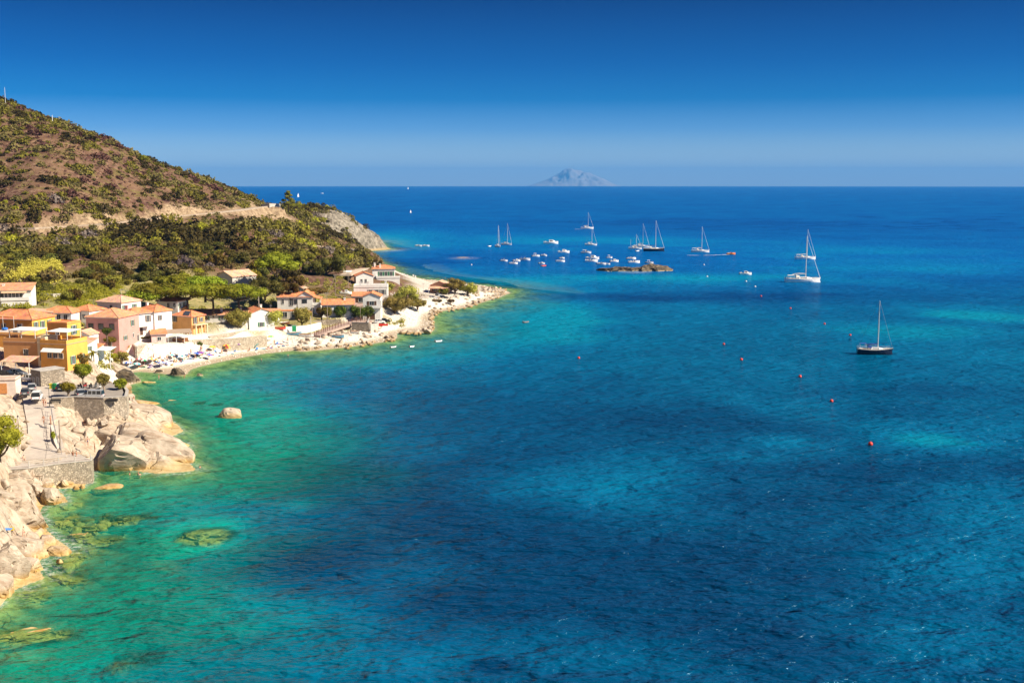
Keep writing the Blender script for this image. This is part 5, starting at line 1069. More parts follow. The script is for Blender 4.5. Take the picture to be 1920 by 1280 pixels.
rock('rounded shoulder of granite behind the great block', 266, 832, 2.6, (6.8, 4.2, 3.0), (6, 14, -12), 403, nscale=1.2)
rock('broad pale slab sloping to the sea below the parking wall corner', 278, 790, 1.2, (7.5, 6.5, 2.9), (-6, 19, -28), 404, nscale=1.1, box=.8)
rock('low slab between the two headland slabs with surf at its foot', 322, 838, -.2, (4.6, 3.0, 1.6), (0, 12, -10), 405)
rock('small tan rock under the corner of the parking wall', 238, 752, 2.0, (2.2, 1.8, 1.9), (0, 10, 30), 406)
rock('flat golden rock reaching into the green shallows near the parking wall', 272, 757, .0, (4.0, 1.6, .9), (0, 6, -6), 407)
rock('golden brown ledge under the promenade wall', 130, 900, -.2, (5.2, 2.0, 1.9), (0, 9, -14), 408)
rock('dark cracked ledge at the left end of the promenade wall', 78, 900, .7, (3.8, 1.8, 1.9), (28, 14, -14), 409)
rock('low pale boulder lying in the shallows in front of the promenade wall', 200, 916, -.15, (2.8, 1.2, .8), (0, -6, 12), 410, box=.8)
rock('blocky boulder at the waterline left of the low pale one', 98, 938, .4, (1.9, 1.6, 2.2), (26, 10, 20), 411)
rock('wedge shaped boulder beside the blocky one', 70, 925, 1.0, (2.0, 1.7, 1.9), (0, 18, -20), 412)
rock('long tilted slab above the boulders at the left edge', 35, 920, 3.2, (4.8, 2.2, 2.2), (28, 24, -24), 413)
rock('steep pointed slab with shaded underside above the sunbathers', 38, 962, 2.8, (4.6, 2.8, 4.2), (30, 28, -22), 414)
rock('pale block at the left edge beneath the tilted slab', -5, 945, 5.0, (3.6, 3.0, 3.0), (0, 14, 0), 415)
rock('split flat topped rock where a bather stands', 34, 1022, 1.8, (3.4, 2.6, 1.8), (0, 8, -10), 416)
rock('rounded brown boulder right of the bather', 86, 1018, .5, (1.4, 1.2, 1.3), (0, 10, 20), 417, box=.8)
rock('flat white topped rock washed by foam', 104, 1036, .1, (2.2, 1.2, .9), (0, 6, -8), 418)
rock('tall ochre streaked rock wall in the lower left corner', 8, 1062, 2.0, (3.2, 2.6, 3.4), (0, 22, -20), 419)
rock('orange stained knobbly rock by the white foam', 58, 1066, .3, (1.9, 1.3, 1.5), (0, 10, -10), 420)
rock('lowest rock at the left edge sloping into the water', 2, 1108, .3, (2.2, 2.0, 2.0), (0, 24, -10), 421)
rock('lone rounded pale boulder standing in open turquoise water', 435, 781, .0, (2.9, 2.0, 2.1), (0, 7, 0), 422, box=.85, cuts=4)
rock('dark boulder at the edge of the beach', 333, 702, .15, (2.6, 1.7, 1.9), (0, 4, 0), 423, mat=DARKR, box=.8)
rock('small dark stone left of the beach boulder', 297, 698, .1, (1.3, .8, .8), (0, 0, 0), 424, mat=DARKR)
rock('small dark stone right of the beach boulder', 375, 704, .0, (1.0, .6, .7), (0, 0, 0), 425, mat=DARKR)
rock('big dark shaded outcrop with bathers on its sunny top', 243, 712, .6, (3.6, 3.0, 2.6), (0, 12, -10), 426, mat=DARKR)
rock('brown outcrop behind the parking trees', 220, 700, 1.8, (4.4, 3.0, 2.4), (0, 14, -16), 427)
rock('half drowned tan boulder in the bay below the beach', 278, 719, -.35, (2.2, 1.2, .8), (0, 0, 0), 428, box=.85)
rock('half drowned stone near the parking wall rocks', 324, 756, -.75, (2.6, 1.3, .9), (0, 0, 8), 429)
for k, (px, py, z, sx, sy, sz, lab) in enumerate(REEFS):
    rock(lab, px, py, z - sz * .62 + (.02 if 'surf' in lab or 'awash' in lab else .05), (sx * 1.15, sy * 1.5, sz), (0, 0, k * 23 % 60 - 30), 440 + k, 'submerged_rock', sub=4 if k < 20 else 3, nscale=3.0, rough=.3, group='small weedy stones under the shallow water off the left rocks' if lab.startswith('small weedy stone under the shallow water off') else None)
gvar = [rockmesh('granite_boulder', 700 + i, 3, 9, .62, .14, GRAN, lo=.55, hi=.88) for i in range(6)]
rs = np.random.default_rng(91); npl = 0
for (x0, y0, x1, y1, k, smin, smax, w) in [(0,885,70,925,12,.7,1.6,'on the rocks left of the promenade wall'),(0,1000,80,1050,9,.5,1.3,'among the blocks by the lower left bathers'),(110,790,200,850,16,.5,1.4,'on the slabs below the parking wall'),(20,780,60,850,8,.6,1.4,'left of the sloping road'),(200,795,270,830,10,.6,1.3,'in the cleft above the great block'),(60,1020,120,1060,7,.5,1.0,'at the foamy water edge in the lower left'),(85,905,165,925,7,.5,1.0,'under the promenade wall'),(246,752,262,790,6,.5,1.0,'on the slope under the parking wall corner')]:
    for q in range(k):
        p = G(rs.uniform(x0, x1), rs.uniform(y0, y1)); s_ = rs.uniform(smin, smax)
        o = meshobj('granite_boulder', gvar[q % 6], None, (p.x, p.y, p.z + s_ * .12), (rs.uniform(-.5,.5), rs.uniform(-.5,.5), rs.uniform(0,6.3))); o.scale = (s_ * 1.5, s_ * .9, s_ * .75)
        lb = ('small' if s_ < .8 else 'medium' if s_ < 1.1 else 'large') + ' angular granite boulder ' + w; tag(o, lb, 'boulder', lb.replace('boulder', 'boulders'))
# boulders of the breakwaters: every stone its own object
def angular(name, seed, mat):
    rs_ = np.random.default_rng(seed); bm = bmesh.new()
    for q in range(15): d_ = rs_.normal(size=3); d_ /= np.linalg.norm(d_); bm.verts.new(Vector(np.sign(d_) * np.abs(d_) ** .6 * rs_.uniform(.8, 1.1)))
    bmesh.ops.convex_hull(bm, input=bm.verts[:]); bmesh.ops.bevel(bm, geom=bm.edges[:], offset=.06, segments=1, affect='EDGES'); me = bpy.data.meshes.new(name); bm.to_mesh(me); bm.free(); me.materials.append(mat); return me
bmesh_var = [angular('boulder', 500 + i, BWS) for i in range(10)]
def boulders(poly, n, smin, smax, label, group, seed, lift=.25, cond=None):
    rs = np.random.default_rng(seed); k = 0; tries = 0; pts = []
    while k < n and tries < n * 30:
        tries += 1; i = rs.integers(len(poly) - 1); t = rs.uniform(); a, b_ = poly[i], poly[i + 1]
        px = a[0] + (b_[0] - a[0]) * t; py = a[1] + (b_[1] - a[1]) * t - rs.uniform(0, 1) * (a[2] + (b_[2] - a[2]) * t)
        p = PX(px, py, .5); z = H(p.x, p.y); z = max(z, -.15); s = rs.uniform(smin, smax)
        if any((p.x - q[0]) ** 2 + (p.y - q[1]) ** 2 < (.62 * (s + q[2])) ** 2 for q in pts): continue
        pts.append((p.x, p.y, s)); o = meshobj('boulder', bmesh_var[rs.integers(10)], None, (p.x, p.y, z + s * lift), (rs.uniform(-.4, .4), rs.uniform(-.4, .4), rs.uniform(0, 6.3)))
        o.scale = (s, s * rs.uniform(.6, .95), s * rs.uniform(.5, .8)); lb = ('small ' if s < smin + (smax - smin) * .33 else 'large ' if s > smin + (smax - smin) * .66 else 'medium ') + label + [', left part', ', middle part', ', right part'][int(min(2, (px - poly[0][0]) / (poly[-1][0] - poly[0][0] + 1e-6) * 3)) if poly[-1][0] > poly[0][0] + 30 else 1]; tag(o, lb, 'boulder', group); k += 1
boulders([(556,656,5),(600,654,18),(650,651,24),(700,645,22),(738,637,8)], 75, .6, 1.3, 'angular stone of the breakwater piled along the pebble beach', 'stones of the beach breakwater', 31)
boulders([(755,624,3),(785,625,6),(812,621,8)], 12, 1.0, 1.8, 'brown stone of the short spur by the slipway', 'stones of the short spur', 32)
boulders([(812,612,22),(806,598,18),(826,584,18),(875,576,16),(913,564,18),(950,551,14)], 125, .5, 1.15, 'pale angular rock along the shore of the point', 'rocks along the point', 33)
boulders([(905,552,16),(930,548,8)], 16, .7, 1.4, 'whitish block on the outer end of the point', 'rocks along the point end', 34, .35)
boulders([(236,724,10),(246,742,10)], 10, .7, 1.2, 'tan boulder at the foot of the parking wall', 'boulders by the parking wall', 35)
# rock islet among the boats
for k, (px, py, sx, sy, sz, lab) in enumerate([(1138,508,9,4.5,2.4,'left dark part of the rocky islet among the boats'),(1165,508,10,4.5,2.7,'low dark middle of the rocky islet'),(1190,508,9,4.5,2.5,'dark lumpy part of the islet right of its middle'),(1218,508,10,5.5,4.6,'highest brown hump of the rocky islet'),(1238,508,8,4.5,3.2,'right shoulder of the rocky islet'),(1254,508,4,2.5,1.0,'small dark tail stone at the right end of the islet')]):
    rock(lab, px, py, -.2, (sx, sy, sz), (0, 0, k * 17 - 30), 600 + k, 'islet_rock', DARKR, 'islet rock', 'rocks of the islet', 4, rough=.22, nscale=2.4)
rock('nearly drowned pale reef left of the anchored boats', 870, 484, -.55, (6, 2.5, .8), (0, 0, 0), 620, 'reef_rock', GRAN, 'reef', sub=3)
# the far island, built at its distance behind the curve of the sea
rs = np.random.default_rng(5); isl = []
m, N, L, b = newmat('hazed_island_rock'); gr = mixc(N, L, mrange(N, L, noise(N, L, .0012, 5, .7), .4, .62), (.17,.19,.21), (.30,.28,.27)); L.new(gr, b.inputs['Base Color']); b.inputs['Roughness'].default_value = 1  # haze partly put into the rock colours, so the island looks fainter
D_ = 46000.; xs = np.linspace(-1, 1, 120); ys = np.linspace(-1, 1, 60); XX, YY = np.meshgrid(xs, ys)
prof = [(985,350),(1000,345),(1012,341),(1030,334),(1045,326),(1056,319),(1063,316),(1068,315),(1078,320),(1090,321),(1102,324),(1115,329),(1128,334),(1138,339),(1150,345),(1166,350)]
cx0 = (1075 - 960) / F * D_; hw = 92 / F * D_
px_ = 1075 + XX * 92; hp = np.interp(px_, [p[0] for p in prof], [(350 - p[1]) for p in prof]) / F * D_ 
fall = np.clip(1 - (np.abs(YY)) ** 1.3, 0, 1)
rid = fbm(XX * 9 + 3, YY * 5 + 9, 5, 401) - .5
zz = hp * fall * (1 + rid * .8 * np.clip(np.abs(YY) * 3, 0.22, 1)) - 140 - (1 - fall) * 150
zz = np.minimum(zz, 640)
me = np_mesh('distant_island', np.stack([(cx0 + XX * hw).ravel(), (D_ + YY * 2300).ravel(), zz.ravel()], 1), gridfaces(60, 120), m, True)
tag(meshobj('distant_island', me), 'pale hazy mountainous island on the horizon', 'island')
# ================================================================== BOATS
HW = M('white_gelcoat', (.80,.79,.77), .25, .04, .5, .5); HN = M('navy_gelcoat', (.010,.014,.035), .2, .05, .5, .5); HR = M('red_hull', (.5,.05,.03), .4); HO = M('orange_hull', (.75,.20,.03), .4); HB = M('sky_blue_hull', (.15,.38,.55), .4)
DECK = M('cream_deck', (.66,.62,.55), .6, .08, 2); TEAK = M('teak_deck', (.34,.20,.10), .7, .15, 3); DG = M('tinted_glass', (.02,.025,.03), .1, .1, 1, .6); MAST = M('mast_aluminium', (.62,.61,.58), .4, .05); CANB = M('blue_canvas', (.02,.07,.26), .8); CANW = M('cream_canvas', (.68,.64,.56), .8); STAYM = M('stay_wire', (.22,.24,.27), .4); RUB = M('grey_rubber', (.16,.16,.17), .7); SAIL = M('sailcloth', (.82,.81,.78), .7, .04); WOODB = M('boat_wood', (.20,.09,.04), .5, .2, 3); ANTI = M('bottom_paint', (.08,.02,.02), .6)
def hullrings(L_, B, Hh, sheer=.25, stern=.75, draft=.35, n=12, full=.45, b0=1.0, top=0.0):
    rings = []
    for i in range(n + 1):
        t = i / n; x = -L_ / 2 + L_ * t
        w = B / 2 * (stern + (1 - stern) * math.sin(min(t / full, 1) * math.pi / 2)) if t < full else B / 2 * max(.012, (1 - ((t - full) / (1 - full)) ** 2.1))
        w *= b0; sh = Hh * (1 + sheer * (2 * t - .8) ** 2) + top; k = -draft * (1 - ((t - .45) / .55) ** 2 if t > .45 else 1 - .5 * ((.45 - t) / .45) ** 2)
        x2 = x - (.0 if t < .9 else 0)
        rings.append([(x, -w, sh), (x - .02 * L_ * (t > .8), -w * .93, sh * .5), (x, -w * .72, 0), (x, 0, k), (x, w * .72, 0), (x - .02 * L_ * (t > .8), w * .93, sh * .5), (x, w, sh)])
    return rings
def hull(par, L_, B, Hh, mat, deck, **k):
    r = hullrings(L_, B, Hh, **k); m = MB().loft(r); m.build('hull', mat, par, False)
    d = MB(); n = len(r); vs = [(p[0][0], p[0][1] * .93, p[0][2] + .015) for p in r] + [(p[6][0], p[6][1] * .93, p[6][2] + .015) for p in r]
    d.add(vs + [(x, y, z + .03) for x, y, z in vs], [(i, i+1, n+i+1, n+i) for i in range(n-1)] + [(2*n+i, 2*n+i+1, 3*n+i+1, 3*n+i) for i in range(n-1)])
    d.build('deck', deck, par)
    g = MB(); g.tube([Vector(p[0]) + Vector((0, 0, .03)) for p in r], .045, 4); g.tube([Vector(p[6]) + Vector((0, 0, .03)) for p in r], .045, 4); g.build('rub_rail', mat if mat != HW else DECK, par)
    return r
def cabin(par, x0, x1, w0, w1, z0, h, mat, nm='cabin', glass=True, rake=.25):
    m = MB(); ra = [(x0, -w0, z0), (x0, w0, z0), (x0 + rake * .4, w0 * .85, z0 + h), (x0 + rake * .4, -w0 * .85, z0 + h)]
    xm = x0 + (x1 - x0) * .6; rb = [(xm, -w0, z0), (xm, w0, z0), (xm, w0 * .82, z0 + h), (xm, -w0 * .82, z0 + h)]
    rc = [(x1, -w1, z0), (x1, w1, z0), (x1 - rake * 2, w1 * .8, z0 + h * .55), (x1 - rake * 2, -w1 * .8, z0 + h * .55)]
    o = m.loft([ra, rb, rc]).build(nm, mat, par)
    if glass:
        for s in (-1, 1):
            q = MB(); a, b_ = x0 + (x1 - x0) * .12, xm; ya, yb = s * (w0 * .945), s * (w0 * .93)
            q.add([(a, ya + s*.03, z0 + h*.35), (b_, yb + s*.03, z0 + h*.35), (b_, yb - s*.02, z0 + h*.75), (a, ya - s*.02, z0 + h*.75), (a, ya, z0 + h*.35), (b_, yb - s*.03, z0 + h*.35), (b_, yb - s*.08, z0 + h*.75), (a, ya - s*.08, z0 + h*.75)], [(0,1,2,3),(4,7,6,5),(0,4,5,1),(1,5,6,2),(2,6,7,3),(3,7,4,0)])
            q.build('window', DG, par)
    return o
def sailboat(label, p, L_, rz, hm=HW, mast=None, hood=CANW, jib=True, mizzen=False, hk=1.0, cat='sailing boat', sailed=False, group='sailing boats at anchor', name='sailboat', bimini=None):
    e = thing(name, label, cat, p, rz, group); k = L_ / 12; B = 3.7 * k; Hh = 1.25 * k * hk; mast = mast or 15.5 * k
    hull(e, L_, B, Hh, hm, DECK, sheer=.22, stern=.72, draft=.6 * k)
    if hm != HW:
        st = MB(); r = hullrings(L_ * 1.003, B * 1.01, Hh, sheer=.22, stern=.72, draft=.6 * k); st.tube([Vector(q[0]) - Vector((0,0,.12)) for q in r], .05, 4); st.tube([Vector(q[6]) - Vector((0,0,.12)) for q in r], .05, 4); st.build('stripe', HW, e)
    z = Hh * 1.02; cabin(e, -L_ * .12, L_ * .26, B * .28, B * .12, z, .55 * k, HW)
    MB().box(-L_*.42, -L_*.14, -B*.26, B*.26, z + .03, z + .10).build('cockpit', TEAK, e)
    mx_ = L_ * .08; m = MB(); m.tube([(mx_, 0, z), (mx_, 0, z + mast)], [.10 * k + .04, .07 * k + .03], 6); o = m.build('mast', MAST, e)
    for f in (.45, .72): MB().box(mx_ - .04, mx_ + .04, -.9 * k, .9 * k, z + mast * f, z + mast * f + .07).build('spreader', MAST, o)
    MB().tube([(mx_, 0, z + 1.5 * k), (-L_ * .30, 0, z + 1.35 * k)], .08, 5).build('boom', MAST, e)
    MB().tube([(mx_ - .2, 0, z + 1.68 * k), (-L_ * .12, 0, z + 1.75 * k), (-L_ * .29, 0, z + 1.5 * k)], [.16, .2, .1], 6).build('sail_cover', CANB if hm == HN else CANW, e)
    sh = z + Hh * .25
    MB().tube([(L_ * .485, 0, sh), (mx_ + .1, 0, z + mast * .97)], ([.07 * k, .04] if jib else [.035, .03]), 5).build('furled_jib', SAIL if jib else STAYM, e)
    s = MB(); s.tube([(-L_ * .49, 0, z), (mx_, 0, z + mast)], .025, 3); 
    for q in (-1, 1): s.tube([(mx_ - .1, q * B * .44, z), (mx_, q * .8 * k, z + mast * .72), (mx_, 0, z + mast)], .022, 3)
    s.build('stay', STAYM, e)
    hd = MB(); hd.loft([[(-L_*.10, -B*.26, z+.4*k), (-L_*.10, -B*.2, z+1.0*k), (-L_*.10, B*.2, z+1.0*k), (-L_*.10, B*.26, z+.4*k)], [(-L_*.2, -B*.28, z+.4*k), (-L_*.2, -B*.22, z+1.25*k), (-L_*.2, B*.22, z+1.25*k), (-L_*.2, B*.28, z+.4*k)]], closed=False, cap=False); hd.build('sprayhood', hood, e)
    if bimini:
        MB().loft([[(-L_*.44, -B*.3, z+1.75), (-L_*.44, 0, z+1.9), (-L_*.44, B*.3, z+1.75)], [(-L_*.25, -B*.3, z+1.8), (-L_*.25, 0, z+1.98), (-L_*.25, B*.3, z+1.8)]], closed=False, cap=False).build('bimini', bimini, e)
        pq = MB(); [pq.tube([(x, y * B * .29, z), (x, y * B * .29, z + 1.78)], .025, 4) for x in (-L_*.43, -L_*.26) for y in (-1, 1)]; pq.build('bimini_frame', MAST, e)
    pr_ = MB(); r = hullrings(L_, B, Hh, sheer=.22, stern=.72, draft=.5)
    for side in (0, 6):
        pr_.tube([Vector(q[side]) + Vector((0, 0, .62)) for q in r[:-1]], .018, 3)
        for q in r[::2]: pr_.tube([Vector(q[side]), Vector(q[side]) + Vector((0, 0, .62))], .018, 3)
    pr_.build('guard_rail', MAST, e)
    if mizzen: MB().tube([(-L_ * .34, 0, z), (-L_ * .34, 0, z + mast * .62)], .08, 5).build('mizzen_mast', MAST, e)
    if sailed:
        MB().add([(mx_, .05, z + 1.6*k), (-L_*.3, .5, z + 1.6*k), (mx_, .05, z + mast*.95), (mx_-.05, 0, z+1.6*k), (-L_*.3, .42, z+1.6*k), (mx_-.05, 0, z+mast*.95)], [(0,1,2),(3,5,4),(0,3,4,1),(1,4,5,2),(0,2,5,3)]).build('mainsail', SAIL, e)
        MB().add([(L_*.48, 0, sh), (mx_, .8, z+1*k), (mx_+.2, .05, z+mast*.9), (L_*.48, -.05, sh), (mx_, .72, z+1*k), (mx_+.2, 0, z+mast*.9)], [(0,1,2),(3,5,4),(0,3,4,1),(1,4,5,2),(0,2,5,3)]).build('jib', SAIL, e)
    return e
def dinghy(par_label, p, rz, L_=3.0, mat=HW, inner=RUB, name='dinghy', cat='dinghy', group=None):
    e = thing(name, par_label, cat, p, rz, group); r = L_ * .085
    MB().tube([(-L_*.45, -L_*.22, .25), (L_*.2, -L_*.22, .27), (L_*.42, -L_*.1, .36), (L_*.5, 0, .42), (L_*.42, L_*.1, .36), (L_*.2, L_*.22, .27), (-L_*.45, L_*.22, .25)], r, 7).build('tube', mat, e)
    MB().add([(-L_*.42, -L_*.2, .1), (L_*.3, -L_*.16, .12), (L_*.3, L_*.16, .12), (-L_*.42, L_*.2, .1)], [(0,1,2,3)]).build('floor', inner, e)
    MB().box(-L_*.44, -L_*.40, -L_*.18, L_*.18, .05, .5).build('transom', inner, e)
    MB().box(-L_*.54, -L_*.44, -.12, .12, .2, .85).build('outboard_motor', RUB, e); MB().box(-L_*.05, L_*.06, -L_*.2, L_*.2, .34, .38).build('seat', WOODB, e)
    return e
def motorboat(label, p, L_, rz, mat=HW, style='open', top=CANW, group='motor boats moored off the point', name='motorboat', cat='motor boat'):
    e = thing(name, label, cat, p, rz, group); k = L_ / 6; B = 2.3 * k ** .8; Hh = .85 * k ** .8
    hull(e, L_, B, Hh, mat, DECK, sheer=.3, stern=.9, draft=.3, full=.5); z = Hh * 1.03
    if style in ('open', 'bimini'):
        MB().box(-L_*.38, L_*.05, -B*.34, B*.34, z + .04, z + .08).build('cockpit', TEAK, e)
        cabin(e, L_*.08, L_*.40, B*.28, B*.1, z, .35 * k, mat, 'foredeck', False, .1)
        MB().loft([[(L_*.06, -B*.33, z+.1), (L_*.00, -B*.3, z+.62*k)], [(L_*.16, 0, z+.2), (L_*.07, 0, z+.68*k)], [(L_*.06, B*.33, z+.1), (L_*.00, B*.3, z+.62*k)]], closed=False, cap=False).build('windscreen', DG, e)
        MB().box(-L_*.34, -L_*.24, -B*.33, B*.33, z + .08, z + .5).build('seat', CANW, e)
        MB().box(-L_*.10, -L_*.02, -.3, .3, z + .08, z + .8).build('console', mat, e)
    if style == 'bimini' :
        MB().loft([[(-L_*.32, -B*.4, z+1.45), (-L_*.32, 0, z+1.6), (-L_*.32, B*.4, z+1.45)], [(L_*.05, -B*.4, z+1.5), (L_*.05, 0, z+1.65), (L_*.05, B*.4, z+1.5)]], closed=False, cap=False).build('bimini', top, e)
        q = MB(); [q.tube([(x, y*B*.39, z), (x, y*B*.39, z+1.47)], .03, 4) for x in (-L_*.3, L_*.03) for y in (-1, 1)]; q.build('bimini_frame', MAST, e)
    if style == 'cabin':
        cabin(e, -L_*.12, L_*.30, B*.36, B*.2, z, 1.0 * k ** .7, mat); MB().box(-L_*.14, L_*.12, -B*.32, B*.32, z + 1.02*k**.7, z + 1.1*k**.7).build('hardtop', mat, e)
        MB().box(-L_*.42, -L_*.14, -B*.34, B*.34, z + .04, z + .1).build('cockpit', TEAK, e); MB().box(-L_*.4, -L_*.33, -B*.32, B*.32, z + .1, z + .5).build('seat', CANW, e)
    q = MB(); q.tube([(L_*.12, -B*.42, z+.1), (L_*.14, -B*.40, z+.45), (L_*.47, 0, z+.75), (L_*.14, B*.40, z+.45), (L_*.12, B*.42, z+.1)], .025, 4); q.build('bow_rail', MAST, e)
    if L_ < 7.5:
        o = MB().box(-L_*.5-.5, -L_*.5-.02, -.2, .2, .3, 1.05).build('outboard_motor', RUB, e); MB().box(-L_*.5-.38, -L_*.5-.22, -.08, .08, -.4, .3).build('leg', RUB, o)
    return e
# sailing boats
sailboat('navy hulled sloop with blue sprayhood, nearest of the anchored yachts', SEA(1640,664), 11.0, R(-8), HN, 15.4, CANB, False, bimini=CANB, hk=1.45)
sailboat('largest white yacht with long cream awning, right of the islet', SEA(1505,529), 19.0, R(-4), HW, 23.0, CANW, bimini=CANW)
sailboat('white sloop with bow rail anchored just behind the largest yacht', SEA(1510,486), 14.5, R(-5), HW, 19.5, CANW, bimini=CANW)
sailboat('white yacht with boxy awning at the stern, midway between ketch and big yachts', SEA(1313,473), 14.0, R(-10), HW, 18.5, CANW, bimini=CANW)
sailboat('dark hulled classic yacht beside the catamaran', SEA(1226,471), 16.5, R(-6), HN, 22.0, CANW, True, hk=1.25)
sailboat('white sloop anchored behind the dark classic yacht', SEA(1203,464), 13.5, R(-20), HW, 18.5, CANW)
sailboat('smaller white two masted boat left of the dark yacht', SEA(1191,467), 11.0, R(-14), HW, 11.0, CANW, mizzen=True)
sailboat('white yacht with furled jib left of the catamaran, straight behind the motor boats', SEA(1108,460), 10.5, R(-12), HW, 15.0, CANW)
sailboat('distant white sloop under way behind the other boats', SEA(1101,429), 15.0, R(2), HW, 17.5, CANW)
sailboat('white sloop seen end on, leftmost of the tall masts', SEA(934,463), 10.0, R(-70), HW, 17.0, CANW)
sailboat('white sloop seen at an angle beside the leftmost mast', SEA(950,459), 10.0, R(-25), HW, 17.5, CANW)
for px, py, L_, t in [(559,369.5,11,'tall white sail far out beyond the headland'),(765,354.5,14,'tiny white sail on the horizon left of the island'),(770,399,4,'tiny sail between horizon and moored boats')]:
    sailboat(t, SEA(px,py), L_, R(60), HW, L_ * 1.3, CANW, sailed=True, group='sailing boats far out')
motorboat('small white motor boat far out beyond the headland', SEA(604,363), 14, R(5), style='cabin', group='boats far out')
motorboat('orange inflatable racing with a white wake', SEA(1371,477), 6.5, R(4), HO, 'open', group=None)
MBS = [(785,462,6,'open','left one of two white motor boats near the headland'),(799,462,6,'open','right one of two white motor boats near the headland'),
(1033,457,13,'cabin','long white cabin cruiser alone behind the moored boats'),(1057,474,9,'cabin','white motor boat right below the long cruiser'),
(1005,481,5.5,'bimini','left of two white boats in the middle row'),(1020,480,4.5,'cabin','right of two white boats in the middle row'),
(945,490,5,'bimini','leftmost white boat of the moored cluster'),(963,495,5.5,'open','white boat in front of the second pair'),(969,490,5,'cabin','white boat with high cabin in the left cluster'),
(984,488,8,'bimini','long white boat with flat awning in the left cluster'),(1016,495,4,'cabin','small white boat beside the red tender'),
(1051,491,6,'open','white boat below the small cabin boat'),(1054,485,3.6,'cabin','small cabin boat in the middle of the moorings'),
(1099,475,8,'bimini','white boat with awning above the pair of cruisers'),(1111,486,9.5,'cabin','white cruiser left of the islet, upper of the pair'),(1109,491,8.5,'open','white cruiser left of the islet, lower of the pair'),
(1143,484,4,'bimini','small white boat above the islet'),(1152,491,6,'cabin','white cabin boat just above the dark islet'),(1128,496,6,'open','white open boat off the left end of the islet'),(1139,496,3.5,'open','tiny white boat beside the one off the islet'),
(1184,486,6.5,'open','upper white boat behind the islet'),(1189,493,8,'open','lower white boat behind the islet'),(1218,494,5,'bimini','white boat half hidden behind the islet hump'),(1398,515,7,'cabin','single white boat right of the islet near the white buoys')]
for k, (px, py, L_, st, lab) in enumerate(MBS): motorboat(lab, SEA(px, py), L_, R(((k * 37) % 30) - 18), HW, st, CANW if k % 3 else CANB)
for px, py, L_, lab, mt in [(918,462,2.6,'white tender floating left of the end-on sloop',HW),(1195,471,3.2,'white tender in front of the two masted boat',HW),(1019,499,3.6,'red tender below the small white boat',HR),(986,605,2.4,'small dark rowing boat alone off the point',RUB),(822,641,2.2,'white swimmer float off the short spur',HW),(772,651,1.6,'little white boat off the breakwater end',HW),(737,652,1.8,'little pale boat by the tip of the breakwater',HW)]:
    dinghy(lab, SEA(px, py), R(10 + px % 30), L_ * 1.1, mt, RUB if mt != RUB else WOODB)
# wakes are foam on the water
m_f = M('white_foam', (.75,.78,.78), .6)
def wake(pts, w, lab):
    m = MB(); P_ = [SEA(*p) for p in pts]
    for i in range(len(P_) - 1):
        for k in range(14):
            t = rng.uniform(); q = P_[i].lerp(P_[i + 1], t); s = rng.uniform(.3, 1) * w; y = rng.normal(0, w * .4)
            m.add([(q.x - s * 2, q.y + y - s * .3, q.z + .06), (q.x + s * 2, q.y + y - s * .3, q.z + .08), (q.x + s * 2, q.y + y + s * .5, q.z + .09), (q.x - s * 2, q.y + y + s * .5, q.z + .07)], [(0,1,2,3)])
    o = m.build('foam', m_f); tag(o, lab, 'foam', kind='stuff')
wake([(1366,477.3),(1352,477.8),(1335,478.5),(1310,478.8),(1285,478.6)], .9, 'thin white wake trailing behind the orange inflatable')
wake([(1094,429.5),(1080,429.8)], 1.0, 'short white wake of the distant sloop')
# buoys
def buoy(label, p, r, mat, group):
    e = thing('buoy', label, 'buoy', p, 0, group); MB().ball((0, 0, r * .45), r, 12, 8).build('float', mat, e, True)
    MB().tube([(0, 0, r * 1.3), (0, 0, r * 1.75)], r * .22, 6).build('ring', RUB, e); MB().tube([(0,0,r*.0),(0,0,-.8)], .05, 4).build('rope', RUB, e)
BR = M('red_buoy', (.62,.05,.03), .4); BW = M('white_buoy', (.75,.72,.68), .4)
for px, py, r, lab in [(1632,834,.50,'nearest and largest red mooring buoy'),(1559,753,.46,'red buoy second nearest in the right hand line'),(1500,707,.46,'red buoy below the navy sloop to its left'),(1390,675,.46,'red buoy lower of the two left of the navy sloop'),(1357,646,.42,'red buoy upper of the two left of the navy sloop'),(1085,672,.42,'lone red buoy in the middle of the bay'),(1594,629,.42,'red buoy just above the stern of the navy sloop'),(1546,608,.42,'pinkish red buoy left of the navy sloop mast'),(1482,579,.45,'small red buoy below the largest yacht'),(1427,556,.45,'small dark red buoy below the white buoys')]:
    buoy(lab, SEA(px, py), r, BR, 'red mooring buoys')
for px, py, lab in [(1399,528,'upper left white buoy near the single motor boat'),(1416,538,'white buoy second from the single motor boat'),(1326,519,'white buoy right of the islet'),(884,497,'white buoy below the pale reef'),(1098,488,'white buoy between the moored boats'),(1320,497,'tiny white buoy above the one right of the islet')]:
    buoy(lab, SEA(px, py), .45, BW, 'white mooring buoys')
# ================================================================== POLES, LAMPS, CABLES
WPOLE = M('wooden_pole', (.30,.24,.19), .85, .2, 2); CPOLE = M('concrete_pole', (.55,.51,.45), .8)
POL = {}
def pole(label, px, py, z, h, mat=CPOLE, r=.13, arm=True, key=None, name='utility_pole'):
    p = PX(px, py, z); p.z = min(p.z, z); e = thing(name, label, 'utility pole', p, 0, 'utility poles'); MB().tube([(0,0,-1.5),(0,0,h)], [r, r*.65], 7).build('pole', mat, e)
    if arm:
        MB().box(-.7, .7, -.05, .05, h - .35, h - .25).build('crossarm', METAL, e)
        for x in (-.6, 0, .6): MB().tube([(x,0,h-.25),(x,0,h-.05)], .05, 5).build('insulator', M('insulator', (.5,.5,.48), .3), e)
    POL[key or label] = p + Vector((0, 0, h - .1)); return e
pole('slim pale pole behind the white house with pale hipped roof', 228, 574, 14.5, 5.6, key='a')
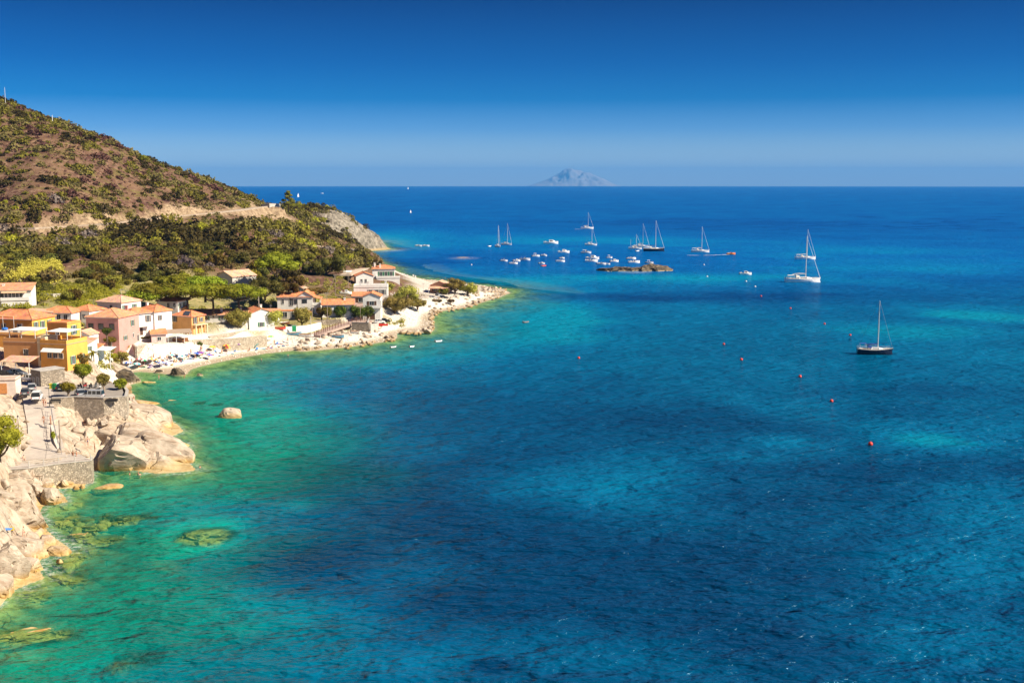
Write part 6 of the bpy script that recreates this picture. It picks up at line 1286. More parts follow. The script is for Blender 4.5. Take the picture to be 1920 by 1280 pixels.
pole('white concrete pole in front of the pine grove', 344, 590, 9.5, 6.8, key='b')
pole('white pole over the long tiled roof', 486, 592, 8.2, 8.0, key='c')
pole('brown wooden pole beside the white villa', 614, 600, 5.6, 9.8, WPOLE, key='d')
pole('slim pole between villa and low white house', 586, 600, 5.6, 5.4, WPOLE, arm=False, key='d2')
pole('tan pole on the slope above the low white house', 629, 553, 9.3, 8.2, WPOLE, key='e')
pole('tan pole below the path bend', 653, 540, 10.5, 6.2, WPOLE, key='f')
pole('slim wooden pole among the clipped bushes', 676, 601, 4.8, 5.4, WPOLE, arm=False, key='g')
pole('small pole on the terrace above the beach wall', 583, 621, 4.4, 5.2, CPOLE, arm=False, key='h')
pole('tall thick wooden pole at the lower end of the sloping road', 114, 849, 4.7, 6.2, WPOLE, .17, False, key='i')
MB().tube([PX(113,842,4.8) + Vector((0,0,0)), Vector(POL['i']) + Vector((-.2,3.5,.2))], .035, 4).build('x', METAL) if False else None
pole('tiny mast on the crest of the hill at the left edge', 10, 188, PD(10,188,648).z, 7.0, RAILW, .12, False, key='j', name='antenna_mast')
pole('small pale mast on the skyline of the hill', 98, 222, PD(98,222,645).z, 1.8, RAILW, .2, False, key='k', name='antenna_mast')
def cable(a, b_, sag, lab, n=14, r=.035):
    a, b_ = Vector(a), Vector(b_); pts = [a.lerp(b_, i / n) - Vector((0, 0, sag * 4 * (i / n) * (1 - i / n))) for i in range(n + 1)]
    tag(MB().tube(pts, r, 4).build('overhead_cable', M('cable', (.25,.24,.23), .6)), lab, 'cable', 'overhead cables')
cable(POL['a'], POL['b'], 1.0, 'cable from the slim pale pole to the pole by the pine grove')
cable(POL['b'], POL['c'], 1.8, 'upper cable crossing in front of the pine grove'); cable(Vector(POL['b']) - Vector((0,0,1.1)), Vector(POL['c']) - Vector((0,0,1.2)), 2.0, 'lower cable crossing in front of the pine grove')
cable(POL['c'], POL['d'], 1.4, 'cable passing behind the white villa'); cable(POL['d'], POL['e'], .8, 'cable rising from the brown pole to the slope'); cable(POL['e'], POL['f'], .6, 'cable between the two tan poles on the slope'); cable(POL['f'], PX(668,560,10), .8, 'cable from the tan pole to the white houses')
def lamp(label, p, h, mat, kind='lantern'):
    e = thing('street_lamp', label, 'street lamp', p, 0, 'street lamps'); MB().tube([(0,0,-.3),(0,0,.5),(0,0,h)], [.09,.06,.04], 7).build('post', mat, e)
    if kind == 'lantern':
        MB().tube([(0,0,h),(0,0,h+.45)], [.10,.17], 6).build('lantern', M('lamp_glass', (.6,.58,.5), .3), e); MB().tube([(0,0,h+.45),(0,0,h+.7)], [.24,.03], 6).build('lamp_cap', mat, e)
    else: MB().box(-.5,.5,-.12,.12,h,h+.12).build('lamp_head', mat, e)
DM = M('dark_iron', (.03,.03,.03), .5)
lamp('black lantern post on the pale rocks left of the sloping road', PX(36,826,7.6), 4.0, DM); lamp('grey double headed lamp on the open shore of the point', PX(794,560,3.2), 6.6, METAL, 'arm')
lamp('thin black lantern post at the head of the sloping road', PX(93,760,9.9), 3.6, DM)
# flags / masts of beached boats behind the trees
for k, (px, py) in enumerate([(757,522),(763,524),(774,524),(778,526)]):
    e = thing('flag', 'small white pennant on a pole behind the tamarisks, number along the row from the left: ' + ['first', 'second', 'third', 'fourth'][k] if False else ['leftmost', 'second from left', 'third from left', 'rightmost'][k] + ' white pennant above the tamarisks', 'flag', PX(px, py, 6.0), 0, 'white pennants above the tamarisks')
    MB().tube([(0,0,-3),(0,0,2.6)], .05, 5).build('pole', RAILW, e); MB().box(.05,.65,-.02,.02,1.5,2.5).build('cloth', SAIL, e)
# ================================================================== CARS
TYRE = M('tyre', (.02,.02,.02), .8); RIM = M('rim', (.5,.5,.5), .3, metal=.6); CG = M('car_glass', (.02,.025,.03), .08, .1, 1, .7); HL = M('headlight', (.7,.7,.68), .1); TL = M('taillight', (.4,.02,.02), .3); BUMP = M('bumper_plastic', (.05,.05,.05), .6); PLT = M('number_plate', (.7,.7,.68), .5)
def paint(n, c, met=.3): return M(n, c, .25, .03, .5, .5, met)
CW, CS, CK, CBL, CRD, CGY = paint('white_car_paint', (.78,.78,.76), 0), paint('silver_car_paint', (.50,.52,.54)), paint('black_car_paint', (.02,.02,.025)), paint('blue_car_paint', (.08,.14,.3)), paint('red_car_paint', (.4,.03,.03)), paint('grey_car_paint', (.16,.17,.18))
def car(label, p, rz, mat, L_=4.3, W=1.76, Hh=1.5, kind='hatch', group='parked cars'):
    e = thing('parked_car', label, 'van' if kind == 'van' else 'car', p, rz, group); x = lambda t: -L_ / 2 + L_ * t; bz = .92 if kind != 'van' else 1.02
    st = [(0,.5,.80,.80),(.02,.32,.86,.97),(.10,.26,.92,1.0),(.40,.24,.94,1.0),(.72,.24,.93,.99),(.90,.28,.82,.95),(.985,.36,.70,.84),(1,.48,.62,.74)]
    m = MB(); rings = []
    for t, zb, zt, w in st:
        zt2 = zt * bz / .93; hw = W / 2 * w; rings.append([(x(t), -hw*.94, zb), (x(t), -hw, (zb + zt2) * .5), (x(t), -hw*.95, zt2), (x(t), hw*.95, zt2), (x(t), hw, (zb + zt2) * .5), (x(t), hw*.94, zb)])
    m.loft(rings); m.build('body', mat, e)
    if kind == 'van': cs = [(.01,bz,bz+.02,.9),(.03,bz,Hh,.80),(.60,bz,Hh,.80),(.80,bz*.96,bz+.03,.86)]
    else: cs = [(.03,bz,bz+.02,.88),(.12,bz,Hh-.03,.74),(.50,bz,Hh,.76),(.70,bz*.97,bz+.02,.86)]
    g_ = MB().loft([[(x(t), -W/2*w if True else 0, z0), (x(t), W/2*w, z0), (x(t), W/2*w*(.90 if z1 > bz + .1 else 1), z1), (x(t), -W/2*w*(.90 if z1 > bz + .1 else 1), z1)] for t, z0, z1, w in [(a, b_ - .05, c, d + .06) for a, b_, c, d in cs]]); g_.build('window', CG, e)
    tw = W / 2 * (cs[1][3] + .06) * .9 + .01; MB().box(x(cs[1][0]), x(cs[2][0]), -tw, tw, Hh - .01, Hh + .04).build('roof', mat, e)
    pl = MB()
    for t in ([.04, .24, .42, .60] if kind == 'van' else [.12, .30, .51]):
        for s in (-1, 1): pl.loft([[(x(t)-.05, s*(W/2*.93), bz-.03), (x(t)+.05, s*(W/2*.93), bz-.03), (x(t)+.05, s*(W/2*.90), bz-.03), (x(t)-.05, s*(W/2*.90), bz-.03)], [(x(t)-.05, s*(tw+.015), Hh), (x(t)+.05, s*(tw+.015), Hh), (x(t)+.05, s*(tw-.03), Hh), (x(t)-.05, s*(tw-.03), Hh)]])
    pl.build('pillar', mat, e)
    for t in (.17, .80):
        for s in (-1, 1):
            c = (x(t), s * (W / 2 - .10), .31); m = MB(); m.tube([(c[0], c[1] - .10, c[2]), (c[0], c[1] + .10, c[2])], .31, 14); o = m.build('wheel', TYRE, e)
            MB().tube([(c[0], c[1] + s * .08, c[2]), (c[0], c[1] + s * .115, c[2])], .19, 10).build('rim', RIM, o)
    for s in (-1, 1):
        MB().box(x(.955), x(.985), s*W*.36 - .14, s*W*.36 + .14, .62, .76).build('headlight', HL, e); MB().box(x(-.004), x(.012), s*W*.39 - .08, s*W*.39 + .08, .66, .9).build('taillight', TL, e)
        MB().box(x(.62), x(.65), s*(W/2+.03) - .06, s*(W/2+.03) + .06, .92, 1.04).build('mirror', mat, e)
    MB().box(x(-.008), x(.02), -W*.42, W*.42, .36, .52).build('bumper', BUMP, e); MB().box(x(-.011), x(-.006), -.26, .26, .56, .68).build('number_plate', PLT, e)
    return e
car('white minivan seen from behind at the top of the sloping road', PX(70,749,10.35), R(105), CW, 4.6, 1.85, 1.85, 'van')
car('silver grey hatchback parked in front of the white minivan', PX(60,731,10.55), R(112), CS, 4.2)
car('dark grey hatchback half hidden left of the white minivan', PX(48,740,10.6), R(108), CGY, 4.0)
car('white car beside the stone building', PX(53,714,10.6), R(160), CW, 4.2)
car('long silver minivan parked side on at the parking wall', PX(172,747,10.3), R(178), CS, 4.9, 1.85, 1.75, 'van')
car('silver hatchback nose to nose behind the silver minivan', PX(150,742,10.3), R(120), CS, 4.0)
car('black car in the shade under the carport', PX(16,706,10.7), R(-10), CK, 4.2)
car('grey car under the left part of the carport', PX(34,704,10.7), R(-16), CGY, 4.2)
car('dark car in the shade of the yellow green tree', PX(118,731,10.3), R(90), CK, 3.8)
car('white car parked at the foot of the tall white house', PX(712,606,3.3), R(10), CW, 3.9)
car('dark car behind the white one by the slipway', PX(722,604,3.0), R(0), CK, 3.9)
car('dark blue car parked under the awning of the terracotta cottage', PX(812,561,2.6), R(10), CBL, 4.2); car('white topped car beside the cottage', PX(822,556,2.8), R(70), CS, 4.2); car('black car at the right corner of the cottage', PX(832,560,2.6), R(15), CK, 4.2)
# bins, scooters, bench
def wbin(label, p, mat):
    e = thing('wheelie_bin', label, 'bin', p, 0, 'bins by the stone building'); MB().loft([[(-.28,-.3,.1),(.28,-.3,.1),(.28,.3,.1),(-.28,.3,.1)],[(-.36,-.38,1.05),(.36,-.38,1.05),(.36,.38,1.05),(-.36,.38,1.05)]]).build('body', mat, e)
    MB().loft([[(-.38,-.4,1.055),(.38,-.4,1.055),(.38,.4,1.055),(-.38,.4,1.055)],[(-.34,-.34,1.16),(.34,-.34,1.16),(.34,.36,1.2),(-.34,.36,1.2)]]).build('lid', mat, e)
wbin('yellow bin standing left of the green bins', PX(96,729,10.3), M('yellow_plastic', (.6,.5,.05), .5)); wbin('left green wheeled bin by the stone building', PX(99.5,729,10.3), M('green_plastic', (.03,.25,.08), .5)); wbin('right green wheeled bin by the stone building', PX(103.5,729,10.3), M('green_plastic', (.03,.25,.08), .5)); wbin('white bin right of the green ones', PX(106.5,728.5,10.3), M('white_plastic', (.65,.65,.65), .5))
def scooter(label, p, rz, mat):
    e = thing('motor_scooter', label, 'scooter', p, rz, 'scooters at the car park')
    for x in (-.6, .6):
        w = MB().tube([(x,-.06,.25),(x,.06,.25)], .25, 12).build('wheel', TYRE, e); MB().tube([(x,-.07,.25),(x,.07,.25)], .12, 8).build('rim', RIM, w)
    MB().loft([[(-.75,-.14,.35),(-.75,.14,.35),(-.75,.12,.7),(-.75,-.12,.7)],[(-.1,-.16,.3),(-.1,.16,.3),(-.1,.15,.65),(-.1,-.15,.65)],[(.3,-.16,.25),(.3,.16,.25),(.3,.16,.32),(.3,-.16,.32)]]).build('body', mat, e)
    MB().box(-.72,-.05,-.13,.13,.71,.82).build('seat', BUMP, e); MB().loft([[(.35,-.2,.3),(.35,.2,.3),(.42,.2,.3),(.42,-.2,.3)],[(.28,-.16,.95),(.28,.16,.95),(.36,.16,.95),(.36,-.16,.95)]]).build('leg_shield', mat, e)
    MB().tube([(.6,0,.25),(.32,0,1.0)], .035, 5).build('fork', METAL, e); MB().tube([(.28,-.32,1.03),(.32,0,1.0),(.28,.32,1.03)], .025, 5).build('handlebar', BUMP, e)
for k, (px, py, mt, lab) in enumerate([(150,727,CK,'black scooter under the round green tree'),(160,726,CRD,'dark red scooter beside the black one'),(170,727,CK,'second black scooter behind the silver minivan'),(180,726,CGY,'grey scooter behind the silver minivan'),(188,728,CW,'white scooter at the right end of the row')]): scooter(lab, PX(px, py, 10.3), R(80 + 6 * k), mt)
e = thing('bench', 'dark bench at the left end of the parking wall', 'bench', PX(104,757,10.2), R(5)); MB().box(-1,1,-.25,.25,.42,.5).build('seat', DM, e); MB().box(-1,1,.2,.28,.55,.95).build('backrest', DM, e)
for x in (-.85,.85): MB().box(x-.05,x+.05,-.22,.22,0,.42).build('leg', DM, e)
e = thing('planter', 'dark planter box on the parking edge behind the wall', 'planter', PX(210,752,10.2), R(0)); MB().box(-1.1,1.1,-.3,.3,0,.5).build('box', DM, e); MB().box(-1,1,-.22,.22,.5,.56).build('soil', M('soil', (.06,.04,.03), .95), e)
e = thing('rubbish_sack_box', 'small white box standing on the promenade', 'box', PX(40,842,5.2), R(12)); MB().box(-.5,.5,-.4,.4,0,.8).build('box', WHITE, e); MB().box(-.54,.54,-.44,.44,.8,.9).build('lid', GREYW, e)
# ================================================================== PEOPLE
SKIN = M('tanned_skin', (.42,.20,.12), .6, .08, 3); SKIN2 = M('fair_skin', (.60,.36,.26), .6, .08, 3); HAIR = M('dark_hair', (.03,.02,.012), .7); HAIR2 = M('light_hair', (.25,.15,.06), .7)
CL = {n: M('cloth_' + n, c, .8) for n, c in dict(red=(.55,.04,.03), blue=(.04,.12,.5), black=(.02,.02,.02), white=(.7,.7,.7), green=(.02,.4,.15), yellow=(.7,.5,.05), purple=(.2,.05,.3), teal=(.05,.4,.42)).items()}
def skinned(name, vs, es, mat, sub=1):
    me = bpy.data.meshes.new(name + '_cage'); me.from_pydata([v[0] for v in vs], es, []); o = bpy.data.objects.new('tmp', me); C.objects.link(o)
    md = o.modifiers.new('Skin', 'SKIN'); sk = me.skin_vertices[0].data
    for i, v in enumerate(vs):
        r = v[1]; sk[i].radius = (r, r) if not isinstance(r, tuple) else r; sk[i].use_root = (i == 0)
    ms_ = o.modifiers.new('S', 'SUBSURF'); ms_.levels = sub; ms_.render_levels = sub
    dg = bpy.context.evaluated_depsgraph_get(); out = bpy.data.meshes.new_from_object(o.evaluated_get(dg)); out.name = name
    bpy.data.objects.remove(o); out.materials.clear(); out.materials.append(mat); out.polygons.foreach_set('use_smooth', [True] * len(out.polygons)); return out
def body(pose):
    P = {}
    if pose in ('stand', 'walk', 'sit'):
        hz = .95 if pose != 'sit' else .14
        P['pel'] = (0,0,hz); P['bel'] = (.0,0,hz+.16); P['che'] = (.02,0,hz+.38); P['nec'] = (.01,0,hz+.55); P['nk2'] = (.03,0,hz+.60); P['hea'] = (.045,0,hz+.68); P['top'] = (.035,0,hz+.76)
        if pose == 'sit': P['bel'] = (-.06,0,hz+.15); P['che'] = (-.12,0,hz+.37); P['nec'] = (-.12,0,hz+.53); P['nk2'] = (-.10,0,hz+.58); P['hea'] = (-.07,0,hz+.66); P['top'] = (-.08,0,hz+.74)
        for s, q in ((1, 'l'), (-1, 'r')):
            if pose == 'sit':
                P['hip'+q] = (.03, s*.10, hz-.02); P['kne'+q] = (.42, s*.14, hz+.28 if s > 0 else hz+.02); P['ank'+q] = (.70 if s > 0 else .84, s*.13, .07); P['toe'+q] = (.86 if s > 0 else .92, s*.14, .05 if s > 0 else .16)
                P['sho'+q] = (-.12, s*.19, hz+.49); P['elb'+q] = (-.22, s*.27, hz+.22); P['wri'+q] = (-.32 if s > 0 else .0, s*.26, .06 if s > 0 else .22)
            else:
                k = (.16 * s) if pose == 'walk' else .0
                P['hip'+q] = (0, s*.10, .90); P['kne'+q] = (k*.9+.02, s*.11, .50); P['ank'+q] = (k*1.3-.02, s*.11, .09); P['toe'+q] = (k*1.3+.14, s*.13, .04)
                P['sho'+q] = (0, s*.20, 1.44); P['elb'+q] = (-k*.8-.02, s*.26, 1.15); P['wri'+q] = (-k*1.4+.06, s*.25, .90)
    else:   # lying on the back, along x
        P['pel'] = (0,0,.12); P['bel'] = (-.18,0,.12); P['che'] = (-.40,0,.13); P['nec'] = (-.56,0,.13); P['nk2'] = (-.61,0,.14); P['hea'] = (-.70,0,.15); P['top'] = (-.78,0,.15)
        for s, q in ((1, 'l'), (-1, 'r')):
            P['hip'+q] = (.05, s*.10, .11); P['kne'+q] = (.45, s*.13, .12 if s > 0 else .36); P['ank'+q] = (.86 if s > 0 else .72, s*.14, .07); P['toe'+q] = (.93 if s > 0 else .86, s*.15, .17 if s > 0 else .05)
            P['sho'+q] = (-.50, s*.19, .12); P['elb'+q] = (-.26, s*.30, .08); P['wri'+q] = (-.02, s*.30, .07)
    rad = dict(pel=(.15,.11), bel=(.135,.095), che=(.16,.11), nec=(.075,.07), nk2=.055, hea=(.085,.10), top=(.07,.08), hip=.095, kne=.06, ank=.042, toe=.034, sho=.062, elb=.042, wri=.03)
    keys = list(P); vs = [(P[k], rad[k] if k in rad else rad[k[:3]]) for k in keys]; ix = {k: i for i, k in enumerate(keys)}
    es = [(ix[a], ix[b_]) for a, b_ in [('pel','bel'),('bel','che'),('che','nec'),('nec','nk2'),('nk2','hea'),('hea','top')] + [e for q in 'lr' for e in [('pel','hip'+q),('hip'+q,'kne'+q),('kne'+q,'ank'+q),('ank'+q,'toe'+q),('che','sho'+q),('sho'+q,'elb'+q),('elb'+q,'wri'+q)]]]
    # nose and hands with five fingers
    for q, s in (('l', 1), ('r', -1)):
        w = Vector(P['wri'+q]); d = (w - Vector(P['elb'+q])).normalized(); n = len(vs); palm = w + d * .07; vs.append((tuple(palm), (.034, .016))); es.append((ix['wri'+q], n))
        side = d.cross(Vector((0, 1, 0))).normalized() if abs(d.y) < .9 else Vector((1, 0, 0))
        for k, (o_, ln) in enumerate([(-.028,.07),(-.010,.085),(.010,.08),(.028,.065)]):
            m_ = len(vs); vs.append((tuple(palm + d * ln * .55 + side * o_), .009)); vs.append((tuple(palm + d * ln + side * o_ * 1.1 + Vector((0, -s * .015, 0))), .008)); es += [(n, m_), (m_, m_ + 1)]
        m_ = len(vs); vs.append((tuple(w + d * .055 + side * .05), .010)); es.append((ix['wri'+q], m_))
    return P, skinned('body', vs, es, None, 1)
def person_proto(pose):
    P, me = body(pose); h = Vector(P['hea']); t = (Vector(P['top']) - h).normalized()
    hr = MB().ball((0,0,0), .108, 10, 6, .112, -.1); R_ = t.to_track_quat('Z', 'X').to_matrix(); hr.v = [tuple(h + t * .035 + R_ @ Vector(v) - (Vector((.012,0,0)) if pose != 'lie' else Vector((0,0,.01)))) for v in hr.v]
    hips = [(P['pel'], (.165,.125)), (tuple(Vector(P['pel']).lerp(Vector(P['bel']), .55)), (.15,.108)), (tuple(Vector(P['hipl']).lerp(Vector(P['knel']), .28)), .102), (tuple(Vector(P['hipr']).lerp(Vector(P['kner']), .28)), .102)]
    fc = Vector((1, 0, 0)) if pose != 'lie' else Vector((0, 0, 1)); nose = h + fc * .10
    fm_ = MB().ball(tuple(nose - t * .005), .018, 6, 4)
    return me, hr.mesh('hair', HAIR, True), skinned('swimwear', hips, [(0, 1), (0, 2), (0, 3)], CL['blue'], 1), fm_.mesh('nose', None, True)
protos = {p: person_proto(p) for p in ('stand', 'walk', 'sit', 'lie')}
pc = [0]
def person(label, p, pose, rz=0, cloth='blue', skin=None, hair=None, sc=1.0, group=None, top=False):
    me, hr, sw, ns = protos[pose]; skin = skin or (SKIN if pc[0] % 3 else SKIN2); hair = hair or (HAIR if pc[0] % 4 else HAIR2); pc[0] += 1
    e = thing('person', label, 'person', p, R(rz), group); e.scale = (sc,) * 3
    for nm, mm, mt in (('body', me, skin), ('hair', hr, hair), ('shorts' if cloth in ('blue', 'red', 'green') else 'swimwear', sw, CL[cloth]), ('nose', ns, skin)):
        o = meshobj(nm, mm, e)
        if not mm.materials: mm.materials.append(mt)
        o.material_slots[0].link = 'OBJECT'; o.material_slots[0].material = mt
    return e
def PH(px, py, z): p = PX(px, py, z); return Vector((p.x, p.y, z))
near_people = [(45,1008,2.8,'walk','red','bather standing on the flat rock in the lower left',-20),(137,862,3.6,'stand','black','person in black swimwear left of the pair on the rock path',60),(144,862,3.6,'stand','red','person in red swimwear right of the pair on the rock path',200),
(165,835,4.6,'walk','blue','walker on the pale slabs above the pair',90),(178,848,3.8,'stand','teal','bather walking down towards the dark cave rock',30),(82,762,9.9,'walk','red','left of two people walking down the sloping road',-80),(86,762,9.9,'walk','black','right of two people walking down the sloping road',-80),
(82,795,7.8,'walk','white','lone walker halfway down the sloping road',-95),(95,795,8.0,'stand','black','person leaning at the wall halfway down the road',0),(25,845,6.0,'stand','white','person standing by the lantern post rocks',40),(251,757,3.2,'stand','white','person in pale clothes below the parking wall corner',100)]
for px, py, z, pose, cl, lab, a in near_people: person(lab, PH(px, py, z), pose, a, cl)
for px, py, pose, cl, lab, a in [(158,795,'sit','green','person in green sitting on the slabs below the parking wall',-60),(302,812,'sit','red','sunbather sitting on the broad slab near the surf',-30),(288,822,'lie','blue','sunbather lying beside the sitting one on the slab',20),(282,820,'sit','black','third sunbather of the group on the slab',-40),(234,698,'sit','white','bather sitting on the dark outcrop on the left',-40),(243,700,'lie','teal','bather lying on the dark outcrop',10),(228,695,'sit','red','left bather on the dark outcrop',-80),(45,862,'sit','black','person sitting at the promenade end of the rocks',-60)]:
    g_ = G(px, py); 
    person(lab, g_ + Vector((0, 0, .0)), pose, a, cl)
for k, (px, py) in enumerate([(243,889),(259,888),(262,890),(375,876),(346,709),(490,674),(540,666),(298,710)]):
    lab = ['left swimmer in the shade of the great block','middle swimmer in the shade of the great block','right swimmer in the shade of the great block','swimmer in the surf off the whaleback slab','wader near the dark beach boulder','swimmer off the middle of the beach','swimmer off the pebble beach near the breakwater','wader at the left end of the bay'][k]
    p = SEA(px, py); person(lab, p - Vector((0, 0, 1.32 if k not in (4, 7) else .5)), 'stand', k * 50, ['black','blue','red'][k % 3])
# the crowd on the beach: each bather, parasol and towel on its own
rs = np.random.default_rng(77)
TOW = [M('towel_' + n, c, .9) for n, c in dict(blue=(.08,.25,.6), white=(.75,.75,.75), aqua=(.25,.55,.6), red=(.55,.10,.08), yellow=(.7,.5,.1), violet=(.3,.2,.5), green=(.1,.4,.2)).items()]
towm = []
for t in TOW:
    mb = MB(); n = 5
    for i in range(n): mb.box(-.95 + 1.9 * i / n, -.95 + 1.9 * (i + 1) / n - .002, -.42, .42, 0, .03 + .02 * (i % 2))
    towm.append(mb.mesh('towel', t))
lo_m = MB().box(-.95,.35,-.32,.32,.28,.33); lo_m.add([(.35,-.32,.28),(.35,.32,.28),(.95,.32,.62),(.95,-.32,.62),(.35,-.32,.33),(.35,.32,.33),(.95,.32,.67),(.95,-.32,.67)], [(0,3,2,1),(4,5,6,7),(0,1,5,4),(1,2,6,5),(2,3,7,6),(3,0,4,7)])
[lo_m.box(x-.03,x+.03,y-.03,y+.03,0,.28) for x in (-.85,.4) for y in (-.28,.28)]
def on_beach(i, n, spread=1):
    px = 222 + (545 - 222) * (i + rs.uniform(-.4, .4)) / n; top = np.interp(px, [222,300,360,420,480,545], [684,672,662,654,645,640]); bot = np.interp(px, [222,300,360,420,480,545], [694,690,680,668,659,654])
    py = top + (bot - top) * rs.uniform(.05, .9) ; p = G(px, py - 1.5); return px, Vector((p.x, p.y, max(p.z, .05)))
part = lambda px: 'at the crowded left end of the beach' if px < 300 else 'in the middle of the pebble beach' if px < 400 else 'on the right half of the pebble beach'
cn = ['red','blue','black','white','green','yellow','purple','teal']
for i in range(70):
    px, p = on_beach(i if i % 3 else i * .5, 70)
    if sdist(p.x, p.y) < 1.5: continue
    k = int(rs.integers(len(towm))); c = ['blue','white','aqua','red','yellow','violet','green'][k]
    if i % 4 == 0:
        o = meshobj('sun_lounger', lo_m.mesh('sun_lounger', TOW[1] if i % 8 else TOW[0]), None, p, (0, 0, rs.uniform(0, 6.3))); lab = ('white' if i % 8 else 'blue') + ' sun lounger ' + part(px); tag(o, lab, 'sun lounger', lab.replace('lounger', 'loungers'))
    else:
        o = meshobj('beach_towel', towm[k], None, p + Vector((0,0,.05)), (rs.uniform(-.05,.05), rs.uniform(-.05,.05), rs.uniform(0, 6.3))); lab = c + ' towel spread ' + part(px); tag(o, lab, 'towel', lab.replace('towel', 'towels'))
for i in range(78):
    px, p = on_beach(i if i % 3 else i * .5, 78)
    if sdist(p.x, p.y) < .8: continue
    pose = ['lie','sit','stand','sit','lie','walk'][int(rs.integers(6))]; c = cn[int(rs.integers(8))]
    ptxt = {'lie': 'lying', 'sit': 'sitting', 'stand': 'standing', 'walk': 'walking'}[pose]; lab = 'bather in %s swimwear %s %s' % (c, ptxt, part(px)); person(lab, p + Vector((0,0,.04)), pose, rs.uniform(0, 360), c, group=lab.replace('bather', 'bathers'))
def parasol(label, p, cols, tilt=0, az_=0, r=1.15, h=2.0):
    e = thing('beach_parasol', label, 'parasol', p, az_, 'parasols on the pebble beach'); e.rotation_euler = (0, R(tilt), az_)
    MB().tube([(0,0,-.2),(0,0,h+.12)], .03, 5).build('pole', RAILW, e)
    for k in range(8):
        a0, a1 = 2*math.pi*k/8, 2*math.pi*(k+1)/8; rim = lambda a, z=0: (r*math.cos(a), r*math.sin(a), h-.42+z); mid = lambda a, z=0: (r*.55*math.cos(a), r*.55*math.sin(a), h-.12+z)
        MB().add([(0,0,h),mid(a0),mid(a1),rim(a0),rim(a1),(0,0,h-.02),mid(a0,-.02),mid(a1,-.02),rim(a0,-.02),rim(a1,-.02)], [(0,1,2),(1,3,4,2),(5,7,6),(6,7,9,8),(3,8,9,4)]).build('canopy_panel', cols[k % len(cols)], e)
pb = [(365,672,('blue',),'bright blue parasol tilted on the left of the beach trees',18),(376,671,('purple',),'purple parasol beside the bright blue one',0),(391,675,('purple','blue'),'dark violet parasol near the water',-8),(284,683,('yellow','white'),'yellow and white parasol under the square garden wall',0),(271,686,('green','white'),'green and white parasol at the left end',5),(302,690,('blue','white'),'blue and white parasol near the water left of the middle',0),(322,676,('teal','white'),'pale teal parasol below the ivy hedges',4),(343,678,('teal','white'),'pale teal parasol left of the bright blue one',-6),(398,660,('yellow',),'straw coloured parasol by the beach tree',0),(424,657,('red','yellow'),'red and yellow parasol under the long wall',0),(446,654,('white','purple'),'pale violet and white parasol under the long wall',5),(240,690,('blue','white'),'blue parasol leftmost on the beach',0),(256,692,('white','teal'),'white parasol second from the left end',8),(488,655,('teal',),'small teal parasol lying low near the water',50),(508,640,('yellow','green'),'yellow green parasol on the right half of the beach',0),(428,662,('yellow','red'),'orange parasol nearest the middle bathers',10),(334,672,('white',),'white parasol below the ivy hedges',0),(262,683,('red','white'),'red and white parasol by the terrace wall',0)]
for px, py, cols, lab, tl in pb:
    p = G(px, py); parasol(lab, p, [CL[c] for c in cols], tl, R(px * 7 % 360))
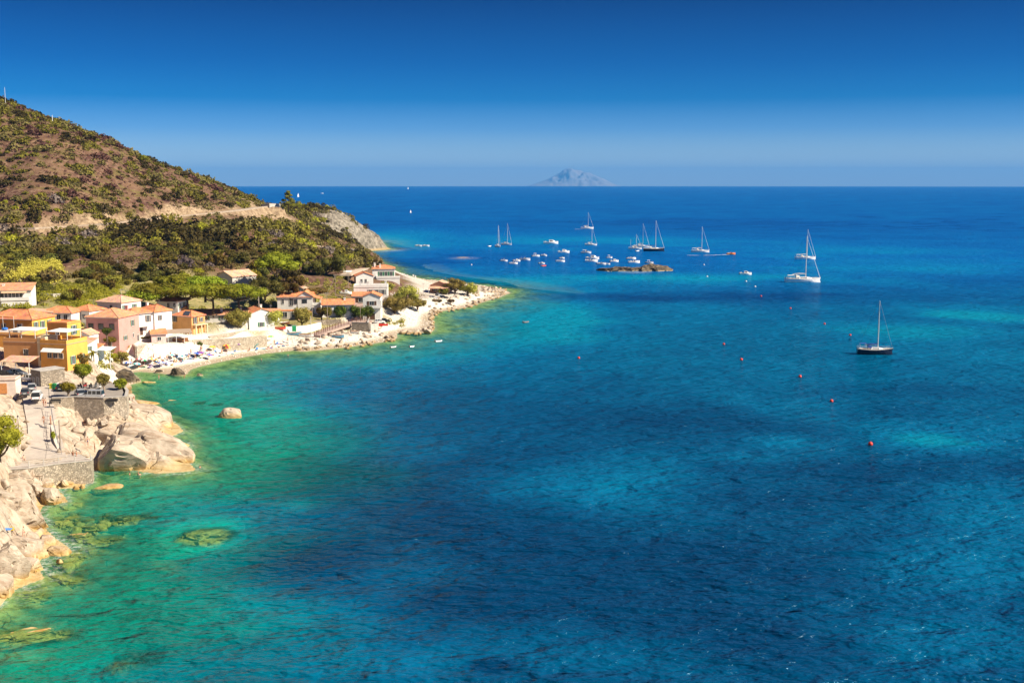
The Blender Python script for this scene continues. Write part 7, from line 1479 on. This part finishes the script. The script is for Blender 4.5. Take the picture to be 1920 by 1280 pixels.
# boats drawn up on the beach
for k, (px, py, z, L_, mt, a, lab) in enumerate([(552,629,3.0,5.0,HB,8,'pale blue rowing boat drawn up behind the breakwater'),(575,631,2.9,5.2,HW,-12,'white boat with pointed bow drawn up on the beach'),(530,622,3.6,5.0,WOODB,4,'dark wooden boat lying by the round tree'),(612,627,2.9,4.6,WOODB,-20,'brown boat on the beach below the ramp'),(668,627,2.2,3.6,HW,-14,'white tender on the quay below the ramp head'),(635,632,2.5,4.5,HB,-24,'light blue boat beside the quay'),(524,629,3.0,4.4,HR,14,'red and white rowing boat on the pebbles'),(708,618,2.2,3.8,HW,5,'white speed boat on the slipway'),(598,632,2.6,4.2,RUB,-10,'grey boat behind the breakwater stones')]):
    p = PX(px, py, z - .5); zz = H(p.x, p.y); e = thing('rowing_boat', lab, 'rowing boat', (p.x, p.y, zz + .18), R(a), 'boats drawn up on the beach'); e.rotation_euler = (R(7), 0, R(a)); hull(e, L_, 1.7, .6, mt, WOODB if mt != WOODB else DECK, sheer=.35, stern=.6, draft=.15, full=.5)
    for x in (-.25, .05, .3): MB().box(L_*x-.12, L_*x+.12, -.6, .6, .62, .68).build('seat', TEAK, e)
e = thing('sand_barrier', 'red barrier panel beside the white speed boat', 'barrier', PX(718,612,2.4), R(4)); MB().box(-1.8,1.8,-.05,.05,.2,1.0).build('panel', CL['red'], e)
for x in (-1.6,1.6): MB().box(x-.05,x+.05,-.3,.3,0,.2).build('leg', METAL, e)
e = thing('beach_towel', 'blue towel spread on the rocks in the lower left corner', 'towel', G(10,993) + Vector((0,0,.1))); MB().box(-.9,.9,-.5,.5,0,.05).build('cloth', TOW[0], e)
e = thing('beach_bag', 'yellow beach bag beside the blue towel on the rocks', 'bag', G(22,994) + Vector((0,0,.05))); MB().loft([[(-.3,-.15,0),(.3,-.15,0),(.3,.15,0),(-.3,.15,0)],[(-.35,-.1,.4),(.35,-.1,.4),(.35,.1,.4),(-.35,.1,.4)]]).build('bag_body', CL['yellow'], e); MB().tube([(-.2,0,.4),(0,0,.7),(.2,0,.4)], .02, 4).build('handle', CL['yellow'], e)
# parked by the garden: white canopies above the path
e = thing('white_canopy', 'white sunshade canopy beside the path above the field', 'canopy', PX(652,520,12.5), R(0)); awning(e, AWN, -1.8,1.8,-1.2,1.2,2.4,2.9,[(-1.6,-1),(1.6,-1)],0)
motorboat('white boat stored on the slope behind the low white house', PX(649,551,9.6), 4.6, R(8), HW, 'cabin', group=None, name='stored_boat')
# ================================================================== HAZE
me = bpy.data.meshes.new('haze')
hb = MB().box(-30000, 30000, -400, 52000, -330, 660); haze = hb.build('haze', None); tag(haze, kind='stuff'); haze['label'] = 'pale sea haze softening the far island'; haze['category'] = 'haze'
m = bpy.data.materials.new('haze'); m.use_nodes = True; N = m.node_tree.nodes; N.remove(N['Principled BSDF']); v = N.new('ShaderNodeVolumePrincipled')
v.inputs['Density'].default_value = 3.1e-5; v.inputs['Color'].default_value = (.10, .42, .97, 1); v.inputs['Anisotropy'].default_value = 0
m.node_tree.links.new(v.outputs[0], N['Material Output'].inputs['Volume']); haze.data.materials.append(m)
